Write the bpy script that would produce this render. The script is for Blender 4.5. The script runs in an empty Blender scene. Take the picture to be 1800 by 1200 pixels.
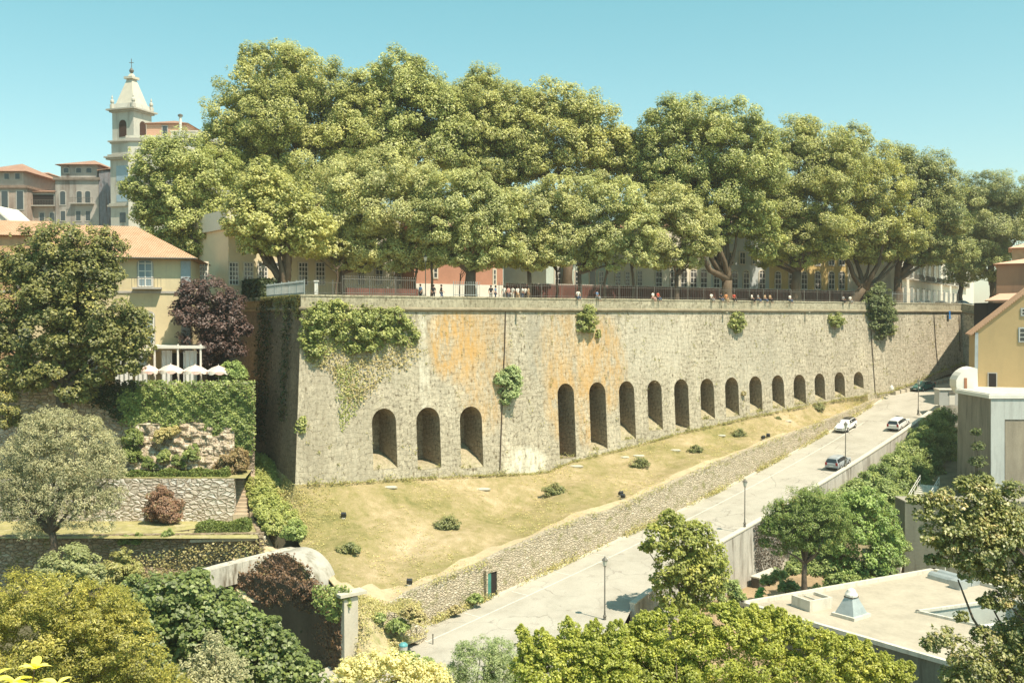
import bpy, bmesh, math, random
import numpy as np
from mathutils import Vector, Matrix
R = math.radians
random.seed(7); RNG = np.random.default_rng(7)
SC = bpy.context.scene
COL = SC.collection
# ---------------------------------------------------------------- camera
PITCH = math.atan(46/1750)
cam_d = bpy.data.cameras.new("camera"); cam = bpy.data.objects.new("camera", cam_d); COL.objects.link(cam)
cam_d.sensor_width = 36; cam_d.lens = 35.0; cam_d.clip_start = 0.3; cam_d.clip_end = 6000
cam.location = (0, 0, 0); cam.rotation_euler = (math.pi/2 - PITCH, 0, 0)
SC.camera = cam
# ---------------------------------------------------------------- light
SUN_EL, SUN_AZ = R(60), math.atan2(.72, -.69)
tosun = Vector((math.sin(SUN_AZ)*math.cos(SUN_EL), math.cos(SUN_AZ)*math.cos(SUN_EL), math.sin(SUN_EL)))
sd = bpy.data.lights.new("sun", 'SUN'); sd.energy = 4.8; sd.angle = R(0.53); sd.color = (1.0, .875, .70)
so = bpy.data.objects.new("sun", sd); COL.objects.link(so); so.location = (60, -60, 120)
so.rotation_euler = (-tosun).to_track_quat('-Z', 'Y').to_euler()
W = bpy.data.worlds.new("World"); SC.world = W; W.use_nodes = True
wn = W.node_tree; bg = wn.nodes["Background"]
sky = wn.nodes.new("ShaderNodeTexSky"); sky.sky_type = 'NISHITA'; sky.sun_disc = False
sky.sun_elevation = SUN_EL; sky.sun_rotation = SUN_AZ; sky.air_density = 1.0; sky.dust_density = 0.6; sky.ozone_density = 0.7
tint = wn.nodes.new("ShaderNodeMix"); tint.data_type = 'RGBA'; tint.blend_type = 'MULTIPLY'
tint.inputs[0].default_value = 1
_tc = wn.nodes.new("ShaderNodeTexCoord"); _sp = wn.nodes.new("ShaderNodeSeparateXYZ"); _rp = wn.nodes.new("ShaderNodeValToRGB")
wn.links.new(_tc.outputs["Generated"], _sp.inputs[0]); wn.links.new(_sp.outputs[2], _rp.inputs[0])
_rp.color_ramp.elements[0].position = 0.0; _rp.color_ramp.elements[0].color = (.86, .82, .72, 1)
_rp.color_ramp.elements[1].position = .34; _rp.color_ramp.elements[1].color = (.60, 1.03, .75, 1)
wn.links.new(_rp.outputs[0], tint.inputs[7])
wn.links.new(sky.outputs[0], tint.inputs[6]); wn.links.new(tint.outputs[2], bg.inputs[0])
bg.inputs[1].default_value = 0.138
SC.view_settings.view_transform = 'Standard'; SC.view_settings.look = 'None'
SC.view_settings.exposure = 0.7; SC.view_settings.gamma = 1
SC.cycles.max_bounces = 7; SC.cycles.diffuse_bounces = 5; SC.cycles.transmission_bounces = 3
SC.cycles.transparent_max_bounces = 4; SC.cycles.use_denoising = True
SC.cycles.caustics_reflective = False; SC.cycles.caustics_refractive = False
# ---------------------------------------------------------------- measuring helpers
def ray(px, py):
    x = (px-900)/1750; y = -(py-600)/1750
    c, s = math.cos(PITCH), math.sin(PITCH)
    return Vector((x, c + y*s, -s + y*c))
def P(px, py, Y):                        # point seen at a photo pixel, at distance Y
    d = ray(px, py); return d*(Y/d.y)
def onz(px, py, z):                      # point seen at a photo pixel, at height z
    d = ray(px, py); return d*(z/d.z)
# ---------------------------------------------------------------- mesh helpers
class MB:
    def __init__(s): s.v = []; s.f = []; s.m = []
    def add(s, vs, fs, mi=0):
        o = len(s.v); s.v += [tuple(v) for v in vs]
        for f in fs: s.f.append(tuple(i+o for i in f)); s.m.append(mi)
        return s
    def quad(s, a, b, c, d, mi=0): return s.add([a, b, c, d], [(0, 1, 2, 3)], mi)
    def poly(s, pts, mi=0): return s.add(pts, [tuple(range(len(pts)))], mi)
    def box(s, c, sz, M=None, mi=0, taper=1.0):
        x, y, z = sz[0]/2, sz[1]/2, sz[2]/2; t = taper
        vs = [Vector(p) for p in ((-x,-y,-z),(x,-y,-z),(x,y,-z),(-x,y,-z),(-x*t,-y*t,z),(x*t,-y*t,z),(x*t,y*t,z),(-x*t,y*t,z))]
        c = Vector(c)
        if M is not None: vs = [M @ v for v in vs]
        return s.add([v + c for v in vs], [(0,3,2,1),(4,5,6,7),(0,1,5,4),(1,2,6,5),(2,3,7,6),(3,0,4,7)], mi)
    def tube(s, pts, rads, n=8, mi=0, cap=True):
        pts = [Vector(p) for p in pts]; o = len(s.v); k = len(pts)
        if not hasattr(rads, '__len__'): rads = [rads]*k
        up = Vector((.13, .21, .97))
        for i, p in enumerate(pts):
            d = (pts[min(i+1, k-1)] - pts[max(i-1, 0)]).normalized()
            a = d.cross(up)
            if a.length < .05: a = d.cross(Vector((1, 0, 0)))
            a.normalize(); b = d.cross(a).normalized()
            for j in range(n):
                t = 2*math.pi*j/n; s.v.append(tuple(p + (a*math.cos(t) + b*math.sin(t))*rads[i]))
        for i in range(k-1):
            for j in range(n):
                j2 = (j+1) % n
                s.f.append((o+i*n+j, o+i*n+j2, o+(i+1)*n+j2, o+(i+1)*n+j)); s.m.append(mi)
        if cap:
            s.f.append(tuple(o+j for j in range(n))[::-1]); s.m.append(mi)
            s.f.append(tuple(o+(k-1)*n+j for j in range(n))); s.m.append(mi)
        return s
    def lathe(s, c, prof, n=12, mi=0):
        c = Vector(c); return s.tube([c + Vector((0, 0, z)) for r, z in prof], [r for r, z in prof], n, mi)
    def prism(s, pts, off, mi=0):        # closed outline extruded by a vector
        n = len(pts); off = Vector(off); a = [Vector(p) for p in pts]; b = [p+off for p in a]
        fs = [tuple(range(n))[::-1], tuple(range(n, 2*n))] + [(i, (i+1) % n, n+(i+1) % n, n+i) for i in range(n)]
        return s.add(a+b, fs, mi)
    def build(s, name, mats, parent=None, smooth=False, fix=True):
        me = bpy.data.meshes.new(name); me.from_pydata(s.v, [], s.f)
        if not isinstance(mats, (list, tuple)): mats = [mats]
        for m in mats: me.materials.append(m)
        if len(mats) > 1: me.polygons.foreach_set('material_index', s.m)
        if fix:
            bm = bmesh.new(); bm.from_mesh(me); bmesh.ops.recalc_face_normals(bm, faces=bm.faces); bm.to_mesh(me); bm.free()
        uvmap(me)
        if smooth: me.polygons.foreach_set('use_smooth', [True]*len(me.polygons))
        me.update(); o = bpy.data.objects.new(name, me); COL.objects.link(o)
        if parent is not None:
            o.parent = parent
            o.matrix_parent_inverse = Matrix.Translation(-Vector(parent.location)) if parent.type == 'EMPTY' and not parent.get('local') else Matrix()
        return o
def uvmap(me):                           # metric box projection: u along the face, v up
    uv = me.uv_layers.new(name="UVMap").data
    co = me.vertices
    for p in me.polygons:
        n = p.normal
        if abs(n.z) > .75:
            for li, vi in zip(p.loop_indices, p.vertices): uv[li].uv = co[vi].co.xy
        else:
            t = Vector((-n.y, n.x, 0)).normalized()
            if t.x < 0: t = -t
            for li, vi in zip(p.loop_indices, p.vertices):
                c = co[vi].co; uv[li].uv = (c.dot(t), c.z)
def tag(o, label, cat, group=None):
    o["label"] = label; o["category"] = cat
    if group: o["group"] = group
    return o
def structure(o): o["kind"] = "structure"; return o
def empty(name, loc, label, cat, group=None, local=False, rz=0):
    o = bpy.data.objects.new(name, None); COL.objects.link(o); o.location = loc; o.rotation_euler = (0, 0, rz)
    if local: o['local'] = 1
    return tag(o, label, cat, group)
def copy_tree(o, parent=None):
    c = o.copy(); COL.objects.link(c); c.parent = parent
    for ch in [x for x in COL.objects if x.parent == o]: copy_tree(ch, c)
    return c
# ---------------------------------------------------------------- materials
class NT:
    def __init__(s, name):
        s.m = bpy.data.materials.new(name); s.m.use_nodes = True; s.t = s.m.node_tree; s.n = s.t.nodes
        s.b = s.n["Principled BSDF"]; s.b.inputs["Specular IOR Level"].default_value = .25
    def nd(s, typ, **kw):
        x = s.n.new("ShaderNode"+typ)
        for k, v in kw.items(): setattr(x, k, v)
        return x
    def put(s, sock, v):
        if v is None: return
        if isinstance(v, bpy.types.NodeSocket): s.t.links.new(v, sock)
        elif isinstance(v, (tuple, list)) and len(v) == 3 and len(sock.default_value) == 4: sock.default_value = (*v, 1)
        else: sock.default_value = v
    def pos(s): return s.nd("NewGeometry").outputs["Position"]
    def uv(s): return s.nd("TexCoord").outputs["UV"]
    def mapping(s, vec, scale=(1, 1, 1), loc=(0, 0, 0)):
        x = s.nd("Mapping"); s.put(x.inputs[0], vec); x.inputs[3].default_value = scale; x.inputs[1].default_value = loc; return x.outputs[0]
    def noise(s, vec, scale, detail=4, rough=.55, out="Fac", dist=0):
        x = s.nd("TexNoise"); s.put(x.inputs["Vector"], vec); x.inputs["Scale"].default_value = scale
        x.inputs["Detail"].default_value = detail; x.inputs["Roughness"].default_value = rough; x.inputs["Distortion"].default_value = dist
        return x.outputs[out]
    def ramp(s, fac, stops, interp='LINEAR'):
        x = s.nd("ValToRGB"); s.put(x.inputs[0], fac); cr = x.color_ramp; cr.interpolation = interp
        while len(cr.elements) < len(stops): cr.elements.new(.5)
        for e, (p, c) in zip(cr.elements, stops):
            e.position = p; e.color = (*c, 1) if isinstance(c, (tuple, list)) else (c, c, c, 1)
        return x.outputs[0]
    def mix(s, fac, a, b, mode='MIX'):
        x = s.nd("Mix", data_type='RGBA', blend_type=mode); s.put(x.inputs[0], fac); s.put(x.inputs[6], a); s.put(x.inputs[7], b); return x.outputs[2]
    def math(s, op, a, b=0.0, clamp=False):
        x = s.nd("Math", operation=op, use_clamp=clamp); s.put(x.inputs[0], a); s.put(x.inputs[1], b); return x.outputs[0]
    def bump(s, h, strength=.4, dist=.05):
        x = s.nd("Bump"); s.put(x.inputs["Height"], h); x.inputs["Strength"].default_value = strength; x.inputs["Distance"].default_value = dist
        s.t.links.new(x.outputs[0], s.b.inputs["Normal"])
    def done(s, col, rough=.85, metal=0):
        s.put(s.b.inputs["Base Color"], col); s.put(s.b.inputs["Roughness"], rough); s.b.inputs["Metallic"].default_value = metal
        return s.m
def plain(name, col, rough=.8, var=.25, scale=1.2, metal=0, bump=.15, streak=False, dirt=None):
    t = NT(name); p = t.pos()
    n1 = t.noise(t.mapping(p, (1, 1, .25)) if streak else p, scale, 5, .6); n2 = t.noise(p, scale*7, 4, .6)
    f = t.math('ADD', t.math('MULTIPLY', n1, .65), t.math('MULTIPLY', n2, .35))
    lo = tuple(c*(1-var) for c in col); hi = tuple(min(1, c*(1+var)) for c in col)
    c = t.ramp(f, [(.3, lo), (.5, col), (.7, hi)])
    if dirt: c = t.mix(t.ramp(t.noise(t.mapping(p, (1, 1, .12)), scale*2.2, 5, .65), [(.5, 0.0), (.68, 1.0)]), c, dirt)
    if bump: t.bump(n2, bump, .03)
    return t.done(c, rough, metal)
def ashlar(name, cols, mortar, bw=.9, bh=.45, warp=.12, msize=.03, patches=(), pock=.3, grime=.5, streaks=True, drip=None):
    """coursed masonry; patches = (u, v, ru, rv, colour, strength) of lichen or pale repair"""
    t = NT(name); uv = t.uv()
    wv = t.nd("VectorMath", operation='SUBTRACT'); t.put(wv.inputs[0], t.noise(uv, .9, 3, .6, "Color")); wv.inputs[1].default_value = (.5, .5, .5)
    ws = t.nd("VectorMath", operation='SCALE'); t.put(ws.inputs[0], wv.outputs[0]); ws.inputs["Scale"].default_value = warp*6
    wa0 = t.nd("VectorMath", operation='ADD'); t.put(wa0.inputs[0], uv); t.put(wa0.inputs[1], ws.outputs[0])
    lowf = t.nd("CombineXYZ"); t.put(lowf.inputs[1], t.math('MULTIPLY', t.noise(uv, .22, 2, .5), 2.2)); wa = t.nd("VectorMath", operation='ADD'); t.put(wa.inputs[0], wa0.outputs[0]); t.put(wa.inputs[1], lowf.outputs[0])
    b = t.nd("TexBrick"); t.put(b.inputs["Vector"], wa.outputs[0]); b.inputs["Scale"].default_value = 1
    b.inputs["Brick Width"].default_value = bw; b.inputs["Row Height"].default_value = bh; b.inputs["Mortar Size"].default_value = msize
    b.inputs["Mortar Smooth"].default_value = .4; b.inputs["Color1"].default_value = (*cols[0], 1); b.inputs["Color2"].default_value = (*cols[1], 1)
    b.inputs["Mortar"].default_value = (*mortar, 1); b.inputs["Bias"].default_value = 0; b.offset = .5; b.squash = 1
    vo = t.nd("TexVoronoi"); t.put(vo.inputs["Vector"], t.mapping(wa.outputs[0], (1/bw*.9, 1/bh*.9, 1))); vo.inputs["Scale"].default_value = 1
    sep = t.nd("SeparateColor"); t.put(sep.inputs[0], vo.outputs["Color"])
    c = t.mix(t.math('MULTIPLY', sep.outputs[0], .55), b.outputs["Color"], cols[2])
    joint = t.ramp(t.noise(uv, .55, 4, .6), [(.42, 0.0), (.62, 1.0)])      # mortar washed out in places, open in others
    c = t.mix(t.math('MULTIPLY', b.outputs["Fac"], t.math('ADD', t.math('MULTIPLY', joint, .32), .02)), c, mortar)
    # large weathering, streaked downwards
    g = t.ramp(t.noise(t.mapping(uv, (1, .22 if streaks else 1, 1)), .5, 6, .65), [(.36, 0.0), (.72, 1.0)])
    c = t.mix(t.math('MULTIPLY', g, grime), c, tuple(x*.58 for x in cols[0]))
    w = t.ramp(t.noise(t.mapping(uv, (1, .35, 1), (31, 7, 0)), .33, 6, .6), [(.5, 0.0), (.7, 1.0)])
    c = t.mix(t.math('MULTIPLY', w, .45), c, tuple(min(1, x*1.25) for x in cols[2]))
    pk = t.ramp(t.noise(t.mapping(uv, (1, .6, 1)), 2.6, 5, .75), [(.565, 0.0), (.64, 1.0)])
    c = t.mix(t.math('MULTIPLY', pk, pock), c, (.10, .075, .04))
    dv_ = t.nd("TexVoronoi"); t.put(dv_.inputs["Vector"], t.mapping(uv, (1.15, .62, 1), (3, 5, 0))); dv_.inputs["Scale"].default_value = 1; dv_.inputs["Randomness"].default_value = 1
    dsep = t.nd("SeparateColor"); t.put(dsep.inputs[0], dv_.outputs["Color"])
    dot = t.math('MULTIPLY', t.ramp(dv_.outputs["Distance"], [(.07, 1.0), (.2, 0.0)]), t.ramp(dsep.outputs[1], [(.3, 0.0), (.4, 1.0)]))
    c = t.mix(t.math('MULTIPLY', dot, pock), c, (.12, .09, .05))
    md = t.noise(t.mapping(uv, (1, .7, 1), (11, 0, 0)), 3.2, 5, .72)
    c = t.mix(.9, c, t.ramp(md, [(.32, .5), (.5, 1.0), (.68, 1.3)]), 'MULTIPLY')
    fine = t.noise(uv, 9, 5, .7)
    c = t.mix(.5, c, t.ramp(fine, [(.25, .55), (.5, 1.0), (.75, 1.35)]), 'MULTIPLY')
    if drip is not None:                      # dark runs of damp below the cordon and pale lime runs
        sz = t.nd("SeparateXYZ"); t.put(sz.inputs[0], uv)
        top = t.ramp(t.math('ADD', t.math('MULTIPLY', t.math('SUBTRACT', sz.outputs[1], drip), .16), 1.0), [(.0, 0.0), (.55, .35), (1.0, 1.0)])
        dn = t.ramp(t.noise(t.mapping(uv, (1, .06, 1), (5, 0, 0)), 1.3, 6, .7), [(.5, 0.0), (.62, 1.0)])
        c = t.mix(t.math('MULTIPLY', t.math('MULTIPLY', dn, top), .75), c, (.20, .175, .125))
        ln = t.ramp(t.noise(t.mapping(uv, (1, .05, 1), (55, 0, 0)), 1.0, 6, .7), [(.57, 0.0), (.66, 1.0)])
        c = t.mix(t.math('MULTIPLY', ln, .4), c, (.62, .58, .47))
    for (u, v, ru, rv, pc, st) in patches:
        sx = t.nd("SeparateXYZ"); t.put(sx.inputs[0], uv)
        du = t.math('POWER', t.math('ABSOLUTE', t.math('DIVIDE', t.math('SUBTRACT', sx.outputs[0], u), ru)), 2)
        dv = t.math('POWER', t.math('ABSOLUTE', t.math('DIVIDE', t.math('SUBTRACT', sx.outputs[1], v), rv)), 2)
        m = t.math('SUBTRACT', 1.0, t.math('ADD', du, dv), clamp=True)
        nz = t.noise(t.mapping(uv, (1, .28, 1), (u, 0, 0)), 1.5, 8, .8)
        mm = t.math('MULTIPLY', t.ramp(nz, [(.40, 0.0), (.6, 1.0)]), t.ramp(m, [(0.0, 0.0), (.6, 1.0)]))
        mm = t.math('MULTIPLY', t.math('MULTIPLY', mm, st), t.ramp(m, [(0, 0.0), (.2, 1.0)]))
        c = t.mix(mm, c, pc)
    h = t.math('SUBTRACT', t.math('MULTIPLY', fine, .5), t.math('ADD', t.math('MULTIPLY', b.outputs["Fac"], .6), t.math('MULTIPLY', pk, .5)))
    t.bump(h, .6, .08)
    return t.done(c, .92)
def rubble(name, cols, mortar, sx=.55, sy=.3, grime=.3, moss=None, edge=.09):
    t = NT(name); uv = t.uv()
    wv = t.nd("VectorMath", operation='SUBTRACT'); t.put(wv.inputs[0], t.noise(uv, 1.6, 3, .6, "Color")); wv.inputs[1].default_value = (.5, .5, .5)
    ws = t.nd("VectorMath", operation='SCALE'); t.put(ws.inputs[0], wv.outputs[0]); ws.inputs["Scale"].default_value = .35
    wa = t.nd("VectorMath", operation='ADD'); t.put(wa.inputs[0], uv); t.put(wa.inputs[1], ws.outputs[0])
    v = t.mapping(wa.outputs[0], (1/sx, 1/sy, 1))
    ve = t.nd("TexVoronoi", feature='DISTANCE_TO_EDGE'); t.put(ve.inputs["Vector"], v); ve.inputs["Scale"].default_value = 1; ve.inputs["Randomness"].default_value = .8
    vc = t.nd("TexVoronoi"); t.put(vc.inputs["Vector"], v); vc.inputs["Scale"].default_value = 1; vc.inputs["Randomness"].default_value = .8
    sep = t.nd("SeparateColor"); t.put(sep.inputs[0], vc.outputs["Color"])
    c = t.ramp(sep.outputs[0], [(0.0, cols[0]), (.5, cols[1]), (1.0, cols[2])])
    fine = t.noise(uv, 8, 5, .7)
    c = t.mix(.6, c, t.ramp(fine, [(.25, .6), (.5, 1.0), (.75, 1.3)]), 'MULTIPLY')
    c = t.mix(t.ramp(ve.outputs["Distance"], [(0.0, 1.0), (edge, 0.0)]), c, mortar)
    g = t.ramp(t.noise(t.mapping(uv, (1, .5, 1)), .7, 6, .65), [(.45, 0.0), (.7, 1.0)])
    c = t.mix(t.math('MULTIPLY', g, grime), c, tuple(x*.45 for x in cols[1]))
    if moss:
        mm = t.ramp(t.noise(uv, .9, 6, .7), [(.52, 0.0), (.64, 1.0)]); c = t.mix(t.math('MULTIPLY', mm, .8), c, moss)
    h = t.math('ADD', t.ramp(ve.outputs["Distance"], [(0, 0.0), (.25, 1.0)]), t.math('MULTIPLY', fine, .4))
    t.bump(h, .9, .12)
    return t.done(c, .95)
def leafmat(name, c1, c2, c3=None, trans=.3, sc=.35, spec=.35):
    """foliage: colour differs from leaf to leaf (island) and from bough to bough"""
    t = NT(name); p = t.pos()
    g = t.nd("NewGeometry").outputs["Random Per Island"]
    f = t.math('ADD', t.math('MULTIPLY', t.noise(p, sc, 3, .6), .7), t.math('MULTIPLY', g, .3))
    st = [(.3, c1), (.62, c2)] + ([(.72, c3)] if c3 else [])
    c = t.ramp(f, st)
    c = t.mix(.55, c, t.ramp(g, [(0.0, .75), (.6, 1.1), (1.0, 1.6)]), 'MULTIPLY')
    t.done(c, .5); t.b.inputs["Specular IOR Level"].default_value = spec
    tr = t.nd("BsdfTranslucent"); k_ = trans*2.6; t.put(tr.inputs[0], t.mix(1, c, (k_, k_, k_*.7), 'MULTIPLY'))
    mx = t.nd("AddShader")                # leaf lets part of the light through as well as reflecting it
    t.t.links.new(t.b.outputs[0], mx.inputs[0]); t.t.links.new(tr.outputs[0], mx.inputs[1])
    t.t.links.new(mx.outputs[0], t.n["Material Output"].inputs[0])
    return t.m
# ---------------------------------------------------------------- foliage
def leaves(centers, normals, size, rng, jitter=.9, aspect=.62):
    """one small folded leaf spray per centre -> (verts, quads)"""
    n = len(centers)
    nr = normals + rng.normal(0, jitter, (n, 3)); nr /= np.linalg.norm(nr, axis=1)[:, None] + 1e-9
    a = rng.normal(0, 1, (n, 3)); a -= (a*nr).sum(1)[:, None]*nr; a /= np.linalg.norm(a, axis=1)[:, None] + 1e-9
    b = np.cross(nr, a); s = (size*rng.uniform(.6, 1.35, n))[:, None]
    v = np.empty((n, 4, 3)); v[:, 0] = centers - a*s*.5; v[:, 2] = centers + a*s*.5
    m = centers + nr*s*.09
    v[:, 1] = m + b*s*.5*aspect; v[:, 3] = m - b*s*.5*aspect
    return v.reshape(-1, 3)
def mesh_quads(name, v, mat, parent=None):
    n = len(v)//4; me = bpy.data.meshes.new(name)
    me.vertices.add(n*4); me.vertices.foreach_set('co', v.astype(np.float32).ravel())
    me.loops.add(n*4); me.loops.foreach_set('vertex_index', np.arange(n*4, dtype=np.int32))
    me.polygons.add(n); me.polygons.foreach_set('loop_start', np.arange(0, n*4, 4, dtype=np.int32))
    me.polygons.foreach_set('loop_total', np.full(n, 4, dtype=np.int32))
    me.materials.append(mat); me.update(calc_edges=True)
    o = bpy.data.objects.new(name, me); COL.objects.link(o)
    if parent is not None:
        o.parent = parent; o.matrix_parent_inverse = Matrix() if parent.get('local') else Matrix.Translation(-Vector(parent.location))
    return o
def clump_pts(lobes, leaf, rng, cover=2.2, sub=.33, back=.5, camdir=True, droop=0.0, fill=.25):
    """lobes: list of (centre, (rx,ry,rz)).  Every lobe carries smaller sprays of leaves on its skin and a few inside."""
    C, N = [], []
    for c, r in lobes:
        c = np.array(c, float); r = np.array(r, float) if hasattr(r, '__len__') else np.array([r]*3, float)
        rm = r.mean(); area = 4*math.pi*rm*rm
        sr = rm*sub                              # radius of a spray
        ns = max(7, int(area/(math.pi*sr*sr)*1.15))
        d = rng.normal(0, 1, (ns, 3)); d /= np.linalg.norm(d, axis=1)[:, None]
        if camdir:                               # fewer sprays on the far side
            keep = (d[:, 1] < .35) | (rng.random(ns) < back); d = d[keep]; ns = len(d)
        d[:, 2] = np.where(d[:, 2] < -.55, d[:, 2]*.6, d[:, 2])
        sc = c + d*r*rng.uniform(.7, 1.15, (ns, 1))
        srr = sr*rng.uniform(.6, 1.35, ns)
        for k in range(ns):
            q = srr[k]; m = max(6, int(cover*4*math.pi*q*q*.62/(leaf*leaf*.31)*.5))
            e = rng.normal(0, 1, (m, 3)); e /= np.linalg.norm(e, axis=1)[:, None]
            # leaves mostly on the outward half of a spray
            e += d[k]*.35 + np.array([0, 0, .18]); 
            rad = q*rng.uniform(.45, 1.12, (m, 1))**.6
            pt = sc[k] + e*rad*np.array([1, 1, .8])
            pt[:, 2] -= droop*rng.random(m)*q
            C.append(pt); N.append(e*.45 + d[k]*.5 + SUNB)
        for k in range(int(ns*.3)):              # stray sprigs that break the outline
            e0 = rng.normal(0, 1, 3); e0[2] = abs(e0[2])*.9; e0 /= np.linalg.norm(e0); q = sr*rng.uniform(.25, .5); m = max(5, int(cover*4*math.pi*q*q*.62/(leaf*leaf*.31)*.4))
            e = rng.normal(0, 1, (m, 3)); e /= np.linalg.norm(e, axis=1)[:, None]
            C.append(c + e0*r*rng.uniform(1.08, 1.3) + e*q*rng.uniform(.3, 1.2, (m, 1))*np.array([.8, .8, 1.3])); N.append(e*.5 + e0*.3 + SUNB)
        m = int(area*fill/(leaf*leaf))           # sparse inner leaves so no hollow shows
        e = rng.normal(0, 1, (m, 3)); e /= np.linalg.norm(e, axis=1)[:, None]
        C.append(c + e*r*rng.uniform(.3, .8, (m, 1))); N.append(e)
    return np.concatenate(C), np.concatenate(N)
LEAFCOUNT = [0]
SUNB = np.array(tuple(tosun))*1.15    # leaves turn towards the light
def crown(name, lobes, leaf, mat, parent, rng, **kw):
    asp = kw.pop('aspect', .62); jit = kw.pop('jitter', .42)
    C, N = clump_pts(lobes, leaf, rng, **kw); LEAFCOUNT[0] += len(C)
    return mesh_quads(name, leaves(C, N, leaf, rng, jit, asp), mat, parent)
def bough(mb, a, b, r0, r1, rng, n=6, sag=.08, side=6):
    a = Vector(a); b = Vector(b); L = (b-a).length; pts = []
    off = Vector(rng.normal(0, 1, 3))*L*.05
    for i in range(n+1):
        t = i/n; p = a.lerp(b, t) + off*math.sin(t*math.pi) + Vector(rng.normal(0, 1, 3))*L*.012
        p.z += -math.sin(t*math.pi)*L*sag; pts.append(p)
    mb.tube(pts, [r0+(r1-r0)*(i/n)**.8 for i in range(n+1)], side)
    return pts
def px_lobes(spec, Y, rng, depth=.9, back=True, deep=False):
    """spec: (px,py,rpx[,dY]) seen outlines turned into real balls of foliage at their distance"""
    out = []
    for s in spec:
        px, py, r = s[:3]; dy = s[3] if len(s) > 3 else 0
        y = Y+dy; rr = r*y/1750
        out.append((P(px, py, y), (rr, rr*depth, rr*.92)))
    if back:
        pts = list(out); cy = Y
        if deep:
            for c, r in pts[1::2]: out.append(((c[0]+rng.normal(0, .3)*r[0], c[1]+r[1]*2.3, c[2]-.2*r[2]), (r[0]*.9, r[1]*.9, r[2]*.9)))
        for c, r in pts[::2]: out.append(((c[0]+rng.normal(0, .2)*r[0], c[1]+r[1]*1.3, c[2]-.1*r[2]), (r[0]*.8, r[1]*.8, r[2]*.8)))
    return out
def add_tips(lb, n, rng, f=.3):          # upright leading shoots on the upper side of a crown
    out = list(lb)
    for c, r in lb:
        for k in range(n):
            a = rng.uniform(0, 6.28); q = rng.uniform(.1, .85)*r[0]; h = r[2]*math.sqrt(max(.05, 1-(q/r[0])**2))
            out.append(((c[0]+q*math.cos(a), c[1]-abs(q*math.sin(a))*.7, c[2]+h*rng.uniform(.9, 1.15)), (r[0]*f*.55, r[0]*f*.55, r[0]*f*rng.uniform(1.1, 1.9))))
    return out
def tree(name, label, cat, base, spec, Y, leaf, lm, bark, group=None, tr=.45, fork=.35, limbs=6, seed=0, lean=(0, 0), kname='crown', **kw):
    rng = np.random.default_rng(1000+seed)
    base = Vector(base); root = empty(name, base, label, cat, group)
    lb = px_lobes(spec, Y, rng, deep=kw.pop('deep', False))
    lb0 = lb; tips = kw.pop('tips', 0)
    if tips: lb = add_tips(lb, tips, rng)
    crown(kname, lb, leaf, lm, root, rng, **kw); lb = lb0
    cc = Vector(np.mean([tuple(c) for c, r in lb0], axis=0)); top = max(c[2] for c, r in lb)
    fk = base + Vector((lean[0], lean[1], (cc.z-base.z)*fork))
    mb = MB(); k = [base - Vector((0, 0, .5)), base + Vector((0, 0, .25)), base.lerp(fk, .5)+Vector(rng.normal(0, tr*.25, 3))*Vector((1, 1, 0)), fk]
    mb.tube(k, [tr*1.5, tr*1.15, tr*.9, tr*.8], 10)
    idx = rng.permutation(len(lb))[:limbs]
    for j in idx:
        c = Vector(lb[j][0]); bough(mb, fk - Vector((0, 0, tr*.3)), fk.lerp(c, .95), tr*.55, tr*.1, rng, 6, -.04)
    mb.build('trunk', bark, root, smooth=True)
    return root
# ================================================================ the great retaining wall
WO = Vector((-20.1, 95.0, 0)); WU = Vector((.798, .603, 0)); WN = Vector((.603, -.798, 0)); BAT = .06
RD = Vector((-.45, .893, 0)); RN = Vector((-.893, -.45, 0)); WTOP = 2.0
def s_of(px, py, off=0.0):               # distance along the wall of the point seen at a pixel
    d = ray(px, py); o = WO + WN*off
    return (d.x*o.y - o.x*d.y)/(WU.x*d.y - WU.y*d.x)
def corner(z, out=0.0): return WO + (WN+RN)*(1.218*(max(0, .55-z)*BAT+out)) + Vector((0, 0, z))
def wp(s, z, out=0.0):                   # point on the leaning wall face
    if s <= 0: return corner(z, out)
    return WO + WU*s + WN*(max(0, .55-z)*BAT + out) + Vector((0, 0, z))
def wpx(px, py, out=0.0):                # wall-face point seen at a pixel (iterates the batter)
    o = out
    for _ in range(6):
        s = s_of(px, py, o); base = WO + WU*s + WN*o; d = ray(px, py); z = d.z*base.y/d.y; o = max(0, .55-z)*BAT + out
    return s, z
dark_stone = ashlar("shaded_return_stone", ((.22, .165, .115), (.17, .13, .09), (.25, .195, .14)), (.08, .06, .04), bw=.95, bh=.5, pock=.6)  # wall stone darkened in colour so the return reads as shaded
U0 = WO.dot(WU)
def patch(px, py, ru, rv, col, st): s_, z_ = wpx(px, py); return (s_+U0, z_, ru, rv, col, st)
OR = (.56, .33, .11)
stone = ashlar("wall_stone", ((.49, .435, .33), (.41, .365, .275), (.56, .50, .385)), (.20, .165, .11), bw=1.0, bh=.5, msize=.022,
    patches=(patch(800,605,4.2,4.6,OR,.95), patch(850,640,4.4,8.5,OR,.55), patch(1000,620,5.6,6,OR,.55), patch(1062,640,4.2,6.5,OR,.75), patch(985,700,2.8,5.5,OR,.6), patch(1030,720,1.8,5.5,OR,.65),
             patch(745,640,.7,7,(.68,.64,.52),.9), patch(925,815,3.4,2.2,(.72,.68,.56),1.3), patch(940,600,1.5,5,(.34,.32,.26),.7),
             patch(610,780,6,7,(.36,.32,.24),.8), patch(540,700,3,9,(.30,.26,.19),.7), patch(700,620,5,4,(.36,.33,.24),.6), patch(1330,640,9,5,(.40,.38,.31),.5), patch(1150,600,8,5,(.60,.56,.45),.5)), pock=.8, grime=.55, drip=.4)
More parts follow.
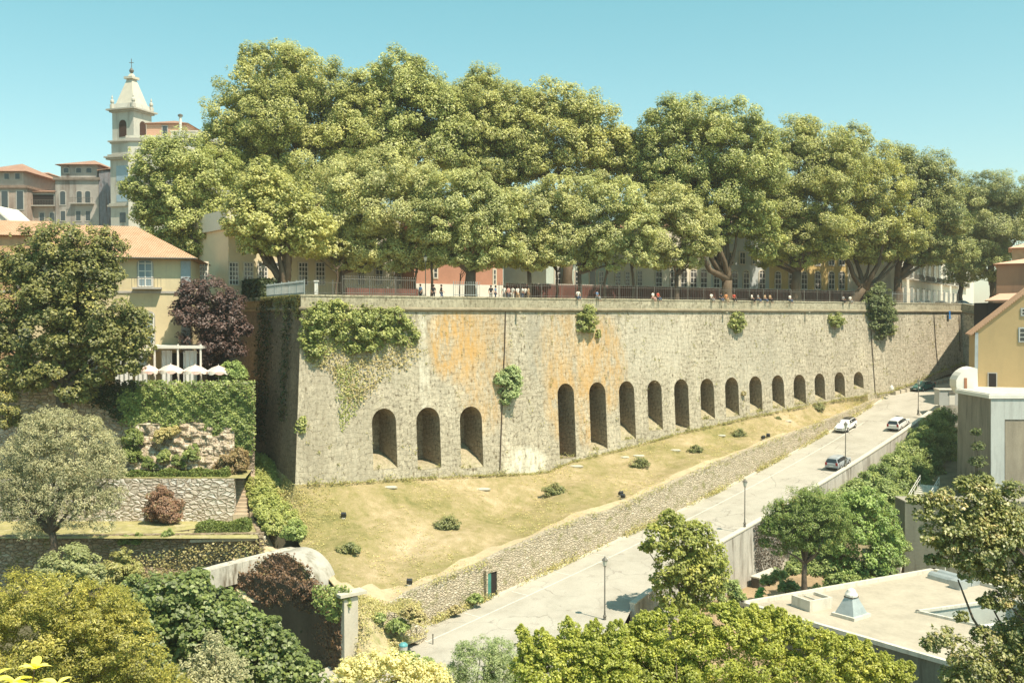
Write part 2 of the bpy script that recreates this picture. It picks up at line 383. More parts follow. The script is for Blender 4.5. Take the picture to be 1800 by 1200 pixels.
niche_stone = ashlar("niche_stone", ((.36, .29, .20), (.29, .235, .16), (.40, .32, .225)), (.14, .11, .08), bw=.8, bh=.45, pock=.6)  # niche stone toned darker than the face to deepen the recess shade
cap_stone = ashlar("parapet_stone", ((.42, .38, .27), (.36, .32, .22), (.46, .42, .31)), (.20, .17, .11), bw=1.5, bh=1.4, pock=.6, msize=.02)
cord_stone = plain("cordon_stone", (.26, .22, .15), var=.4, scale=.8)
sand = plain("sill_earth", (.36, .31, .21), var=.4, scale=2.5, dirt=(.19, .19, .08))
def wall_base_z():
    pts = [(515,852),(600,849),(700,842),(880,834),(925,833),(965,829),(1000,812),(1100,787),(1200,760),(1300,737),(1400,716),(1500,698),(1560,690),(1600,675),(1640,657),(1675,644),(1700,636)]
    out = []
    for px, py in pts: out.append(wpx(px, py))
    out[0] = (0.0, out[0][1]); return out
WB = wall_base_z(); SEND = s_of(1690, 535)
def zb(s): return float(np.interp(s, [a for a, b in WB], [b for a, b in WB]))
ARCH = [(653.6,696,717.5,824,806),(731.5,773,715.5,824,820),(808,847,714,822,793),
 (980,1009,673.6,805,0),(1035.5,1064.5,671.5,790,783),(1088,1115,669.6,773,748),(1138,1163,668,756,733),(1185,1210,666,758,752),
 (1231,1255,665,737,718),(1274.5,1298,663,731.7,716),(1317,1339,661,724.6,706),(1357,1378,659,717,703),(1395,1416,658,712,698),
 (1432,1450,656,703,692),(1467,1485,654,698,684),(1501,1518,653,683,674)]
gw = empty("retaining_wall", wp(0, zb(0)), "towering pale stone retaining wall with a row of arched recesses below the tree promenade", "wall")
mb = MB(); cuts = []
for xl, xr, yt, yb, ys in ARCH:
    a, _ = wpx(xl, yt+20); b, _ = wpx(xr, yt+20); _, zt = wpx((xl+xr)/2, yt); _, z0 = wpx((xl+xr)/2+5, yb)
    z0 = max(z0, zb((a+b)/2)+.25); zs = wpx(xl+2, ys)[1] if ys else None
    cuts.append((a, b, zt, z0, zs))
def facepoly(pts): mb.poly([wp(s, z) for s, z in pts])
def colrect(s0, s1):                     # plain wall between recesses, as 2.5 m columns
    n = max(1, int((s1-s0)/2.5))
    for i in range(n):
        a = s0+(s1-s0)*i/n; b = s0+(s1-s0)*(i+1)/n
        facepoly([(a, zb(a)-1), (b, zb(b)-1), (b, .55), (a, .55)])
        mb.quad(wp(a, .55), wp(b, .55), wp(b, WTOP-.1), wp(a, WTOP-.1))
sp = 0.0; NICHE_D = 2.7
for a, b, zt, z0, zs in cuts:
    colrect(sp, a); r = (b-a)/2; c = (a+b)/2; arc = [(c - r*math.cos(math.pi*k/14), zt - r + r*math.sin(math.pi*k/14)) for k in range(15)]
    mb.quad(wp(a, .55), wp(b, .55), wp(b, WTOP-.1), wp(a, WTOP-.1))
    facepoly([(a, zb(a)-1), (b, zb(b)-1), (b, z0), (a, z0)])
    facepoly([(a, z0)] + arc[:1] + [(a, .55)]) if False else None
    facepoly(arc[:8] + [(c, .55), (a, .55)]); facepoly([(c, .55)] + arc[7:] + [(b, .55)])
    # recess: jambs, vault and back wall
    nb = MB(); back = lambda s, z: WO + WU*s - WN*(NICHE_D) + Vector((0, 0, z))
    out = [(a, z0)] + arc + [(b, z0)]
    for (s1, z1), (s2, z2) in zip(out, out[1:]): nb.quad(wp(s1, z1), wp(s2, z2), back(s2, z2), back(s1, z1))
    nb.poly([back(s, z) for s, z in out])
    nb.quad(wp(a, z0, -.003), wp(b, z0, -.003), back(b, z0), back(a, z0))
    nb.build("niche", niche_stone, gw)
    if zs is not None and zs - z0 > .25:  # heaped earth ramp on the floor of the recess
        n2 = MB(); hb = (zs-z0)*1.1+.1; NX = 6
        g = []
        for i in range(7):
            row = []
            for j in range(NX+1):
                s = a+.02+(b-a-.04)*j/NX; t = i/6; jit = (random.random()-.5)*.12*(0 < i < 6)
                f = wp(s, z0+.02, -.02); k = back(s, z0+hb); p = f.lerp(k, t); p.z += jit + .12*math.sin(t*3.1)
                row.append(p)
            g.append(row)
        vs = [p for r_ in g for p in r_]; n2.add(vs, [(i*(NX+1)+j, i*(NX+1)+j+1, (i+1)*(NX+1)+j+1, (i+1)*(NX+1)+j) for i in range(6) for j in range(NX)])
        n2.build("sill_slope", sand, gw, smooth=True)
    sp = b
colrect(sp, SEND)
mb.build("wall_face", stone, gw)
# left return (in shade) and right return
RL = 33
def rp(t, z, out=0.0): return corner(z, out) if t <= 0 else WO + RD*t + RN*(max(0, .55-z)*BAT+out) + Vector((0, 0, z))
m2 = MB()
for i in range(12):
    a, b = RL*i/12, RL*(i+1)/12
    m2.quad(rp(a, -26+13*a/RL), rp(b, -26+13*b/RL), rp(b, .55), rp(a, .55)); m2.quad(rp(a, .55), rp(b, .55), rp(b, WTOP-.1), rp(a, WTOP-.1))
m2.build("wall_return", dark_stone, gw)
RR = Vector((.55, -.83, 0)).normalized(); re0 = WO+WU*SEND
m3 = MB(); zt = lambda t: WTOP-.1 - t*.16
for i in range(4):
    a, b = 8*i/4, 8*(i+1)/4
    e = re0+RR*a; f = re0+RR*b
    m3.quad(e+Vector((0, 0, -14)), f+Vector((0, 0, -14)), f+Vector((0, 0, zt(b))), e+Vector((0, 0, zt(a))))
m3.build("wall_return", stone, gw)
# parapet coping + cordon
m4 = MB(); m5 = MB(); NSEG = 40
def strip(mbx, path, prof):              # profile (out, z) swept along a list of (origin, normal, dz)
    rows = [[o + n*q[0] + Vector((0, 0, q[1]+dz)) for q in prof] for o, n, dz in path]; k = len(prof)
    vs = [p for r_ in rows for p in r_]
    fs = [(i*k+j, (i+1)*k+j, (i+1)*k+(j+1) % k, i*k+(j+1) % k) for i in range(len(rows)-1) for j in range(k)]
    mbx.add(vs, fs); mbx.poly(rows[0]); mbx.poly(rows[-1])
cn = (WN+RN).normalized()*1.25; cr = (WN + Vector((.83, .55, 0))).normalized()
RRN = Vector((-.83, -.55, 0))
path = [(WO+RD*RL, RN, 0), (WO+RD*RL*.5, RN, 0), (WO, cn, 0)] + [(WO+WU*SEND*i/NSEG, WN, random.uniform(-.02, .02)) for i in range(1, NSEG)] + [(re0, WN, 0)]
strip(m4, path, [(.07, .8), (.07, WTOP-.2), (.13, WTOP-.18), (.13, WTOP), (-.75, WTOP), (-.75, .8)])
strip(m5, path, [(.0, .38), (.16, .42), (.27, .52), (.29, .64), (.24, .76), (.09, .82), (-.1, .82), (-.1, .38)])
path2 = [(re0+RRN*0, RRN*-1 if False else Vector((-.83, -.55, 0)), 0), (re0+RR*8, Vector((-.83, -.55, 0)), -8*.16)]
strip(m4, path2, [(.07, .8), (.07, WTOP-.2), (.13, WTOP-.18), (.13, WTOP), (-.75, WTOP), (-.75, .8)])
strip(m5, path2, [(.0, .38), (.16, .42), (.27, .52), (.29, .64), (.24, .76), (.09, .82), (-.1, .82), (-.1, .38)])
m4.build("parapet", cap_stone, gw); m5.build("cordon", cord_stone, gw, smooth=True)
# rain pipes and spouts on the face
pipe_m = plain("pipe_rust", (.10, .075, .055), metal=.2, var=.3)
for pl in ([(888,546),(886,620),(883,680),(881,740),(878,826)], [(1530,575),(1533,620),(1535,650),(1538,692)], [(1641,553),(1643,590),(1646,625),(1648,642)], [(1685,555),(1686,590),(1687,618)]):
    pts = [wp(*wpx(px, py), .09) for px, py in pl]
    MB().tube(pts, .06, 6).build("rain_pipe", pipe_m, gw)
for px in (907, 1270, 1415):
    s, z = wpx(px, 549); q = MB(); q.box(wp(s, z, .35), (.22, .9, .2), Matrix.Rotation(math.atan2(WN.y, WN.x)+math.pi/2, 3, 'Z')); q.build("water_spout", cap_stone, gw)
# ---------------------------------------------------------------- railings
iron = plain("iron_paint", (.16, .15, .13), var=.2, metal=.3, rough=.6)
pale_iron = plain("pale_iron", (.33, .36, .35), var=.2, metal=.2, rough=.6)
def fence(name, label, a, b, h, mat, step=.28, post=3.0, spikes=True, group=None, r=.018, z=None):
    a = Vector(a); b = Vector(b); L = (b-a).length; d = (b-a)/L
    e = empty(name, a, label, "railing", group)
    q = MB(); n = int(L/step)
    for i in range(n+1):
        p = a + d*(L*i/n)
        q.tube([p, p+Vector((0, 0, h))], r, 4, cap=False)
        if spikes: q.tube([p+Vector((0, 0, h)), p+Vector((0, 0, h+.07)), p+Vector((0, 0, h+.18))], [r, r*2.1, .003], 4)
    q.build("railing_bars", mat, e, fix=False)
    for hz in (h-.18, .18):
        MB().tube([a+Vector((0, 0, hz)), b+Vector((0, 0, hz))], r*1.4, 4).build("rail", mat, e)
    for i in range(int(L/post)+1):
        p = a + d*min(L, i*post); MB().box(p+Vector((0, 0, h*.54)), (.08, .08, h*1.08)).build("post", mat, e)
    return e
def wtop(s, out=-.3, z=WTOP): return WO + WU*s + WN*out + Vector((0, 0, z))
S1 = s_of(605, 500); S2 = s_of(733, 505); S3 = s_of(800, 505); S35 = s_of(846, 505); S4 = s_of(880, 505); S5 = s_of(1515, 520)
fence("spiked_railing", "tall spiked iron railing standing out darkest on the parapet at its left end", wtop(S1), wtop(S2), 1.75, iron, step=.24, r=.03)
fence("spiked_railing", "short spiked railing on the parapet in front of a thick dark trunk and red wall", wtop(S3), wtop(S35), 1.45, pale_iron, r=.024)
fence("spiked_railing", "long thin railing along the parapet behind the people sitting on it", wtop(S4), wtop(S5), 1.5, iron, step=.32, r=.016)
fence("spiked_railing", "railing on the far end of the parapet past the big dark shrub", wtop(s_of(1572, 525)), wtop(SEND-.5), 1.5, pale_iron, step=.4, r=.016)
fence("corner_railing", "pale grey railing turning the corner above the shaded side of the wall", WO+RD*.3-RN*.4+Vector((0, 0, WTOP)), WO+RD*16-RN*.4+Vector((0, 0, WTOP)), 1.35, pale_iron, step=.22, spikes=False, r=.03)
fence("corner_railing", "open low railing by a white gatepost next to the wall corner", wtop(.5), wtop(S1-.2), 1.35, iron, step=.3, spikes=False, r=.014)
# ---------------------------------------------------------------- promenade plateau and land
earth = plain("promenade_earth", (.42, .36, .26), var=.25, scale=.4)
q = MB(); zt_ = 1.55
o = [WO - WN*.6, WO+WU*SEND - WN*.6, WO+WU*SEND+Vector((60, -8, 0)), Vector((900, 400, 0)), Vector((900, 3000, 0)), Vector((-900, 3000, 0)), Vector((-900, 420, 0)), WO+RD*120+Vector((-60, 0, 0)), WO+RD*RL+Vector((-2, 0, 0))]
q.poly([p+Vector((0, 0, zt_)) for p in o])
structure(q.build("promenade_ground", earth))
base_m = plain("base_earth", (.11, .10, .055), var=.4, scale=.15)
q = MB(); q.quad((-3000, -800, -40), (3000, -800, -40), (3000, 4000, -40), (-3000, 4000, -40)); structure(q.build("ground", base_m))
# ---------------------------------------------------------------- road tables
RA, RB = Vector((-6.9, 80, 0)), Vector((58.1, 153, 0)); RDIR = (RB-RA).normalized(); RRT = Vector((RDIR.y, -RDIR.x, 0))
LEFTPX = [(640,1150),(690,1128),(750,1100),(843,1063),(917,1033),(1010,988),(1123,937),(1188,900),(1256,866),(1317,836),(1378,805),(1439,775),(1505,735),(1565,692)]
def onroadline(px, py, off=0.0):         # point over the road's edge line (shifted right by off)
    d = ray(px, py); o = RA + RRT*off
    t = (d.x*o.y - o.x*d.y)/(RDIR.x*d.y - RDIR.y*d.x); p = o + RDIR*t; return t, Vector((p.x, p.y, d.z*p.y/d.y))
RT = [onroadline(*p) for p in LEFTPX]
RTt = [t for t, p in RT]; RTz = [p.z for t, p in RT]
# ease the profile so that the road climbs evenly
_co = np.polyfit(RTt, RTz, 3)
def rz(t):
    z = float(np.polyval(_co, max(-16, min(t, 98)))); return z + max(0, t-98)*.09
def width(t): return float(np.interp(t, [-16, 0, 12, 25, 50, 100, 130], [26, 17, 11.5, 9.6, 9.2, 9.0, 8.0]))
def bend(t): return max(0, t-97.7)       # beyond here the road follows the wall foot
def rl(t):                               # left edge point
    if t <= 97.7: p = RA+RDIR*t
    else: p = RA+RDIR*97.7 + WU*(t-97.7) 
    return Vector((p.x, p.y, rz(t)))
def rside(t): 
    if t < 90: return RRT
    f = min(1, (t-90)/12); return (RRT*(1-f) + WN*f).normalized()
def rpnt(t, w, dz=0.0): p = rl(t) + rside(t)*w; return p+Vector((0, 0, dz))
asph = NT("asphalt"); _p = asph.pos()
_n = asph.noise(_p, .35, 6, .65); _f = asph.noise(_p, 14, 4, .7)
_c = asph.ramp(_n, [(.3, (.31, .285, .235)), (.5, (.38, .355, .30)), (.68, (.43, .405, .345))])
_st = asph.ramp(asph.noise(asph.mapping(_p, (1, 1, 1), (9, 3, 0)), .5, 7, .75), [(.60, 0.0), (.66, 1.0)])
_c = asph.mix(asph.math('MULTIPLY', _st, .8), _c, (.26, .23, .19))
_s2 = asph.ramp(asph.noise(asph.mapping(_p, (1, 1, 1), (2, 8, 0)), .12, 3, .5), [(.48, 0.0), (.52, 1.0)]); _c = asph.mix(asph.math('MULTIPLY', _s2, .3), _c, (.46, .43, .37))
_c = asph.mix(.35, _c, asph.ramp(_f, [(.3, .6), (.6, 1.25)]), 'MULTIPLY'); 
_ve = asph.nd("TexVoronoi", feature='DISTANCE_TO_EDGE'); _wn = asph.nd("VectorMath", operation='ADD'); asph.put(_wn.inputs[0], _p); asph.put(_wn.inputs[1], asph.noise(_p, .8, 4, .7, "Color"))
asph.put(_ve.inputs["Vector"], asph.mapping(_wn.outputs[0], (.28, .28, .28))); _ve.inputs["Scale"].default_value = 1
_ck = asph.math('MULTIPLY', asph.ramp(_ve.outputs["Distance"], [(0.0, 1.0), (.018, 0.0)]), asph.ramp(asph.noise(_p, .25, 3, .6), [(.45, 0.0), (.6, 1.0)]))
_c = asph.mix(asph.math('MULTIPLY', _ck, .7), _c, (.15, .13, .11))
asph.bump(_f, .25, .02); asph = asph.done(_c, .9)
q = MB(); T = [-16+i*2.0 for i in range(78)]; NW = 6; vs = []
for t in T:
    for j in range(NW+1): vs.append(rpnt(t, -.15+(width(t)+.3)*j/NW))
q.add(vs, [(i*(NW+1)+j, i*(NW+1)+j+1, (i+1)*(NW+1)+j+1, (i+1)*(NW+1)+j) for i in range(len(T)-1) for j in range(NW)])
structure(q.build("road", asph, smooth=True))
# painted parking lines
paint = plain("road_paint", (.62, .60, .53), var=.15, scale=3, dirt=(.40, .37, .31), bump=0)
q = MB(); PW = 2.15
def seg(t0, w0, t1, w1, th=.13):
    a = rpnt(t0, w0, .008); b = rpnt(t1, w1, .008); n = max(1, int((b-a).length/2)); s = (b-a).cross(Vector((0, 0, 1))).normalized()*th/2
    for i in range(n):
        ta, tb = t0+(t1-t0)*i/n, t0+(t1-t0)*(i+1)/n; wa, wb = w0+(w1-w0)*i/n, w0+(w1-w0)*(i+1)/n
        p1, p2 = rpnt(ta, wa, .008), rpnt(tb, wb, .008); q.quad(p1-s, p2-s, p2+s, p1+s)
seg(-2, PW, 83, PW)
for k in range(15): seg(-2+k*6.05, 0.2, -2+k*6.05, PW)
for k in range(7): seg(14+k*7.2, width(14+k*7.2)-1.9, 14+k*7.2, width(14+k*7.2)-.2, .1)
structure(q.build("road_markings", paint))
# pale gutter kerb on the wall side
kerb_m = plain("kerb_stone", (.52, .48, .39), var=.2)
q = MB()
rows = []
for t in T:
    if t > 98: break
    rows.append([rpnt(t, -.35, .12), rpnt(t, -.05, .12), rpnt(t, -.02, .0)])
q.add([p for r_ in rows for p in r_], [(i*3+j, i*3+j+1, (i+1)*3+j+1, (i+1)*3+j) for i in range(len(rows)-1) for j in range(2)])
structure(q.build("kerb", kerb_m))
# steps of the pavement that climbs along the wall foot
stp = plain("step_stone", (.50, .45, .36), var=.25)
e = empty("street_steps", rl(100), "low stone steps climbing along the foot of the wall past the green car", "steps")
q = MB()
for k in range(16):
    t = 99+k*1.5; a = rl(t)
    c = a + WN*-.05; M_ = Matrix.Rotation(math.atan2(WU.y, WU.x), 3, 'Z')
    q.box(c+WN*.15*-1+Vector((0, 0, .25+.0*k)), (1.2, 1.7, .6), M_)
q.build("step", stp, e)
# ---------------------------------------------------------------- dry-stone wall between lawn and road
dry = rubble("drystone", ((.60, .52, .40), (.53, .45, .33), (.68, .60, .47)), (.36, .30, .21), .34, .17, grime=.22, moss=(.26, .25, .10))
TOPPX = [(683,1067),(727,1040),(750,1030),(803,1007),(850,990),(883,972),(977,930),(1050,902),(1072,900),(1164,857),(1240,823),(1302,797),(1378,768),(1464,735),(1520,711),(1562,692)]
TT = [onroadline(px, py, -.35) for px, py in TOPPX]
TOPz = lambda t: float(np.interp(t, [a for a, p in TT], [p.z for a, p in TT]))
dw = empty("drystone_wall", rl(0), "rough dry stone wall holding the lawn above the parking lane", "wall")
q = MB(); rows = []; cap = []
ts = np.arange(TT[0][0], 97.5, 1.2)
for t in ts:
    zt = max(TOPz(t)+random.uniform(-.06, .06), rz(t)+.15); b = rpnt(t, -.3); f = RRT
    rows.append([Vector((b.x, b.y, rz(t)-.4)) , Vector((b.x, b.y, zt)) - f*.12, Vector((b.x, b.y, zt)) - f*.75, Vector((b.x, b.y, zt-.6)) - f*.8])
q.add([p for r_ in rows for p in r_], [(i*4+j, (i+1)*4+j, (i+1)*4+j+1, i*4+j+1) for i in range(len(rows)-1) for j in range(3)])
q.poly(rows[0]); q.build("wall_body", dry, dw)
# doorway with green door in that wall
DT = onroadline(862, 1046, -.3)[0]; dbase = rpnt(DT, -.22); Md = Matrix.Rotation(math.atan2(RDIR.y, RDIR.x), 3, 'Z')
blackish = plain("dark_void", (.025, .02, .018), var=.2, bump=0)
gdoor = plain("green_door_paint", (.06, .20, .16), var=.3)
de = empty("doorway", dbase, "small dark doorway with a green door set in the dry stone wall", "doorway")
dz = Vector((0, 0, 1.15))
MB().box(dbase+dz+RRT*.0, (1.15, .16, 2.3), Md).build("opening", blackish, de)
MB().box(dbase+dz+RRT*.10-RDIR*.34, (.42, .06, 2.2), Md).build("door", gdoor, de)
q = MB(); 
for s_ in (-.68, .68): q.box(dbase+dz+RRT*.05+RDIR*s_, (.2, .26, 2.3), Md)
q.box(dbase+Vector((0, 0, 2.42))+RRT*.05, (1.6, .28, .24), Md); q.build("frame", dry, de)
# ---------------------------------------------------------------- lawn
def wfoot(px, py): s, z = wpx(px, py); return wp(s, z, .0)
def rpx(px, py):                          # shaded return face seen at a pixel
    out = 1.0
    for _ in range(8):
        d = ray(px, py); o = WO + RN*out; t = (d.x*o.y-o.x*d.y)/(RD.x*d.y-RD.y*d.x); z = d.z*(o+RD*t).y/d.y; out = max(0, .55-z)*BAT
    return rp(t, z)
LT = [rpx(446,788), rpx(480,817), wp(0, zb(0)), wfoot(560,851), wfoot(640,847), wfoot(760,840), wfoot(880,834), wfoot(965,829), wfoot(1000,812), wfoot(1100,787), wfoot(1200,760), wfoot(1300,737), wfoot(1400,716), wfoot(1500,698), wfoot(1558,691)]
def tw(t): p = RA+RDIR*t-RRT*.98; return Vector((p.x, p.y, TOPz(t)-.05))
LBm = [P(452,796,103.5), P(487,850,96.5), P(505,905,92), P(527,958,87), P(596,1040,78.5), tw(TT[0][0]), tw(4), tw(12), tw(22), tw(36), tw(50), tw(63), tw(76), tw(89), tw(97)]
LTT = [TT[0][0], 4, 12, 22, 36, 50, 63, 76, 89, 97]
LA = [np.array(p) for p in LT]; LBb = [np.array(p) for p in LBm]
def lawn_pt(u, v):                       # u 0..14 along, v 0 (wall) .. 1 (kerb)
    i = min(int(u), 13); f = u-i; f2 = f
    a = LA[i]*(1-f)+LA[i+1]*f
    b = np.array(tw(LTT[i-5]*(1-f)+LTT[i-4]*f)) if i >= 5 else LBb[i]*(1-f)+LBb[i+1]*f
    p = a*(1-v)+b*v
    k = math.sin(v*math.pi)
    p[2] += k*(-.5 + .3*math.sin(p[0]*.31+p[1]*.17) + .18*math.sin(p[0]*.9-p[1]*.7)) * (1 if u > 2 else .5)
    return p
lw = NT("dry_lawn"); _p = lw.pos()
_a = lw.noise(_p, .13, 5, .6); _b = lw.noise(_p, 1.1, 6, .7); _c2 = lw.noise(_p, 9, 4, .7)
_m = lw.math('ADD', lw.math('MULTIPLY', _a, .6), lw.math('MULTIPLY', _b, .42))
_c = lw.ramp(_m, [(.35, (.16, .155, .055)), (.44, (.25, .215, .09)), (.52, (.32, .258, .135)), (.59, (.40, .315, .185)), (.70, (.49, .40, .27))])
_c = lw.mix(.4, _c, lw.ramp(_c2, [(.3, .6), (.6, 1.25)]), 'MULTIPLY'); lw.bump(lw.math('ADD', _c2, _b), .5, .15); lawn_m = lw.done(_c, .95)
# scrubby bank between the gatehouse and the road
bank = [[P(600,1036,77.5), P(645,1052,77.3), P(683,1066,77.0), P(712,1052,78.5), P(740,1062,79.5)],
        [P(600,1062,75.2), P(640,1062,75.5), P(690,1074,76.2), P(715,1085,77.6), P(740,1090,79)],
        [P(600,1096,74.5), P(640,1090,73), P(688,1078,75.5), P(712,1094,76.5), P(742,1106,78.4)],
        [P(600,1160,73.8), P(640,1140,71.6), P(690,1122,74.3), P(715,1112,76.2), P(745,1110,78.2)],
        [P(590,1260,73), P(640,1220,68), P(680,1170,71), P(700,1140,74), P(750,1118,77.5)]]
q = MB(); q.add([p for r_ in bank for p in r_], [(i*5+j, i*5+j+1, (i+1)*5+j+1, (i+1)*5+j) for i in range(4) for j in range(4)]); structure(q.build("bank", plain("bank_scrub", (.40, .34, .20), var=.4, scale=1.0, dirt=(.22, .22, .09), bump=.6), smooth=True))
bw_ = empty("bank_wall", P(690,1090,75.5), "low crumbling stone wall on the bank right of the gatehouse pilaster", "wall")
q = MB(); tp_ = [P(610,1100,73.6), P(650,1086,74.2), P(688,1074,75.3), P(714,1088,76.3), P(742,1103,77.9)]
for a_, b_ in zip(tp_, tp_[1:]):
    d_ = b_-a_; n_ = Vector((d_.y, -d_.x, 0)).normalized()*.4; q.prism([a_-n_, a_+n_, a_+n_*1.6-Vector((0, 0, 1.6)), a_-n_-Vector((0, 0, 1.6))], d_)
q.build("wall_body", dry, bw_)
NU, NV = 280, 60; vs = []
for i in range(NU+1):
    for j in range(NV+1): vs.append(tuple(lawn_pt(14*i/NU, j/NV)))
q = MB(); q.add(vs, [(i*(NV+1)+j, (i+1)*(NV+1)+j, (i+1)*(NV+1)+j+1, i*(NV+1)+j+1) for i in range(NU) for j in range(NV)])
structure(q.build("lawn", lawn_m, smooth=True))
q = MB(); rows = []                       # pale worn strip along the top of the dry-stone wall
for i in range(70, 281, 2):
    rows.append([lawn_pt(14*i/280, .90-.03*math.sin(i*.21)+.02*math.sin(i*.67)), lawn_pt(14*i/280, .955), lawn_pt(14*i/280, .995)])
for r_ in rows:
    for p in r_: p[2] += .02
q.add([tuple(p) for r_ in rows for p in r_], [(i*3+j, (i+1)*3+j, (i+1)*3+j+1, i*3+j+1) for i in range(len(rows)-1) for j in range(2)]); structure(q.build("worn_path", plain("worn_earth", (.46, .37, .235), var=.25, scale=1.5), smooth=True))
def near_lawn(px, py):                   # lawn point seen at a pixel
    d = ray(px, py); best = None
    for i in range(0, 281, 2):
        for j in range(0, 61, 2):
            p = vs[i*61+j]; k = (px-900-1750*p[0]/p[1])**2 + (py-554+1750*p[2]/p[1])**2
            if best is None or k < best[0]: best = (k, p)
    return Vector(best[1])
# ---------------------------------------------------------------- right parapet of the road and its tall concrete face
conc = plain("streaked_concrete", (.47, .45, .40), var=.22, scale=.7, streak=True, dirt=(.20, .18, .15))
cope = plain("parapet_coping", (.56, .53, .45), var=.15, scale=2)
pe = empty("road_parapet", rpnt(20, 10), "streaked pale concrete parapet wall along the lower side of the road", "wall")
q = MB(); c = MB(); rows = []; rc = []
for t in [x*.5*4 for x in range(6, 50)]:
    if t > 97: break
    w = width(t)+.05; a = rpnt(t, w); n = rside(t)
    rows.append([a+Vector((0, 0, -.3)), a+Vector((0, 0, .5)), a+n*.45+Vector((0, 0, .5)), a+n*(.45+.35)+Vector((0, 0, -11.5)) ])
    rc.append([a-n*.06+Vector((0, 0, .5)), a-n*.06+Vector((0, 0, .64)), a+n*.53+Vector((0, 0, .64)), a+n*.53+Vector((0, 0, .5))])
for mbx, rr in ((q, rows), (c, rc)):
    k = 4; mbx.add([p for r_ in rr for p in r_], [(i*k+j, (i+1)*k+j, (i+1)*k+(j+1) % k, i*k+(j+1) % k) for i in range(len(rr)-1) for j in range(4)])
    mbx.poly(rr[0]); mbx.poly(rr[-1])
q.build("wall_body", conc, pe); c.build("coping", cope, pe)
TEND = 96
# ================================================================ terraced garden on the left
pink = rubble("garden_wall_stone", ((.50, .42, .34), (.40, .31, .24), (.62, .55, .47)), (.17, .12, .08), .62, .34, grime=.3, moss=(.20, .20, .07), edge=.07)
pale_rub = rubble("pale_garden_wall_stone", ((.60, .55, .47), (.50, .43, .35), (.70, .66, .60)), (.22, .16, .11), .7, .34, grime=.2, edge=.07)
brown_rub = rubble("brown_garden_wall_stone", ((.40, .31, .22), (.32, .24, .16), (.50, .42, .32)), (.12, .09, .05), .55, .3, grime=.4, moss=(.16, .17, .05))
path_m = plain("garden_path", (.52, .43, .29), var=.25, scale=.5, dirt=(.26, .25, .10))
tgrass = plain("terrace_grass", (.33, .30, .13), var=.4, scale=.5, dirt=(.46, .40, .24))
ivy_m = leafmat("ivy_leaf", (.11, .15, .04), (.20, .235, .07), (.31, .32, .11), .26, .5)
ivyd_m = leafmat("shaded_ivy_leaf", (.03, .045, .018), (.05, .065, .022), None, .1, .5)  # ivy colour darkened for the stretches that lie in shade
brown_m = leafmat("withered_vine", (.10, .055, .03), (.17, .10, .05), (.16, .15, .06), .1, .5)
hedge_m = leafmat("hedge_leaf", (.09, .125, .03), (.16, .19, .05), None, .2, .5)
def ivy_px(name, poly, Yf, leaf, mat, parent, cover=2.6, thick=.45, seed=1, nrm=(0, -1, .25), cell=26, jitter=.7):
    """carpet of leaves hugging a real surface; poly outlines it, Yf gives the distance of the surface"""
    rng = np.random.default_rng(seed); pol = np.array(poly, float); x0, y0 = pol.min(0); x1, y1 = pol.max(0)
    Ym = Yf((x0+x1)/2, (y0+y1)/2); lp = leaf*1750/Ym; n = int((x1-x0)*(y1-y0)/(lp*lp*.3)*cover)
    pts = rng.uniform((x0, y0), (x1, y1), (n, 2)); inside = np.zeros(n, bool); j = len(pol)-1
    w = pts + rng.normal(0, lp*.8, pts.shape)
    for i in range(len(pol)):
        xi, yi = pol[i]; xj, yj = pol[j]
        c = ((yi > w[:, 1]) != (yj > w[:, 1])) & (w[:, 0] < (xj-xi)*(w[:, 1]-yi)/(yj-yi+1e-9)+xi); inside ^= c; j = i
    pts = pts[inside]
    ph = rng.uniform(0, 6, 6)
    C = np.empty((len(pts), 3)); N = np.empty((len(pts), 3))
    for k, (px, py) in enumerate(pts):
        b = .5+.25*math.sin(px/cell*2.1+ph[0]+math.sin(py/cell+ph[1]))+.25*math.sin(py/cell*2.6+ph[2]+math.sin(px/cell*1.3))
        b2 = .5+.5*math.sin(px/cell*6+ph[3])*math.sin(py/cell*7+ph[4])
        C[k] = P(px, py, Yf(px, py) - thick*(b*.7+b2*.3)*rng.uniform(.5, 1)); N[k] = np.array(nrm)+SUNB*.7
    LEAFCOUNT[0] += len(C)
    return mesh_quads(name, leaves(C, N, leaf, rng, jitter, .75), mat, parent)
def slab(name, pts, mat): q = MB(); q.poly([Vector(p) for p in pts]); return structure(q.build(name, mat))
def wallseg(mbx, a, b, top, bot, th, jag=0):  # upright wall between two plan points
    a = Vector(a).to_3d(); b = Vector(b).to_3d(); a.z = b.z = 0; n = max(1, int((b-a).length/1.5)); d = (b-a).normalized(); nn = Vector((d.y, -d.x, 0))
    if nn.y > 0: nn = -nn
    for i in range(n):
        p, r_ = a.lerp(b, i/n), a.lerp(b, (i+1)/n); t0 = top[0]+(top[1]-top[0])*i/n; t1 = top[0]+(top[1]-top[0])*(i+1)/n
        Z = lambda v, z: Vector((v.x, v.y, z))
        mbx.quad(Z(p, bot), Z(r_, bot), Z(r_, t1), Z(p, t0)); mbx.quad(Z(p, t0), Z(r_, t1), Z(r_-nn*th, t1), Z(p-nn*th, t0)); mbx.quad(Z(p-nn*th, bot), Z(r_-nn*th, bot), Z(r_-nn*th, t1), Z(p-nn*th, t0))
    for v, t in ((a, top[0]), (b, top[1])): mbx.quad(Z(v, bot), Z(v-nn*th, bot), Z(v-nn*th, t), Z(v, t))
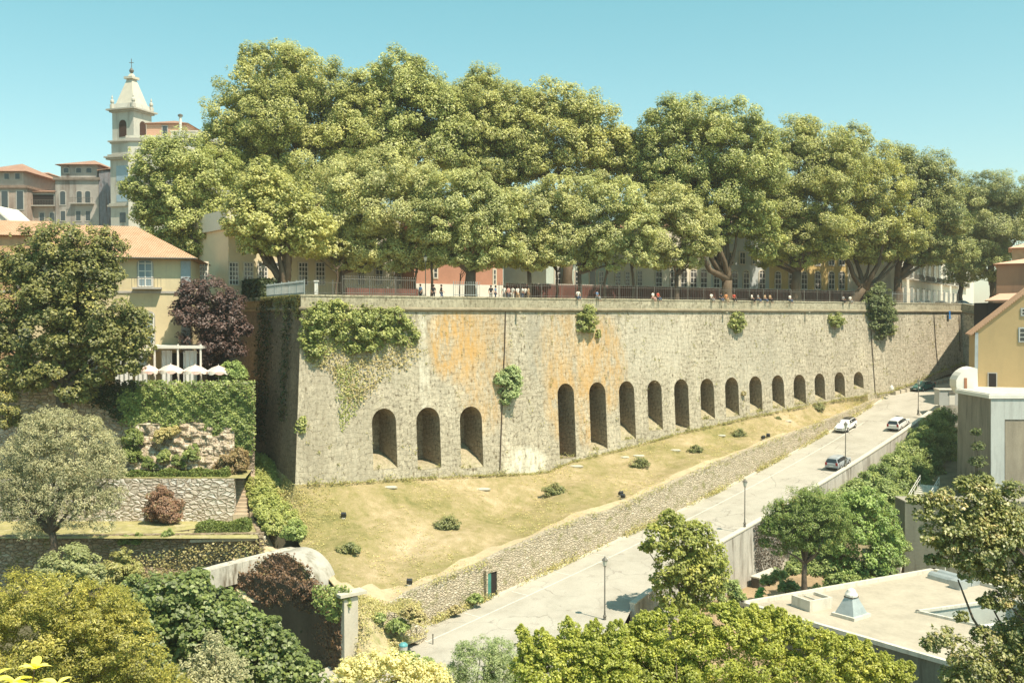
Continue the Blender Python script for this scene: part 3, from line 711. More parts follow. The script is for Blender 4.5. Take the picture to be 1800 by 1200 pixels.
# terraces
slab("upper_terrace", [(-75, 98.4, -8.2), (-26.2, 98.4, -8.2), (-30, 110, -8.2), (-44, 128, -8.2), (-75, 128, -8.2)], path_m)
slab("middle_terrace", [(-75, 93, -15.25), (-25.0, 93, -15.25), (-25.8, 98.6, -15.25), (-75, 98.6, -15.25)], tgrass)
slab("lower_terrace", [(-75, 86, -19.35), (-22, 86, -19.35), (-24.5, 93.2, -19.3), (-75, 93.2, -19.3)], tgrass)
slab("valley_ground", [(-75, 40, -36), (-8, 40, -36), (-12, 71, -33), (-75, 71, -30)], base_m); slab("valley_ground", [(-75, 71, -30), (-12, 71, -33), (-26.5, 86, -27), (-75, 86, -22.8)], base_m)
# passage between the steps and the ivy-grown wall
q = MB(); pr = [((-27.6, 102, -17.6), (-26.2, 102, -17.6)), ((-26.0, 95, -18.9), (-23.6, 95, -19.6)), ((-24.6, 90, -20.4), (-20.9, 90, -21.0)), ((-24.4, 85.5, -21.6), (-18.5, 85.5, -21.8)), ((-22, 80, -23.2), (-16, 80, -23.2))]
for a_, b_ in zip(pr, pr[1:]): q.quad(a_[0], a_[1], b_[1], b_[0])
structure(q.build("garden_passage", path_m))
q = MB(); wallseg(q, (-25.9, 98.4, 0), (-24.6, 92.8, 0), (-15.3, -19.0), -21, .4); wallseg(q, (-24.4, 92.8, 0), (-22.0, 86.2, 0), (-19.25, -19.35), -24, .4); w_ = q.build("passage_edge_wall", brown_rub); tag(w_, "stepped stone edge of the terraces along the garden passage", "wall")
# ivy terrace wall
tw_ = empty("terrace_wall", P(340,800,98), "tall garden terrace wall half covered in green ivy below the parasols", "wall")
q = MB(); wallseg(q, (-62, 98, 0), (-25.6, 98, 0), (-6.9, -6.9), -15.6, .7)
q.build("wall_body", pink, tw_)
q = MB(); NXb, NYb = 60, 26; rr = []           # rough outcrop at its foot
from mathutils import noise as mnoise
for j_ in range(NYb+1):
    for i_ in range(NXb+1):
        px = 226+(412-226)*i_/NXb; py = 742+(824-742)*j_/NYb; Y = 97.75-1.7*(j_/NYb)**1.3
        v_ = P(px, py, Y); c_ = mnoise.cell_vector(Vector((px/13, py/9, 0))); d_ = mnoise.noise(Vector((px/15, py/11, 3)))*.6+(c_.x-.5)*.35
        edge = min(i_, NXb-i_, 4)/4; v_.y = Y-(d_+.15)*edge if j_ > 0 else 97.95; rr.append(v_)
q.add(rr, [(j_*(NXb+1)+i_, j_*(NXb+1)+i_+1, (j_+1)*(NXb+1)+i_+1, (j_+1)*(NXb+1)+i_) for j_ in range(NYb) for i_ in range(NXb)])
q.build("rock_footing", rubble("outcrop_stone", ((.56, .47, .36), (.46, .37, .27), (.66, .58, .47)), (.16, .11, .07), .85, .5, grime=.35, moss=(.24, .22, .09)), tw_)
Yw = lambda px, py: 97.9
ivy_px("ivy", [(232,668),(300,672),(447,668),(449,690),(446,794),(415,800),(385,785),(362,760),(350,733),(330,742),(300,752),(262,735),(238,752),(212,738),(205,700)], Yw, .24, ivy_m, tw_, 2.6, .8, 3)
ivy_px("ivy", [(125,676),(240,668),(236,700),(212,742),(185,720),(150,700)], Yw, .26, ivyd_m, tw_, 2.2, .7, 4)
# flat top of the ivy hedge with a pale stone line
q = MB(); q.box(P(360,674,98.6), (9, .5, .18)); q.build("coping", kerb_m, tw_)
# clipped hedge, pale wall with steps, path, rail
def hedge(name, label, cat, a, b, w, h, leaf, mat, seed=0, group=None, dense=1.0, core=True):
    a = Vector(a); b = Vector(b); L = (b-a).length; d = (b-a)/L; nn = Vector((d.y, -d.x, 0)).normalized(); rng = np.random.default_rng(seed)
    e = empty(name, a, label, cat, group); n = int(dense*2.6*(L*h*2+L*w+w*h*2)/(leaf*leaf*.31)*.8)
    u = rng.random(n)*L; f = rng.random(n); C = []; N = []
    tot = 2*h+w
    for k in range(n):
        x = f[k]*tot; j = .12*math.sin(u[k]*2.1+seed)+rng.normal(0, .05)
        if x < h: o = nn*(w/2+j); z = x; nm = nn
        elif x < h+w: o = nn*(x-h-w/2); z = h+j; nm = Vector((0, 0, 1))
        else: o = -nn*(w/2+j); z = x-h-w; nm = -nn
        C.append(a + d*u[k] + o + Vector((0, 0, z+j*.5))); N.append(nm)
    for end, sg in ((0, -1), (L, 1)):
        for k in range(int(n*.06)+8):
            C.append(a + d*(end+rng.normal(0, .06)) + nn*rng.uniform(-w/2, w/2) + Vector((0, 0, rng.random()*h))); N.append(d*sg)
    C = np.array([tuple(c) for c in C]); N = np.array([tuple(c) for c in N]); LEAFCOUNT[0] += n
    mesh_quads("foliage", leaves(C, N, leaf, rng, .6, .75), mat, e)
    q = MB()                              # woody inside
    zz = []
    for i in range(int(L/.5)+1):
        p = a+d*min(L, i*.5); zz += [p, p+Vector((rng.normal(0, .1), rng.normal(0, .1), h*.8))][::1 if i % 2 == 0 else -1]
    q.tube(zz, .04, 5)
    q.build("stems", bark_m, e)
    return e
bark_m = plain("bark", (.12, .09, .065), var=.35, scale=2.5, bump=.5)
barkp_m = plain("plane_bark", (.13, .095, .062), var=.4, scale=1.3, bump=.4)
hedge("clipped_hedge", "long clipped hedge along the top of the pale garden wall", "hedge", P(212,850,94), P(402,843,94), .8, 1.0, .16, hedge_m, 11)
w2 = empty("garden_wall", P(300,915,93), "pale blocky garden wall with a reddish bush against it", "wall")
q = MB(); a_, b_ = P(-420,915,93), P(412,915,93); wallseg(q, a_, b_, (-15.3, -15.3), -20, .6); q.build("wall_body", pale_rub, w2)
q = MB(); wallseg(q, a_+Vector((0, -.03, 0)), b_+Vector((0, -.03, 0)), (-16.42, -15.2), -16.7, .7) if False else None
red_b = leafmat("reddish_bush_leaf", (.14, .075, .045), (.22, .13, .08), (.16, .17, .07), .2, 1.2)
def bush(name, label, cat, spec, Y, leaf, mat, seed=0, group=None, base=None, **kw):
    rng = np.random.default_rng(400+seed); lb = px_lobes(spec, Y, rng)
    lo = min(c[2]-r[2] for c, r in lb); c0 = lb[0][0]
    e = empty(name, base or (c0[0], c0[1], lo), label, cat, group); kw.setdefault('cover', 1.9); kw.setdefault('sub', .4)
    crown("foliage", lb, leaf, mat, e, rng, **kw)
    q = MB(); b0 = Vector(e.location)
    for c, r in lb[:6]: bough(q, b0+Vector(rng.normal(0, .1, 3))*Vector((1, 1, 0)), Vector(c), .06+.01*r[0], .015, rng, 4, -.02, 5)
    q.build("stems", bark_m, e, smooth=True); return e
bush("garden_bush", "reddish brown bush growing up the pale garden wall", "bush", [(284,880,20),(290,900,22),(270,905,14),(305,905,14)], 92, .16, red_b, 1)
bush("garden_bush", "withered brownish bush at the top of the garden steps", "bush", [(410,818,18),(398,806,13),(420,803,14),(388,822,12)], 95.5, .16, leafmat("dry_bush_leaf", (.17,.12,.055), (.26,.19,.09), (.2,.2,.08), .2, 1), 2)
bush("garden_bush", "small green bush among the boulders left of a second one", "bush", [(287,806,9),(290,798,7)], 96, .15, ivy_m, 3)
bush("garden_bush", "round green bush at the foot of the boulders nearest the steps", "bush", [(336,800,11),(340,790,8)], 96, .15, ivy_m, 4)
bush("garden_bush", "tuft of dry grass hanging over the boulders under the ivy", "bush", [(285,765,11),(278,772,8),(300,758,9)], 96.5, .15, leafmat("dry_tuft", (.28,.24,.09), (.40,.34,.15), None, .2, 1), 5)
for px_, py_, r_, l_ in ((234,770,13,"scraggly bush at the upper left edge of the rocks"), (230,800,14,"scraggly bush at the lower left edge of the rocks"), (262,815,9,"tiny bush at the foot of the rocks near the olive tree"), (312,812,8,"tiny bush in the middle of the foot of the rocks")):
    bush("garden_bush", l_, "bush", [(px_, py_, r_), (px_+8, py_+5, r_*.7), (px_-4, py_-8, r_*.6)], 96, .16, hedge_m, 60+px_)
st = empty("garden_steps", P(432,905,93), "narrow flight of stone garden steps at the end of the pale wall", "steps")
q = MB()
for k in range(11):
    t = k/10; p = P(422,903,93).lerp(P(416,838,97.4), t)
    q.box(p+Vector((0, .25, -.35)), (1.35, .62, .7))
q.build("step", plain("garden_step", (.50, .40, .29), var=.25, scale=1.5), st)
hedge("clipped_hedge", "short thick clipped hedge on the terrace below the pale wall", "hedge", P(347,947,88.6), P(440,942,89.2), 1.3, 1.35, .16, hedge_m, 12)
fr = empty("garden_rail", P(205,955,87.5), "low wooden rail fence along the dry terrace grass", "fence")
q = MB(); fa, fb = P(200,958,88.3), P(343,938,88.8); q.tube([fa+Vector((0, 0, .45)), fb+Vector((0, 0, .45))], .05, 6); q.build("rail", bark_m, fr)
for i in range(13): p = fa.lerp(fb, i/12); MB().tube([p-Vector((0, 0, .3)), p+Vector((0, 0, .5))], .05, 6).build("post", bark_m, fr)
for i, (px, py) in enumerate([(218,952),(240,950),(293,942)]):
    bush("garden_shrub", ["small sprig shrub beside the olive tree on the path edge", "second sprig shrub from the olive tree on the path edge", "lone sprig shrub in front of the wooden rail"][i], "shrub", [(px, py, 8), (px+4, py-7, 6)], 87, .14, ivy_m, 20+i)
w3 = empty("garden_wall", P(330,1010,86), "long low brown stone wall with dry weeds under the rail fence", "wall")
q = MB(); wallseg(q, P(-500,960,85.6), P(462,950,87.5), (-19.4, -19.25), -24, .6); q.build("wall_body", brown_rub, w3)
ivy_px("weeds", [(190,985),(260,975),(330,962),(400,955),(462,948),(466,975),(430,985),(380,985),(300,1010),(230,1030),(190,1030)], lambda x, y: 85.9, .2, leafmat("wall_weed", (.16,.14,.05), (.30,.25,.11), (.17,.19,.06), .2, .6), w3, .55, .4, 6)
q = MB(); q.box(P(400,950,87)+Vector((0, .2, .1)), (6.4, .7, .25), Matrix.Rotation(.12, 3, 'Z')); q.build("coping", kerb_m, w3)
# broad ivy-grown boundary wall running down towards the vaulted gatehouse
hw = empty("ivy_wall", P(470,880,96), "broad ivy covered wall running down beside the dry lawn", "wall")
q = MB(); ridge = [P(432,803,103.5), P(462,812,101.5), P(464,838,98.5), P(480,872,95), P(498,905,91.5), P(508,925,89.8)]
for a, b in zip(ridge, ridge[1:]):
    d = (b-a); nn = Vector((d.y, -d.x, 0)).normalized()*1.25
    q.prism([a+nn-Vector((0, 0, .35)), a-nn-Vector((0, 0, .35)), a-nn-Vector((0, 0, 6.0)), a+nn-Vector((0, 0, 6.0))], d)
q.build("wall_body", plain("ivy_wall_core", (.10, .09, .06)), hw)
rng1 = np.random.default_rng(31); lb = []
for a, b in zip(ridge, ridge[1:]):
    m = max(2, int((b-a).length/.75))
    for k in range(m):
        p = a.lerp(b, k/m); d = (b-a); nn = Vector((d.y, -d.x, 0)).normalized()
        for o, dz in ((-1.0, 0), (0, .1), (1.0, 0)): lb.append((tuple(p+nn*o+Vector((0, 0, -.5+dz+rng1.normal(0, .08)))), (.9, .9, .72)))
crown("ivy", lb, .2, leafmat("ridge_ivy", (.17, .20, .05), (.28, .29, .09), None, .25, .5), hw, rng1, cover=1.3, fill=.1)
C, N = [], []
for a, b in zip(ridge[1:], ridge[2:]):
    d = b-a; nn = Vector((d.y, -d.x, 0)).normalized()
    if nn.x > 0: nn = -nn
    for k in range(1500):
        C.append(tuple(a.lerp(b, rng1.random())+nn*(1.0+rng1.random()*.25)-Vector((0, 0, .6+rng1.random()*3.2)))); N.append(tuple(nn))
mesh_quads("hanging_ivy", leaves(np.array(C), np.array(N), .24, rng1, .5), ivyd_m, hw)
bush("garden_bush", "rounded bright green bush between the ivy wall and the gatehouse vault", "bush", [(517,930,14),(508,938,11),(524,940,11)], 88, .18, leafmat("bright_bush", (.13,.17,.045), (.22,.26,.08), None, .25, .6), 6)
# weathered pale wall leading to the vault
pw = empty("lane_wall", P(440,985,83), "thick weathered pale wall curving beside the garden passage", "wall")
q = MB(); pts = [P(362,1000,80.5), P(400,990,82), P(450,978,84), P(500,965,86.3), P(518,962,87.2), P(524,972,86)]
for a, b in zip(pts, pts[1:]):
    d = (b-a); nn = Vector((d.y, -d.x, 0)).normalized()*.55
    q.prism([a+nn, a-nn, a-nn-Vector((0, 0, 1.7)), a+nn-Vector((0, 0, 1.7))], d*1.01)
q.build("wall_body", plain("weathered_plaster", (.50, .47, .40), var=.3, scale=1.1, dirt=(.18, .15, .11), bump=.3), pw)
# gatehouse with barrel vault
gh = empty("vaulted_gatehouse", P(500,1150,78), "old gatehouse with pale rounded vault roof and brown vines hanging down its dark wall", "building")
GA, GB = P(600,1046,72), P(392,1006,84); gd = (GB-GA); gdn = Vector((gd.x, gd.y, 0)).normalized(); gax = Vector((.774, .633, 0))
q = MB(); D_ = Vector((0, 0, -15))
q.prism([GA, GB, GB+D_, GA+D_], gax*1.0); q.build("wall_body", plain("shaded_render", (.085, .065, .045), var=.35, scale=.6, streak=True), gh)  # wall colour darkened to carry the shade on this side
q = MB(); q.box(GA+gax*.5-gdn*.25+Vector((0, 0, -7.4)), (1.15, .5, 14.5), Matrix.Rotation(math.atan2(gax.y, gax.x), 3, 'Z')); q.build("corner_pilaster", plain("pale_pilaster", (.50, .46, .38), var=.2, scale=.8, streak=True), gh)
q = MB(); q.box(GA+gax*.6-gdn*.2+Vector((0, 0, .12)), (2.2, 1.1, .22), Matrix.Rotation(math.atan2(gax.y, gax.x), 3, 'Z')); q.build("cap_stone", kerb_m, gh)
vc = P(497,1043,80); vt = Vector((-.9, .43, 0)); vx = Vector((.43, .9, 0)); VR = 3.15
q = MB(); rows = []
for e_ in (0.0, 3.1):
    rows.append([vc + vx*e_ - vt*VR*math.cos(math.pi*k/20) + Vector((0, 0, VR*math.sin(math.pi*k/20))) for k in range(21)])
low = [[p+Vector((0, 0, -4)) for p in (r_[0], r_[-1])] for r_ in rows]
q.add(rows[0]+rows[1], [(k, k+1, 22+k, 21+k) for k in range(20)])
q.quad(rows[0][0], rows[1][0], low[1][0], low[0][0]); q.quad(rows[0][-1], rows[1][-1], low[1][1], low[0][1])
q.build("vault", plain("vault_plaster", (.40, .38, .33), var=.2, scale=.5, dirt=(.22, .20, .15), bump=.4), gh, smooth=True)
q = MB(); q.poly([p-vx*-.02 for p in rows[0]]+[low[0][1], low[0][0]]); q.poly(rows[1]+[low[1][1], low[1][0]]); q.build("gable", plain("gable_dark", (.14, .11, .08), var=.4), gh)
Yg = lambda px, py: 72+12*max(0, (600-px)/208)
Yv = lambda px, py: 79.6+ (500-px)*.02
ivy_px("withered_vines", [(432,1040),(440,1004),(458,984),(482,971),(510,972),(520,984),(540,996),(560,1034),(564,1060),(520,1058)], Yv, .2, brown_m, gh, 2.0, .5, 8)
ivy_px("withered_vines", [(392,1002),(440,1008),(500,1016),(560,1024),(578,1040),(572,1078),(520,1070),(470,1062),(430,1044),(395,1030)], Yg, .2, brown_m, gh, 2.4, 1.1, 9)
ivy_px("hanging_creeper", [(548,1030),(600,1028),(618,1040),(612,1075),(598,1095),(575,1085),(555,1070)], lambda x, y: 72.2, .2, ivy_m, gh, 1.9, 1.0, 10)
ivy_px("hanging_creeper", [(560,1070),(606,1080),(604,1180),(560,1200),(540,1200),(545,1120)], Yg, .22, brown_m, gh, .8, .5, 13)
ivy_px("hanging_creeper", [(380,1020),(450,1045),(545,1075),(560,1200),(430,1200),(400,1100)], Yg, .26, ivyd_m, gh, .8, .4, 14)
# ---------------------------------------------------------------- buildings
def tiles(name, c1, c2, dirt):
    t = NT(name); p = t.pos(); uvx = t.nd("TexWave", wave_type='BANDS', bands_direction='X', wave_profile='SIN')
    t.put(uvx.inputs["Vector"], t.mapping(t.uv(), (1, 1, 1))); uvx.inputs["Scale"].default_value = 1.3; uvx.inputs["Distortion"].default_value = .3
    w2_ = t.nd("TexWave", wave_type='BANDS', bands_direction='Y', wave_profile='SAW'); t.put(w2_.inputs["Vector"], t.uv()); w2_.inputs["Scale"].default_value = .8
    n = t.noise(p, .8, 6, .7); n2 = t.noise(p, 5, 3, .7)
    c = t.ramp(t.math('ADD', t.math('MULTIPLY', n, .6), t.math('MULTIPLY', n2, .4)), [(.35, c1), (.6, c2)])
    c = t.mix(t.math('MULTIPLY', t.ramp(uvx.outputs["Fac"], [(0.0, 1.0), (.35, 0.0)]), .55), c, dirt)
    t.bump(t.math('ADD', uvx.outputs["Fac"], t.math('MULTIPLY', w2_.outputs["Fac"], .3)), .8, .12)
    return t.done(c, .85)
tile_m = tiles("clay_roof_tiles", (.50, .29, .17), (.62, .40, .26), (.30, .15, .09))
tile_old = tiles("old_roof_tiles", (.40, .22, .15), (.50, .31, .22), (.22, .12, .08))
glass = NT("window_glass"); glass.b.inputs["Specular IOR Level"].default_value = .6; glass = glass.done((.05, .06, .065), .12)
glass_b = NT("sky_tinted_glass"); glass_b.b.inputs["Specular IOR Level"].default_value = .9; glass_b = glass_b.done((.25, .32, .36), .1)  # sky reflection put into the panes as a pale blue base colour
white_p = plain("white_paint", (.72, .70, .64), var=.08)
trim_m = plain("granite_trim", (.42, .39, .35), var=.2)
def house(name, label, A, B, zb_, zt_, depth, wall, roofm, roof=None, rh=2.5, over=.6, wins=(), group=None, trim=None, glassm=None, cat="building", cornice=None):
    """upright building: front from A (left) to B (right) in plan, windows = (u0,u1,z0,z1,kind,nx,ny)"""
    A = Vector((A[0], A[1], 0)); B = Vector((B[0], B[1], 0)); L = (B-A).length; u = (B-A)/L; n = Vector((u.y, -u.x, 0))
    if n.y > 0: n = -n
    e = empty(name, (A+B)/2+Vector((0, 0, zb_)), label, cat, group); Z = Vector((0, 0, 1)); bk = -n*depth
    q = MB(); q.prism([A+Z*zb_, B+Z*zb_, B+Z*zt_, A+Z*zt_], bk); q.build("wall", wall, e)
    if cornice:
        q = MB(); q.prism([A-u*.3+n*.35+Z*(zt_-.5), B+u*.3+n*.35+Z*(zt_-.5), B+u*.3+n*.35+Z*(zt_-.02), A-u*.3+n*.35+Z*(zt_-.02)], bk-n*.7); q.build("cornice", cornice, e)
    if roof:
        c = [A-u*over+n*over, B+u*over+n*over, B+u*over+bk-n*over, A-u*over+bk-n*over]; c = [p+Z*zt_ for p in c]; q = MB()
        if roof == 'hip':
            h = min(depth/2+over, L/2+over-.1); r1 = (c[0]+c[3])/2+u*h+Z*rh; r2 = (c[1]+c[2])/2-u*h+Z*rh
            q.poly([c[0], c[1], r2, r1]); q.poly([c[1], c[2], r2]); q.poly([c[2], c[3], r1, r2]); q.poly([c[3], c[0], r1]); q.poly([p-Z*.06 for p in c])
        elif roof == 'flat':
            q.prism([p+Z*.02 for p in c], Z*rh)
        elif roof == 'gable':           # ridge parallel to the front
            r1 = (c[0]+c[3])/2+Z*rh; r2 = (c[1]+c[2])/2+Z*rh
            q.poly([c[0], c[1], r2, r1]); q.poly([c[2], c[3], r1, r2]); q.poly([c[1], c[2], r2]); q.poly([c[3], c[0], r1]); q.poly([p-Z*.06 for p in c])
        elif roof == 'mono':
            q.prism([c[0], c[1], c[2]+Z*rh, c[3]+Z*rh], Z*.15)
        ro = q.build("roof", roofm, e)
    F = lambda uu, z, o=0: A+u*uu+n*o+Z*z
    for w in wins:
        u0, u1, z0, z1 = w[:4]; kind = w[4] if len(w) > 4 else 'w'; nx = w[5] if len(w) > 5 else 2; ny = w[6] if len(w) > 6 else 3
        if kind == 'balcony':
            q = MB(); q.prism([F(u0, z0), F(u1, z0), F(u1, z0+.18), F(u0, z0+.18)], n*.9); bal = q.build("balcony", trim or trim_m, e)
            q = MB(); m = max(4, int((u1-u0)/.3))
            for i in range(m+1): x = u0+(u1-u0)*i/m; q.tube([F(x, z0+.18, .86), F(x, z0+1.15, .86)], .022, 4)
            q.tube([F(u0, z0+1.15, .86), F(u1, z0+1.15, .86)], .03, 4); q.build("balustrade", iron, bal)
            continue
        q = MB(); t = .16; arch = kind == 'a'; mh = (u1-u0)*.28 if arch else 0
        def ring(o, i_):
            a, b, c_, d_ = u0-o, u1+o, z0-(o if kind != 'd' else 0), z1+o
            top = [((a+b)/2+(b-a)/2*math.cos(math.pi*k/8), z1-mh+(mh+o)*math.sin(math.pi*k/8)) for k in range(9)] if arch else [(b, d_), (a, d_)]
            return [(a, c_), (b, c_)] + top
        R_ = ring(t, 0)
        q.prism([F(x, z, -.05) for x, z in R_], n*.13); f = q.build("window" if kind != 'd' else "door", trim or trim_m, e)
        I_ = ring(-.02, 0)
        q = MB(); q.prism([F(x, z, .05) for x, z in I_], n*.04); q.build("pane" if kind != 'd' else "leaf", glassm or (glass if kind != 'd' else blackish), f)
        if nx and kind != 'd':
            q = MB(); th = .035+.012*(u1-u0)
            for i in range(nx+1): x = u0+(u1-u0)*i/nx; q.prism([F(x-th, z0, .09), F(x+th, z0, .09), F(x+th, z1-mh*.4, .09), F(x-th, z1-mh*.4, .09)], n*.025)
            for i in range(ny+1): z = z0+(z1-mh-z0)*i/ny; q.prism([F(u0, z-th, .092), F(u1, z-th, .092), F(u1, z+th, .092), F(u0, z+th, .092)], n*.025)
            q.build("sash", white_p, f)
    return e
# yellow mansion behind the parasol terrace
ym = plain("yellow_plaster", (.64, .54, .34), var=.1, scale=.4, dirt=(.56, .47, .31), bump=.05)
mu = Vector((.98, .2, 0)).normalized(); mR = P(334,455,106); mL = mR - mu*34
def mw(px, py): d = ray(px, py); t = (d.x*mL.y-mL.x*d.y)/(mu.x*d.y-mu.y*d.x); p = mL+mu*t; return t, d.z*p.y/d.y
def wrect(x0, y0, x1, y1, f=mw): a = f(x0, y1); b = f(x1, y0); return (a[0], b[0], a[1], b[1])
man = house("mansion", "yellow plastered mansion with orange tiled hipped roof behind the large dark tree", mL, mR, -8.2, mR.z, 13, ym, tile_m, 'hip', 3.9, .9,
    [(*wrect(244,457,267,503), 'a', 2, 3), (*wrect(247,548,270,604), 'a', 2, 3), (*wrect(120,457,143,503), 'a', 2, 3), (*wrect(120,548,143,604), 'a', 2, 3), (*wrect(30,457,53,503), 'a', 2, 3), (*wrect(30,548,53,604), 'a', 2, 3),
     (*wrect(234,512,285,508), 'balcony'), (*wrect(110,512,155,508), 'balcony')], glassm=glass_b)
q = MB(); pL = mR+Vector((0, 0, 0)); q.prism([Vector((mR.x-.9, mR.y-.2, -8.2))-Vector((0, .1, 0)), Vector((mR.x+.02, mR.y-.02, -8.2))-Vector((0, .1, 0)), Vector((mR.x+.02, mR.y-.02, mR.z-.2))-Vector((0, .1, 0)), Vector((mR.x-.9, mR.y-.2, mR.z-.2))-Vector((0, .1, 0))], (0, .3, 0)); q.build("corner_pilaster", plain("blue_grey_trim", (.36, .40, .42)), man)
q = MB(); ez = mR.z; q.tube([mL+Vector((0, -.95, 0)), mR+Vector((.9, -.75, 0))], .09, 6); q.build("gutter", iron, man)
# low belt course
t1, z1 = mw(200, 513); q = MB(); q.prism([mL+mu*.0+Vector((0, -.0, z1-mL.z-.12)), mR+Vector((0, 0, z1-mR.z-.12)), mR+Vector((0, 0, z1-mR.z+.12)), mL+Vector((0, 0, z1-mL.z+.12))], (.02, -.1, 0)); q.build("belt_course", trim_m, man)
# left wing roof and white gable end
house("outbuilding", "low tiled wing at the left edge behind the dark tree", (-62, 100), (-49, 103), -8, 8.2, 9, plain("salmon_plaster", (.52, .33, .19)), tile_m, 'gable', 1.9, .5)
g = empty("white_gable", P(0,400,120), "bare white gable end rising at the left edge of the photo", "building")
q = MB(); q.prism([P(-60,410,121), P(40,408,121), P(30,398,121), P(-12,362,121), P(-60,402,121)], (0, 6, 0)); q.build("wall", plain("white_lime", (.62, .58, .52)), g)
q = MB(); q.prism([P(38,406,120.8), P(-13,360,120.8), P(-13,364,120.8), P(33,406,120.8)], (0, 6.3, 0)); q.build("coping", white_p, g)
# glazed pavilion with curtains
pv = empty("garden_pavilion", P(300,672,101), "flat roofed garden pavilion with white curtains behind the parasols", "pavilion")
pa, pb = P(150,612,101.5), P(354,610,101.5); ztp = pb.z; zf = -8.2
q = MB(); q.box(((P(256,612,101.5).x+pb.x)/2, 103.6, ztp), (pb.x-P(256,612,101.5).x+.3, 4.6, .28)); q.build("roof", white_p, pv)
q = MB(); q.box(((pa.x+P(256,612,101.5).x)/2, 104.2, ztp-.5), (P(256,612,101.5).x-pa.x, 3.4, .2)); q.build("roof", white_p, pv)
for px in (272, 313, 353):
    p = P(px, 640, 101.45); MB().box((p.x, p.y, (ztp+.3+zf)/2), (.16, .16, ztp+.3-zf)).build("post", white_p, pv)
cur = plain("curtain_cloth", (.62, .64, .62), var=.12, bump=0)
def curtain(px0, px1, Y):
    q = MB(); a = P(px0, 640, Y).x; b = P(px1, 640, Y).x; n = int((b-a)/.07); r_ = []
    for i in range(n+1):
        x = a+(b-a)*i/n; y = Y+.09*math.sin(x*13); r_.append(((x, y, zf), (x, y, ztp-.35)))
    q.add([p for t in r_ for p in t], [(2*i, 2*i+2, 2*i+3, 2*i+1) for i in range(n)]); q.build("curtain", cur, pv, smooth=True)
for a_, b_ in ((202,232),(238,260),(284,303),(322,346)): curtain(a_, b_, 102.2)
curtain(152, 172, 103.5)
q = MB(); q.box(((pa.x+pb.x)/2, 105.6, (ztp+zf)/2-.3), (pb.x-pa.x, .15, ztp-zf-.9)); q.build("back_glazing", plain("dark_glazing", (.05, .045, .04), var=.2, rough=.3), pv)
# parasols
pink_p = plain("parasol_pink", (.70, .50, .44), var=.08, bump=0); cream_p = plain("parasol_cream", (.80, .74, .66), var=.06, bump=0)
def parasol(px, py, Y, label, rr=1.2):
    top = P(px, py, Y); e = empty("parasol", (top.x, top.y, zf), label, "parasol", "striped parasols on the terrace")
    NS = 24; q = MB(); apex = top; vs = [apex]; 
    for k in range(NS):
        a = 2*math.pi*k/NS; vs.append(top+Vector((rr*.55*math.cos(a), rr*.55*math.sin(a), -.22)))
    for k in range(NS):
        a = 2*math.pi*k/NS; s = .06*abs(math.sin(k*math.pi/3)); vs.append(top+Vector((rr*math.cos(a), rr*math.sin(a), -.62+s)))
    for k in range(NS):
        a = 2*math.pi*k/NS; s = .14 if k % 3 == 0 else 0; vs.append(top+Vector((rr*1.01*math.cos(a), rr*1.01*math.sin(a), -.92+s)))
    q.v = [tuple(v) for v in vs]
    for k in range(NS):
        k2 = (k+1) % NS; m = (k//3) % 2
        q.f += [(0, 1+k, 1+k2), (1+k, 1+NS+k, 1+NS+k2, 1+k2), (1+NS+k, 1+2*NS+k, 1+2*NS+k2, 1+NS+k2)]; q.m += [m, m, 1-m]
    q.build("canopy", [cream_p, pink_p], e)
    MB().tube([(top.x, top.y, zf), top+Vector((0, 0, .12))], .035, 6).build("pole", white_p, e)
    MB().lathe((top.x, top.y, zf), [(.35, 0), (.35, .06), (.08, .1)], 10).build("base", iron, e); return e
parasol(262, 641, 100.2, "leftmost striped parasol partly hidden by the dark tree", 1.0)
parasol(300, 640, 100.0, "striped parasol second from the dark tree, in front of the curtains")
parasol(343, 641, 100.0, "striped parasol before the right end of the white pavilion")
parasol(384, 642, 100.3, "striped parasol standing clear of the pavilion beside the purple tree", 1.15)
tab_m = plain("table_wood", (.16, .09, .06))
def table(px, Y, label):
    p = P(px, 665, Y); e = empty("cafe_table", (p.x, p.y, zf), label, "table", "cafe tables under the parasols")
    MB().lathe((p.x, p.y, zf), [(.02, .70), (.45, .70), (.45, .74), (.02, .74)], 14).build("tabletop", tab_m, e)
    MB().tube([(p.x, p.y, zf), (p.x, p.y, zf+.72)], .04, 6).build("leg", iron, e)
for px, l in ((325, "small dark table between two parasols near the pavilion post"), (372, "small dark table under the parasol by the purple tree")): table(px, 99.6, l)
# far buildings up the hill ---------------------------------------------------------
old_pl = plain("stained_old_plaster", (.36, .33, .30), var=.3, scale=.25, dirt=(.17, .13, .11), bump=.2)
old_pk = plain("stained_pinkish_plaster", (.38, .30, .25), var=.3, scale=.25, dirt=(.18, .12, .10), bump=.2)
FY = 190
def fpx(px, py, Y=FY): return P(px, py, Y)
def facade(px0, px1, Y0, Y1):            # measuring helper on a plan line
    a = P(px0, 400, Y0); b = P(px1, 400, Y1); d = Vector((b.x-a.x, b.y-a.y, 0)); L = d.length; d /= L
    def f(px, py):
        r_ = ray(px, py); t = (r_.x*a.y-a.x*r_.y)/(d.x*r_.y-d.y*r_.x); p = Vector((a.x, a.y, 0))+d*t; return t, r_.z*p.y/r_.y
    return a, b, f
a, b, f = facade(98, 174, 190, 190)
wl = []
for x in (106, 135, 150): wl.append((*wrect(x, 336, x+9, 360, f), 'a', 0, 0))
wl.append((*wrect(125, 362, 166, 359, f), 'balcony'))
for x in (107, 134, 151): wl.append((*wrect(x, 371, x+8, 388, f), 'w', 0, 0))
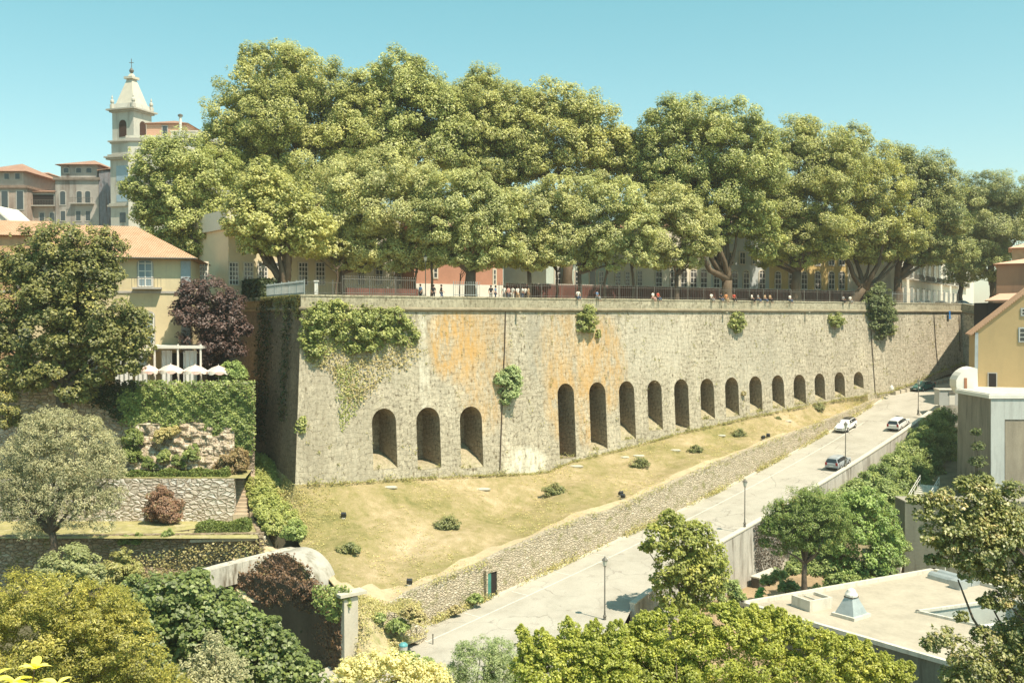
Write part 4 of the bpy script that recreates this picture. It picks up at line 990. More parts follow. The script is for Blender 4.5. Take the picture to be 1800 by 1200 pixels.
h1 = house("derelict_townhouse", "derelict grey townhouse with attic windows and an iron balcony next to the bell tower", a, b, -2, f(130, 312)[1], 16, old_pl, None, None, wins=wl, cornice=plain("grey_cornice", (.22, .18, .15), var=.4))
za = f(130, 312)[1]; a2, b2, f2 = facade(108, 172, 190.6, 190.6)
house("derelict_townhouse_attic", "set back attic storey with three windows and hipped tile roof on the grey townhouse", a2, b2, za, f2(130, 290)[1], 14, old_pl, tile_old, 'hip', 1.9, .8, [(*wrect(x, 295, x+9, 304, f2), 'a', 0, 0) for x in (112, 134, 152)])
a, b, f = facade(-30, 48, 188, 188)
house("derelict_house", "pinkish old house with tall shuttered doors at the far left", a, b, -2, f(20, 326)[1], 16, old_pk, None, None, wins=[(*wrect(x, 336, x+11, 368, f), 'w', 0, 0) for x in (-18, 3, 30)] + [(*wrect(x, 375, x+9, 392, f), 'w', 0, 0) for x in (-16, 6, 28)], cornice=plain("pinkish_cornice", (.25, .18, .14), var=.4))
za = f(20, 326)[1]; a2, b2, f2 = facade(-30, 42, 188.6, 188.6)
house("derelict_house_attic", "attic storey under a low red hipped roof on the pinkish old house", a2, b2, za, f2(20, 302)[1], 15, plain("attic_white", (.42, .36, .31), var=.2), tile_old, 'hip', 2.6, 1.0, [(*wrect(x, 305, x+8, 315, f2), 'w', 0, 0) for x in (8, 27)])
a, b, f = facade(48, 98, 190.4, 190.4)
house("linking_wing", "recessed wing with dark veranda and sloping red roof between the two derelict houses", a, b, -2, f(75, 338)[1], 10, old_pk, tile_old, 'mono', 1.5, .4,
    [(*wrect(52, 342, 95, 361, f), 'd', 0, 0), (*wrect(48, 366, 98, 363, f), 'balcony')] + [(*wrect(x, 374, x+8, 391, f), 'w', 0, 0) for x in (50, 70, 88)])
house("white_rear_house", "small white house gable showing between the derelict roofs", *facade(55, 84, 203, 203)[:2], 10, facade(55, 84, 203, 203)[2](70, 306)[1], 8, white_p, tile_old, 'hip', .9, .6)
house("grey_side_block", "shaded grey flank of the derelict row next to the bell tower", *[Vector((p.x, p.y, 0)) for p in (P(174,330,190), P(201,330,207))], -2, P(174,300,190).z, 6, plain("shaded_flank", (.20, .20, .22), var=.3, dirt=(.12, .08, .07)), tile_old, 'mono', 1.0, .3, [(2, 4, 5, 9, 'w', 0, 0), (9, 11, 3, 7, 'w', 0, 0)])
# bell tower ------------------------------------------------------------------------
bt = empty("bell_tower", P(232,405,180), "slender stone church bell tower with arched belfry and pyramid spire", "tower")
tst = plain("tower_stone", (.50, .48, .42), var=.15, scale=.4, dirt=(.34, .31, .26)); azul = plain("blue_tile_panel", (.33, .43, .50), var=.12)
tc = P(233, 300, 182); th = lambda y: (554-y)/1750*182*1.0; M45 = Matrix.Rotation(R(-20), 3, 'Z')
def lay(mbx, y0, y1, w, w2=None): z0, z1 = th(y0), th(y1); mbx.box((tc.x, tc.y, (z0+z1)/2), (w, w, z1-z0), M45, taper=(w2 or w)/w)
q = MB(); lay(q, 560, 282, 5.3); lay(q, 278, 256, 5.0); lay(q, 252, 202, 4.75); q.build("shaft", tst, bt)
tcm = plain("tower_cornice", (.42, .39, .33), var=.2)
for grp_ in (((285,282,6.4),(282,279.5,6.9),(279.5,276,6.0)), ((257,254.5,5.4),(254.5,252,5.9)), ((203,200,5.5),(200,197.5,6.3)), ((363,360,5.7),(366,363,6.2))):
    q = MB()
    for y0, y1, w in grp_: lay(q, y0, y1, w)
    q.build("cornice", tcm, bt)
q = MB(); lay(q, 197.5, 188, 5.0, 4.5); q.build("parapet", tst, bt)
q = MB(); lay(q, 188, 141, 3.9, 1.0); lay(q, 143, 139, 1.9); lay(q, 139, 133, 1.0, .5); q.build("spire", plain("spire_stone", (.56, .52, .43), var=.12), bt)
q = MB(); zt3 = th(133); q.lathe((tc.x, tc.y, zt3), [(.1, 0), (.38, .35), (.42, .6), (.2, .95), (.06, 1.1)], 10); q.tube([(tc.x, tc.y, zt3+1), (tc.x, tc.y, zt3+2.7)], .06, 6); q.box((tc.x, tc.y, zt3+2.0), (.8, .1, .1)); q.build("finial_cross", iron, bt)
for sx in (-1, 1):
    for sy in (-1, 1):
        c = M45 @ Vector((sx*2.35, sy*2.35, 0)); q = MB(); q.lathe((tc.x+c.x, tc.y+c.y, th(196)), [(.42, 0), (.42, .7), (.2, .8), (.36, 1.15), (.30, 1.5), (.1, 1.7), (.16, 1.95), (.04, 2.4)], 8); q.build("pinnacle", tst, bt)
for k, ang in enumerate((-20, 70, 160, -110)):
    Mr = Matrix.Rotation(R(ang), 3, 'Z'); q = MB(); z0, z1 = th(246), th(217); w = .78
    out = [(-w, z0), (w, z0)] + [(w*math.cos(math.pi*i/8), z1-w+w*math.sin(math.pi*i/8)) for i in range(9)]
    q.prism([Mr @ Vector((x, -2.45, 0)) + Vector((tc.x, tc.y, z)) for x, z in out], Mr @ Vector((0, .3, 0))); q.build("belfry_opening", plain("belfry_dark", (.07, .035, .025)) if k == 0 else bpy.data.materials["belfry_dark"], bt)
    for yy0, yy1 in ((344,322),(394,377)):
        q = MB(); q.prism([Mr @ Vector((x, -2.72, 0))+Vector((tc.x, tc.y, th(z))) for x, z in ((-.62, yy0), (.62, yy0), (.62, yy1), (-.62, yy1))], Mr @ Vector((0, .2, 0))); q.build("window", glass, bt)
    for yy0, yy1 in ((322,296),(358,346)):
        q = MB(); q.prism([Mr @ Vector((x, -2.69, 0))+Vector((tc.x, tc.y, th(z))) for x, z in ((-1.3, yy0), (1.3, yy0), (1.3, yy1), (-1.3, yy1))], Mr @ Vector((0, .1, 0)))
        q.build("tile_panel", azul, bt)
q = MB(); bz = th(232); q.lathe((tc.x, tc.y, bz), [(.7, -.9), (.6, -.4), (.4, .2), (.15, .4)], 12); q.build("bell", plain("bell_bronze", (.10, .08, .05), metal=.5), bt)
# white building with red mansard behind the left plane tree
wb, wb2, f = facade(226, 372, 168, 168)
white_w = plain("white_plaster", (.66, .62, .53), var=.1, scale=.3, dirt=(.50, .46, .40))
house("white_block", "tall white building behind the left trees with chimneys and a brick penthouse", wb, wb2, 0, f(300, 243)[1], 14, white_w, white_w, 'flat', .4, .25,
   [(*wrect(x, y, x+12, y+22, f), 'w', 2, 3) for y in (262, 310, 360) for x in (240, 268, 296, 324, 350)], cornice=trim_m)
brk = NT("red_siding"); _w = brk.nd("TexWave", wave_type='BANDS', bands_direction='Z'); brk.put(_w.inputs["Vector"], brk.pos()); _w.inputs["Scale"].default_value = .9
brk = brk.done(brk.mix(_w.outputs["Fac"], (.48, .26, .17), (.62, .40, .29)), .8)
wb, wb2, f = facade(259, 330, 171, 171); house("penthouse", "red sided penthouse with hipped tile roof on top of the white building", wb, wb2, f(290, 243)[1], f(290, 217)[1], 8, brk, tile_old, 'hip', 1.2, .35, [(*wrect(286, 222, 294, 238, f), 'w', 0, 0)])
wb, wb2, f = facade(302, 355, 169, 169); house("roof_parapet_block", "white rooftop block beside the penthouse", wb, wb2, f(330, 244)[1], f(330, 232)[1], 5, white_w, white_w, 'flat', .2, .1)
e = empty("chimney_pipe", P(317,235,169), "thin metal chimney pipe above the white rooftop block", "chimney"); MB().tube([P(317,240,168.8), P(317,204,168.8)], .22, 8).build("pipe", white_p, e); MB().lathe(P(317,204,168.8), [(.4, -.1), (.4, .2), (.1, .35)], 8).build("cap", iron, e)
# ================================================================ houses and walls behind the promenade
def offp(px, d, py=500): s = s_of(px, py, -d); return WO + WU*s - WN*d
cream = plain("cream_plaster", (.66, .58, .40), var=.1, scale=.4, bump=.05); cream2 = plain("pale_cream_plaster", (.70, .66, .55), var=.1, scale=.4, bump=.05)
greyb = plain("blue_grey_tiles", (.46, .50, .50), var=.1, scale=.6, bump=.05); ochre = plain("ochre_plaster", (.56, .42, .18), var=.15, scale=.4, bump=.05)
terra = plain("terracotta_plaster", (.44, .235, .165), var=.12, scale=.5, bump=.05); teal = plain("pale_teal_plaster", (.50, .58, .52), var=.1, bump=.05)
def street_house(label, px0, px1, d, topy, wall, wins, depth=10, roof='gable', rm=None, zb0=1.5, name="townhouse", grp="townhouses behind the promenade"):
    A, B = offp(px0, d), offp(px1, d)
    def f(px, py): s = s_of(px, py, -d); p = WO+WU*s-WN*d; r_ = ray(px, py); return (p-A).dot(WU), r_.z*p.y/r_.y
    ws = [(*wrect(*w[:4], f), *w[4:]) for w in wins]
    return house(name, label, A, B, zb0, f((px0+px1)/2, topy)[1], depth, wall, rm or tile_old, roof, 2.2, .4, ws, grp, trim=stone_trim, cornice=None)
stone_trim = plain("window_stone", (.60, .54, .42), var=.1)
street_house("long cream building with white french windows left of the thick corner trunk", 402, 604, 26, 408, cream,
   [(429,413,445,440,'w',3,4),(470,413,486,440,'w',3,4)] + [(x,462,x+15,500,'w',3,5) for x in (403,429,454,484,525,555)] + [(350,462,364,500,'w',3,5)], 10, 'flat', cream2)
street_house("terracotta coloured building with one tall white window strip", 728, 884, 22, 400, terra, [(867,474,871,500,'w',1,3),(762,470,768,488,'w',1,2),(800,440,812,462,'w',2,3),(840,440,852,462,'w',2,3)], 12)
q = MB(); A_, B_ = offp(728, 21.9), offp(884, 21.9); q.prism([Vector((p.x, p.y, z)) for p, z in ((A_, 1.5), (B_, 1.5), (B_, 4.1), (A_, 4.1))], WN*.12)
e = empty("white_bench_wall", A_, "low white wall along the foot of the terracotta building", "wall"); q.build("wall_body", white_p, e)
street_house("pale teal house with a dark doorway behind the low round trees", 960, 1068, 20, 420, teal, [(1010,478,1020,503,'w',2,3),(1036,474,1046,505,'w',0,0),(1052,478,1060,503,'w',2,3),(975,470,985,500,'w',2,3)])
street_house("narrow white house with small paned windows between two round trees", 1068, 1140, 20, 415, cream2, [(1081,478,1090,502,'w',2,4),(1099,478,1106,502,'w',2,4),(1120,476,1128,502,'w',2,4)])
street_house("cream house with arched doors and windows beside the forked plane trunk", 1140, 1250, 20, 400, cream2, [(x,474,x+11,507,'a',2,3) for x in (1152,1178,1196,1213,1231)] + [(x,436,x+9,458,'w',2,3) for x in (1196,1214,1232)])
street_house("blue grey tiled house with stone arched ground floor behind the forked plane trunk", 1250, 1352, 20, 396, greyb, [(x,476,x+10,508,'a',2,3) for x in (1254,1270,1286,1306,1334)] + [(x,444,x+9,464,'w',2,2) for x in (1258,1280,1300,1322,1338)])
street_house("ochre house in deep tree shade with dark windows", 1352, 1490, 20, 392, ochre, [(x,478,x+10,508,'a',2,3) for x in (1362,1386,1408,1432,1456,1474)] + [(x,448,x+10,466,'w',2,2) for x in (1362,1386,1408,1432,1456,1474)])
street_house("bright cream house with a brown door by the leaning trunk", 1490, 1566, 20, 405, cream2, [(1522,486,1531,512,'w',0,0),(1545,480,1553,500,'w',2,3),(1505,480,1513,500,'w',2,3)])
A_, B_ = P(1572,500,178), P(1712,500,262)
house("terraced_row", "receding white row with iron balconies at the far right of the promenade", A_, B_, 1.5, 12.5, 10, white_w, tile_old, 'gable', 2.4, .5,
   [(2+k*6.2, 4.6+k*6.2, 7.2, 11, 'w', 2, 3) for k in range(13)] + [(2+k*6.2, 4.6+k*6.2, 1.6, 5.2, 'w', 0, 0) for k in range(13)] + [(1+k*12.4, 11+k*12.4, 6.7, 6.9, 'balcony') for k in range(7)], "townhouses behind the promenade")
# long dark red wall at the back of the promenade
dr = plain("dark_red_wall", (.15, .065, .05), var=.35, scale=.8, dirt=(.08, .05, .04))
street_house("white walled house filling the gap between the cream and terracotta buildings", 606, 727, 25, 410, cream2, [(628,466,640,500,'w',2,4),(660,466,672,500,'w',2,4),(692,466,704,500,'w',2,4)], 8, 'flat', cream2)
e = empty("promenade_wall", offp(1200, 19), "long dark red wall running behind the promenade railing", "wall")
q = MB(); A_, B_ = offp(893, 15), offp(1560, 15); q.prism([Vector((p.x, p.y, z)) for p, z in ((A_, 1.4), (B_, 1.4), (B_, 4.15), (A_, 4.05))], -WN*.5); q.build("wall_body", dr, e)
q = MB(); q.prism([Vector((p.x, p.y, z)) for p, z in ((A_, 4.05), (B_, 4.15), (B_, 4.3), (A_, 4.2))], -WN*.6+WN*.0); q.build("coping", trim_m, e)
e = empty("promenade_wall", offp(640, 12), "short dark wall strip behind the darkest spiked railing", "wall")
q = MB(); A_, B_ = offp(610, 10), offp(735, 10); q.prism([Vector((p.x, p.y, z)) for p, z in ((A_, 1.4), (B_, 1.4), (B_, 3.0), (A_, 3.0))], -WN*.4); q.build("wall_body", dr, e)
e = empty("gatepost", offp(556, .9), "white square gatepost by the open railing next to the wall corner", "post"); MB().box(offp(556, .9)+Vector((0, 0, 2.3)), (.3, .3, 1.9)).build("shaft", white_p, e); MB().box(offp(556, .9)+Vector((0, 0, 3.32)), (.44, .44, .12)).build("cap", white_p, e)
# dark hedge on top of the return wall
hedge("promenade_hedge", "dark ivy hedge topping the shaded return of the wall by the white windows", "hedge", WO+RD*17-RN*.8+Vector((0, 0, 1.6)), WO+RD*33-RN*.8+Vector((0, 0, 1.9)), 1.6, 2.2, .3, ivyd_m, 14)
mossy = leafmat("mossy_tuft", (.12,.12,.04), (.20,.18,.07), None, .2, .8)
rngm = np.random.default_rng(41); C = []; N = []
for k in range(3800):
    t = rngm.random()**1.4*15; z = 1.9-rngm.random()**2*(1.9 if t < 9 else 1.0)*(.7+.5*math.sin(t*1.7)); C.append(tuple(rp(t, z, .12+rngm.random()*.35))); N.append(tuple(RN))
mesh_quads("ivy", leaves(np.array(C), np.array(N), .24, rngm, .6), mossy, gw)
C = []; N = []
for k in range(2400):
    c = rngm.choice([4.5, 12.5, 15, 16]); t = c+rngm.normal(0, .9+.3*(c > 10)); z = 1.5-rngm.random()*(15 if c > 10 else 12); C.append(tuple(rp(max(.3, t), z, .05+rngm.random()*.35))); N.append(tuple(RN))
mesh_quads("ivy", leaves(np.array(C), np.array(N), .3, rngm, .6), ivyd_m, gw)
# ================================================================ trees of the promenade
plane_l = leafmat("plane_leaf", (.155, .17, .054), (.28, .28, .094), (.375, .36, .145), .32, .16)
plane_d = leafmat("plane_leaf_far", (.12, .14, .05), (.215, .225, .08), (.30, .295, .12), .3, .16)
plane_g = leafmat("plane_leaf_green", (.14, .16, .05), (.255, .265, .088), (.345, .345, .135), .32, .2)
plane_y = leafmat("plane_leaf_dry", (.165, .175, .056), (.295, .29, .097), (.385, .365, .15), .32, .13)
holm_g = leafmat("privet_leaf_green", (.185, .20, .08), (.30, .305, .12), (.40, .39, .165), .28, .25)
holm_l = leafmat("privet_leaf", (.20, .21, .085), (.32, .315, .13), (.42, .405, .18), .28, .2)
def base_at(px, Y, z=1.5): p = P(px, 520, Y); return (p.x, p.y, z)
GP = "big plane trees of the promenade"; GR = "lower round trees along the railing"
KW = dict(cover=1.4, sub=.27, back=.25, fill=.22)
PL = [
 ("leafy plane tree in front of the tall white building", 392, 126, [(275,285,40),(325,282,44),(258,330,34),(300,345,50),(360,330,45),(385,298,30),(340,392,46),(288,398,34),(385,400,38),(330,432,26),(400,440,24),(262,372,28),(355,455,22),(375,468,16),(300,430,26),(350,425,26),(402,418,26),(418,398,22),(385,440,20),(410,440,18)], .55, plane_l),
 ("tallest plane tree with the highest crown in the photo", 545, 134, [(480,130,52),(430,165,45),(545,140,48),(590,168,42),(408,215,48),(480,210,70),(560,215,65),(625,205,42),(398,270,48),(460,290,60),(540,290,60),(620,262,55),(382,300,40),(650,310,40),(500,106,28),(445,104,24),(455,350,40),(570,330,45)], .9, plane_l),
 ("small plane tree with thick trunk standing at the corner of the wall", 501, 112, [(465,322,36),(438,350,30),(500,352,42),(428,388,34),(470,395,46),(520,395,42),(448,428,26),(537,430,28),(490,432,26),(455,298,16),(556,400,28)], .85, plane_l),
 ("second tall plane crown right of the tallest one", 690, 136, [(660,148,36),(700,135,42),(742,150,38),(650,192,44),(710,200,60),(770,200,48),(680,250,55),(750,260,60),(800,232,40),(640,240,40),(720,118,20),(790,280,40)], .8, plane_l),
 ("plane crown with a pointed tuft above the thick dark trunk", 865, 138, [(850,165,40),(815,185,35),(890,190,40),(840,215,55),(900,240,52),(860,280,50),(810,272,45),(843,138,20),(925,290,40),(880,320,40)], .8, plane_l),
 ("broad plane crown in the middle with a sky gap under it", 1000, 140, [(960,185,45),(925,195,35),(1005,190,40),(1042,225,42),(950,240,55),(1020,262,52),(1080,268,45),(1060,300,38),(1095,248,24),(1115,290,35),(940,290,30),(1130,250,22)], .8, plane_l),
 ("plane tree with bare forked trunk in front of the blue grey house", 1278, 138, [(1190,215,42),(1162,232,36),(1240,215,46),(1290,215,42),(1325,240,34),(1158,278,48),(1230,280,65),(1300,280,55),(1340,300,40),(1190,330,50),(1270,345,50),(1320,355,40),(1330,395,32),(1212,300,40),(1300,395,30),(1355,425,22),(1150,315,32),(1260,415,22),(1345,445,18),(1240,380,34)], .85, plane_l),
 ("plane tree with drooping low boughs over the ochre house", 1400, 150, [(1400,250,40),(1370,275,35),(1450,265,42),(1395,310,55),(1460,320,50),(1380,370,48),(1440,388,52),(1395,425,38),(1350,345,35),(1482,282,35),(1420,225,20),(1440,440,26),(1410,460,18),(1365,455,18),(1465,440,24)], .8, plane_l),
 ("plane tree whose trunk leans right beside the bright cream house", 1492, 158, [(1500,255,33),(1530,290,40),(1495,320,50),(1550,340,45),(1490,388,45),(1540,405,42),(1475,425,32),(1590,400,38),(1515,440,24),(1560,440,26),(1540,455,14),(1600,430,22)], .8, plane_l),
 ("plane tree with short thick trunk right of the big dark shrub", 1578, 166, [(1570,285,33),(1600,310,38),(1640,300,33),(1665,330,30),(1600,360,45),(1650,378,40),(1620,412,35),(1592,440,24),(1660,430,28),(1682,395,24),(1610,455,18),(1640,450,22),(1690,445,24),(1630,330,30)], .8, plane_d),
 ("dark plane tree rising behind the reddish brown house", 1745, 190, [(1740,338,36),(1790,342,38),(1710,370,33),(1760,390,50),(1720,430,40),(1780,430,42),(1702,462,26),(1740,470,34),(1815,380,40),(1690,345,18)], .8, plane_d),
 ("distant plane crown at the back between two taller ones", 1690, 205, [(1685,380,35),(1700,410,35),(1670,430,30),(1700,450,28)], .6, plane_d)]
for i, (lab, bx, Y, sp_, tr_, lm) in enumerate(PL):
    tree("plane_tree", lab, "tree", base_at(bx, Y), sp_, Y, (.3, .27, .33)[i % 3], (lm if lm is plane_d else (plane_l, plane_g, plane_y)[(i*2+1) % 3]), barkp_m, GP, tr=tr_, deep=True, fork=.2 if i in (6, 2, 8) else .32, limbs=9, seed=i, lean=(2.2, 0) if i == 8 else (0, 0), **KW)
RL_ = [
 ("leftmost low round tree spreading widest beside the corner tree", 602, 121, [(610,330,50),(680,310,48),(732,320,42),(580,372,42),(640,380,58),(710,380,58),(590,430,38),(650,438,40),(720,440,38),(765,350,40),(610,462,22),(680,462,24),(740,458,24),(560,410,28),(640,470,14),(705,470,14)], .4),
 ("low round tree above the thickest dark trunk at the railing", 828, 118, [(800,350,46),(842,368,46),(788,400,46),(850,408,48),(880,370,34),(800,447,33),(860,450,33),(830,320,28),(775,450,22),(835,468,16),(890,440,26),(745,380,30)], .75),
 ("low round tree over the group of people in white", 930, 122, [(930,360,40),(900,400,36),(960,388,43),(990,420,36),(920,440,35),(970,445,32),(975,338,30),(1000,370,28),(900,455,22),(940,466,18),(990,455,20)], .3),
 ("low round tree in the middle with slim paired trunks", 1018, 124, [(1020,342,36),(1060,370,43),(1092,350,36),(1030,400,40),(1080,418,40),(1120,402,36),(1050,440,30),(1112,448,28),(1035,462,18),(1080,466,16),(1140,462,14),(1130,380,26),(1005,440,22)], .3),
 ("rightmost low round tree next to the forked plane", 1190, 131, [(1150,370,40),(1190,365,36),(1220,390,36),(1170,418,40),(1220,430,34),(1242,402,22),(1180,452,28),(1137,440,28),(1215,460,18),(1160,466,14),(1250,430,20)], .3)]
for i, (lab, bx, Y, sp_, tr_) in enumerate(RL_):
    tree("round_tree", lab, "tree", base_at(bx, Y), sp_, Y, .25, (holm_l, holm_g)[i % 2], bark_m, GR, tr=tr_, fork=.45, limbs=8, seed=50+i, **dict(KW, sub=.28))
# bare extra trunks under the round trees
def trunk_only(px, Y, top, r_, label):
    b = Vector(base_at(px, Y)); e = empty("young_tree", b, label, "tree"); rng = np.random.default_rng(int(px)); q = MB()
    t = P(px+rng.uniform(-4, 4), top, Y); bough(q, b, t, r_, r_*.6, rng, 5, 0, 7)
    for k in range(5): bough(q, t-Vector((0, 0, .4*k*.5)), t+Vector((rng.normal(0, 1.4), rng.normal(0, .6), 1.2+rng.random()*1.2)), r_*.4, .03, rng, 4, 0, 5)
    q.build("trunk", bark_m, e, smooth=True)
    lb = [(tuple(t+Vector((rng.normal(0, 1.2), rng.normal(0, .8), 1.6+rng.random()))), (1.0, 1.0, .8)) for _ in range(4)]
    crown("crown", lb, .34, holm_l, e, rng, cover=1.0, fill=.1)
for a in ((702,121,462,.32,"slim trunk standing under the wide leftmost round tree"), (762,119,455,.2,"thin young tree in front of the terracotta wall near the spiked railing"), (810,119,482,.09,"very thin crooked sapling against the terracotta wall"),
          (590,118,470,.16,"thin curved sapling beside the white gatepost"), (978,126,470,.2,"pale thin trunk in front of the teal house"), (1065,124,470,.22,"dark slim trunk left of the narrow white house"), (1110,126,465,.25,"slim trunk before the narrow white house"), (735,120,470,.22,"short dark trunk at the right end of the darkest railing")):
    trunk_only(*a)
# purple plum, big dark tree, olive and other garden trees
purple = leafmat("purple_leaf", (.05, .030, .026), (.105, .062, .05), None, .12, .5)
tree("purple_leaf_tree", "purple leaved tree with upswept branches beside the parasols", "tree", P(360,668,103.5), [(340,520,24),(375,515,26),(405,530,20),(330,555,26),(365,560,30),(400,565,26),(425,580,16),(345,600,26),(385,605,28),(415,615,18),(360,630,18),(330,500,12),(318,540,14)], 103.5, .26, purple, bark_m, tr=.22, fork=.3, limbs=12, seed=70, cover=1.0, sub=.3, fill=.1)
bush("garden_bush", "light green bush at the foot of the purple tree by the last parasol", "bush", [(408,650,14),(420,658,12),(398,660,11)], 100.5, .2, leafmat("light_bush", (0.156, 0.216, 0.060), (0.240, 0.300, 0.096), None, .2, .6), 30)
darkl = leafmat("camphor_leaf", (0.079, 0.090, 0.026), (0.165, 0.162, 0.046), (0.290, 0.252, 0.073), .22, .28)
tree("garden_tree", "large dark spreading tree hiding most of the yellow mansion", "tree", P(108,745,95), [(60,440,38),(110,430,40),(165,440,36),(35,470,32),(90,480,45),(150,490,48),(185,482,24),(40,530,42),(100,540,50),(170,550,50),(208,566,28),(60,590,45),(130,600,42),(205,610,40),(240,590,24),(30,620,36),(95,640,40),(170,650,34),(225,640,26),(10,560,30),(60,665,30),(190,420,16),(0,480,30),(0,600,34),(130,690,26),(20,660,30),(240,560,20),(255,615,16),(175,600,40),(75,520,40)], 95, .3, darkl, bark_m, tr=.6, fork=.35, limbs=12, seed=71, cover=1.25, sub=.3, back=.3)
bush("garden_bush", "yellowish shrub at the left edge below the dark tree", "bush", [(8,690,18),(12,715,18),(4,740,16)], 94, .2, darkl, 31)
olive = leafmat("olive_leaf", (.19, .19, .10), (.30, .285, .155), (.40, .375, .215), .2, .35)
tree("olive_tree", "feathery grey green olive tree on the terrace at left", "tree", P(92,978,82), [(70,770,34),(115,760,36),(160,775,30),(30,800,30),(80,815,40),(130,820,42),(180,815,32),(205,830,16),(30,850,34),(95,870,38),(150,880,36),(190,880,22),(60,900,28),(130,910,26),(15,900,22),(180,920,20),(50,930,22),(15,840,24),(90,735,22),(205,800,14),(60,745,20),(120,738,18),(160,745,16),(60,800,34),(110,850,36),(170,850,30),(40,880,30),(200,870,20),(0,870,24),(185,780,20),(50,850,30)], 82, .2, olive, bark_m, tr=.32, fork=.3, limbs=12, seed=72, cover=.85, sub=.2, fill=.08, aspect=.28, droop=.9)
bush("garden_bush", "rounded grey green bush in front of the olive trunk", "bush", [(120,990,26),(95,1000,22),(150,1000,24),(165,1015,18),(125,1015,26)], 76, .2, leafmat("greyish_bush", (0.156, 0.168, 0.060), (0.240, 0.252, 0.108), None, .2, .6), 32)
bush("garden_bush", "loose green bush against the long brown wall", "bush", [(205,1000,20),(225,1015,22),(195,1020,18),(215,975,12)], 83, .2, leafmat("loose_bush", (0.168, 0.168, 0.048), (0.264, 0.252, 0.084), None, .2, .6), 33)
ylw = leafmat("yellow_green_leaf", (.13, .13, .022), (.235, .215, .04), (.34, .30, .08), .35, .5)
tree("foreground_tree", "broad yellow green feathery tree filling the bottom left corner", "tree", (-24, 46, -37), [(40,1060,50),(110,1060,52),(170,1080,50),(60,1130,60),(140,1140,60),(210,1130,50),(20,1190,60),(100,1210,60),(180,1210,60),(250,1190,50),(-20,1100,50),(225,1090,32),(260,1240,50),(300,1210,30)], 48, .14, ylw, bark_m, tr=.3, seed=73, cover=1.2, sub=.24, fill=.2, aspect=.4)
figl = leafmat("fig_leaf", (.075, .10, .026), (.125, .155, .04), (.18, .21, .06), .3, .6, spec=.5)
tree("foreground_tree", "glossy dark green broad leaved tree in front of the gatehouse wall", "tree", (-21, 57, -37), [(290,1045,34),(340,1040,30),(260,1075,34),(320,1080,42),(380,1075,36),(420,1085,26),(290,1120,45),(360,1120,48),(430,1125,42),(470,1120,22),(320,1170,45),(400,1170,50),(470,1165,42),(515,1160,22),(500,1190,30),(350,1210,45),(440,1210,45),(350,1015,16),(245,1110,20),(540,1185,22),(500,1130,18),(480,1100,14),(440,1095,18),(545,1210,30)], 58, .25, figl, bark_m, tr=.3, seed=74, cover=1.05, sub=.3, fill=.18, aspect=.8)
tree("foreground_tree", "small grey leaved tree poking up in front of the dark green tree", "tree", (-15, 48, -37), [(370,1160,28),(340,1180,26),(400,1180,28),(375,1120,12),(370,1205,34),(420,1210,24),(330,1210,24)], 50, .17, olive, bark_m, tr=.14, seed=75, cover=.9, sub=.28, aspect=.35)
bush("garden_shrub", "small dark shrub between the yellow green tree and the glossy dark one", "shrub", [(230,1030,16),(245,1040,14),(215,1045,14)], 66, .22, figl, 34)
# ================================================================ lower garden and buildings on the right
slab("lower_garden", [(8, 70, -27.5), (60, 70, -28.5), (70, 118, -27.5), (24, 110, -27.2), (10, 88, -27)], plain("garden_earth", (.34, .25, .15), var=.35, scale=.5))
q = MB(); rows = []
for t in range(46, 98, 4):
    w = width(t)+.5; a = rpnt(t, w); n = rside(t)
    zo = float(np.interp(t, [46, 52, 62, 97], [-26.8, -24, -20.8, -17.5]))
    rows.append([Vector((a.x, a.y, a.z-2.4)), a+n*3+Vector((0, 0, (zo-a.z)*.30-1.8)), Vector(((a+n*9.5).x, (a+n*9.5).y, zo)), Vector(((a+n*16).x, (a+n*16).y, zo-3.5))])
q.add([p for r_ in rows for p in r_], [(i*4+j, i*4+j+1, (i+1)*4+j+1, (i+1)*4+j) for i in range(len(rows)-1) for j in range(3)])
structure(q.build("embankment", plain("embankment_earth", (.24, .20, .12), var=.4, scale=.6)))
shr_m = leafmat("embankment_leaf", (.14, .18, .05), (.22, .265, .085), (.34, .35, .13), .22, .6)
shr_d = leafmat("embankment_dark_leaf", (.10, .14, .04), (.165, .21, .06), (.25, .28, .10), .22, .6)
SL = [(1660,735,16),(1640,750,18),(1672,765,16),(1650,785,18),(1620,770,18),(1665,805,14),(1630,800,20),(1600,795,18),(1605,825,20),(1640,825,14),(1575,815,18),(1580,845,20),(1550,835,18),(1555,865,20),(1525,850,18),(1530,875,16),(1500,865,18),(1600,855,14),(1575,880,16),(1470,880,16),(1440,880,12),(1560,900,14),(1590,880,14),(1500,885,18),(1610,830,18),(1650,760,20),(1680,790,12),(1585,860,16),(1540,890,16),(1625,850,12),(1420,890,12),(1470,895,14),(1560,880,16)]
for i, (px, py, r_) in enumerate(SL):
    # distance of the embankment under this pixel
    t = float(np.interp(px, [1440, 1500, 1560, 1620, 1672], [44, 53, 63, 76, 88])); a = rpnt(t, width(t)+2.5+max(0, (py-(1437-px)*-.62-0) )*0)
    Y = a.y - max(0, (py - float(np.interp(px, [1440, 1512, 1600, 1645], [852, 800, 747, 712])) - 30))*.11
    bush("shrub", "leafy shrub in the dense planting on the slope under the road parapet", "shrub", [(px, py, r_), (px-r_*.7, py+r_*.3, r_*.7), (px+r_*.7, py+r_*.2, r_*.75), (px+2, py-r_*.5, r_*.6)], Y, .22, shr_m if i % 3 else shr_d, 100+i, "shrubs on the slope under the road parapet", cover=1.5)
pine_l = leafmat("pine_needles", (0.098, 0.143, 0.033), (0.156, 0.208, 0.046), (0.221, 0.195, 0.058), .15, .8)
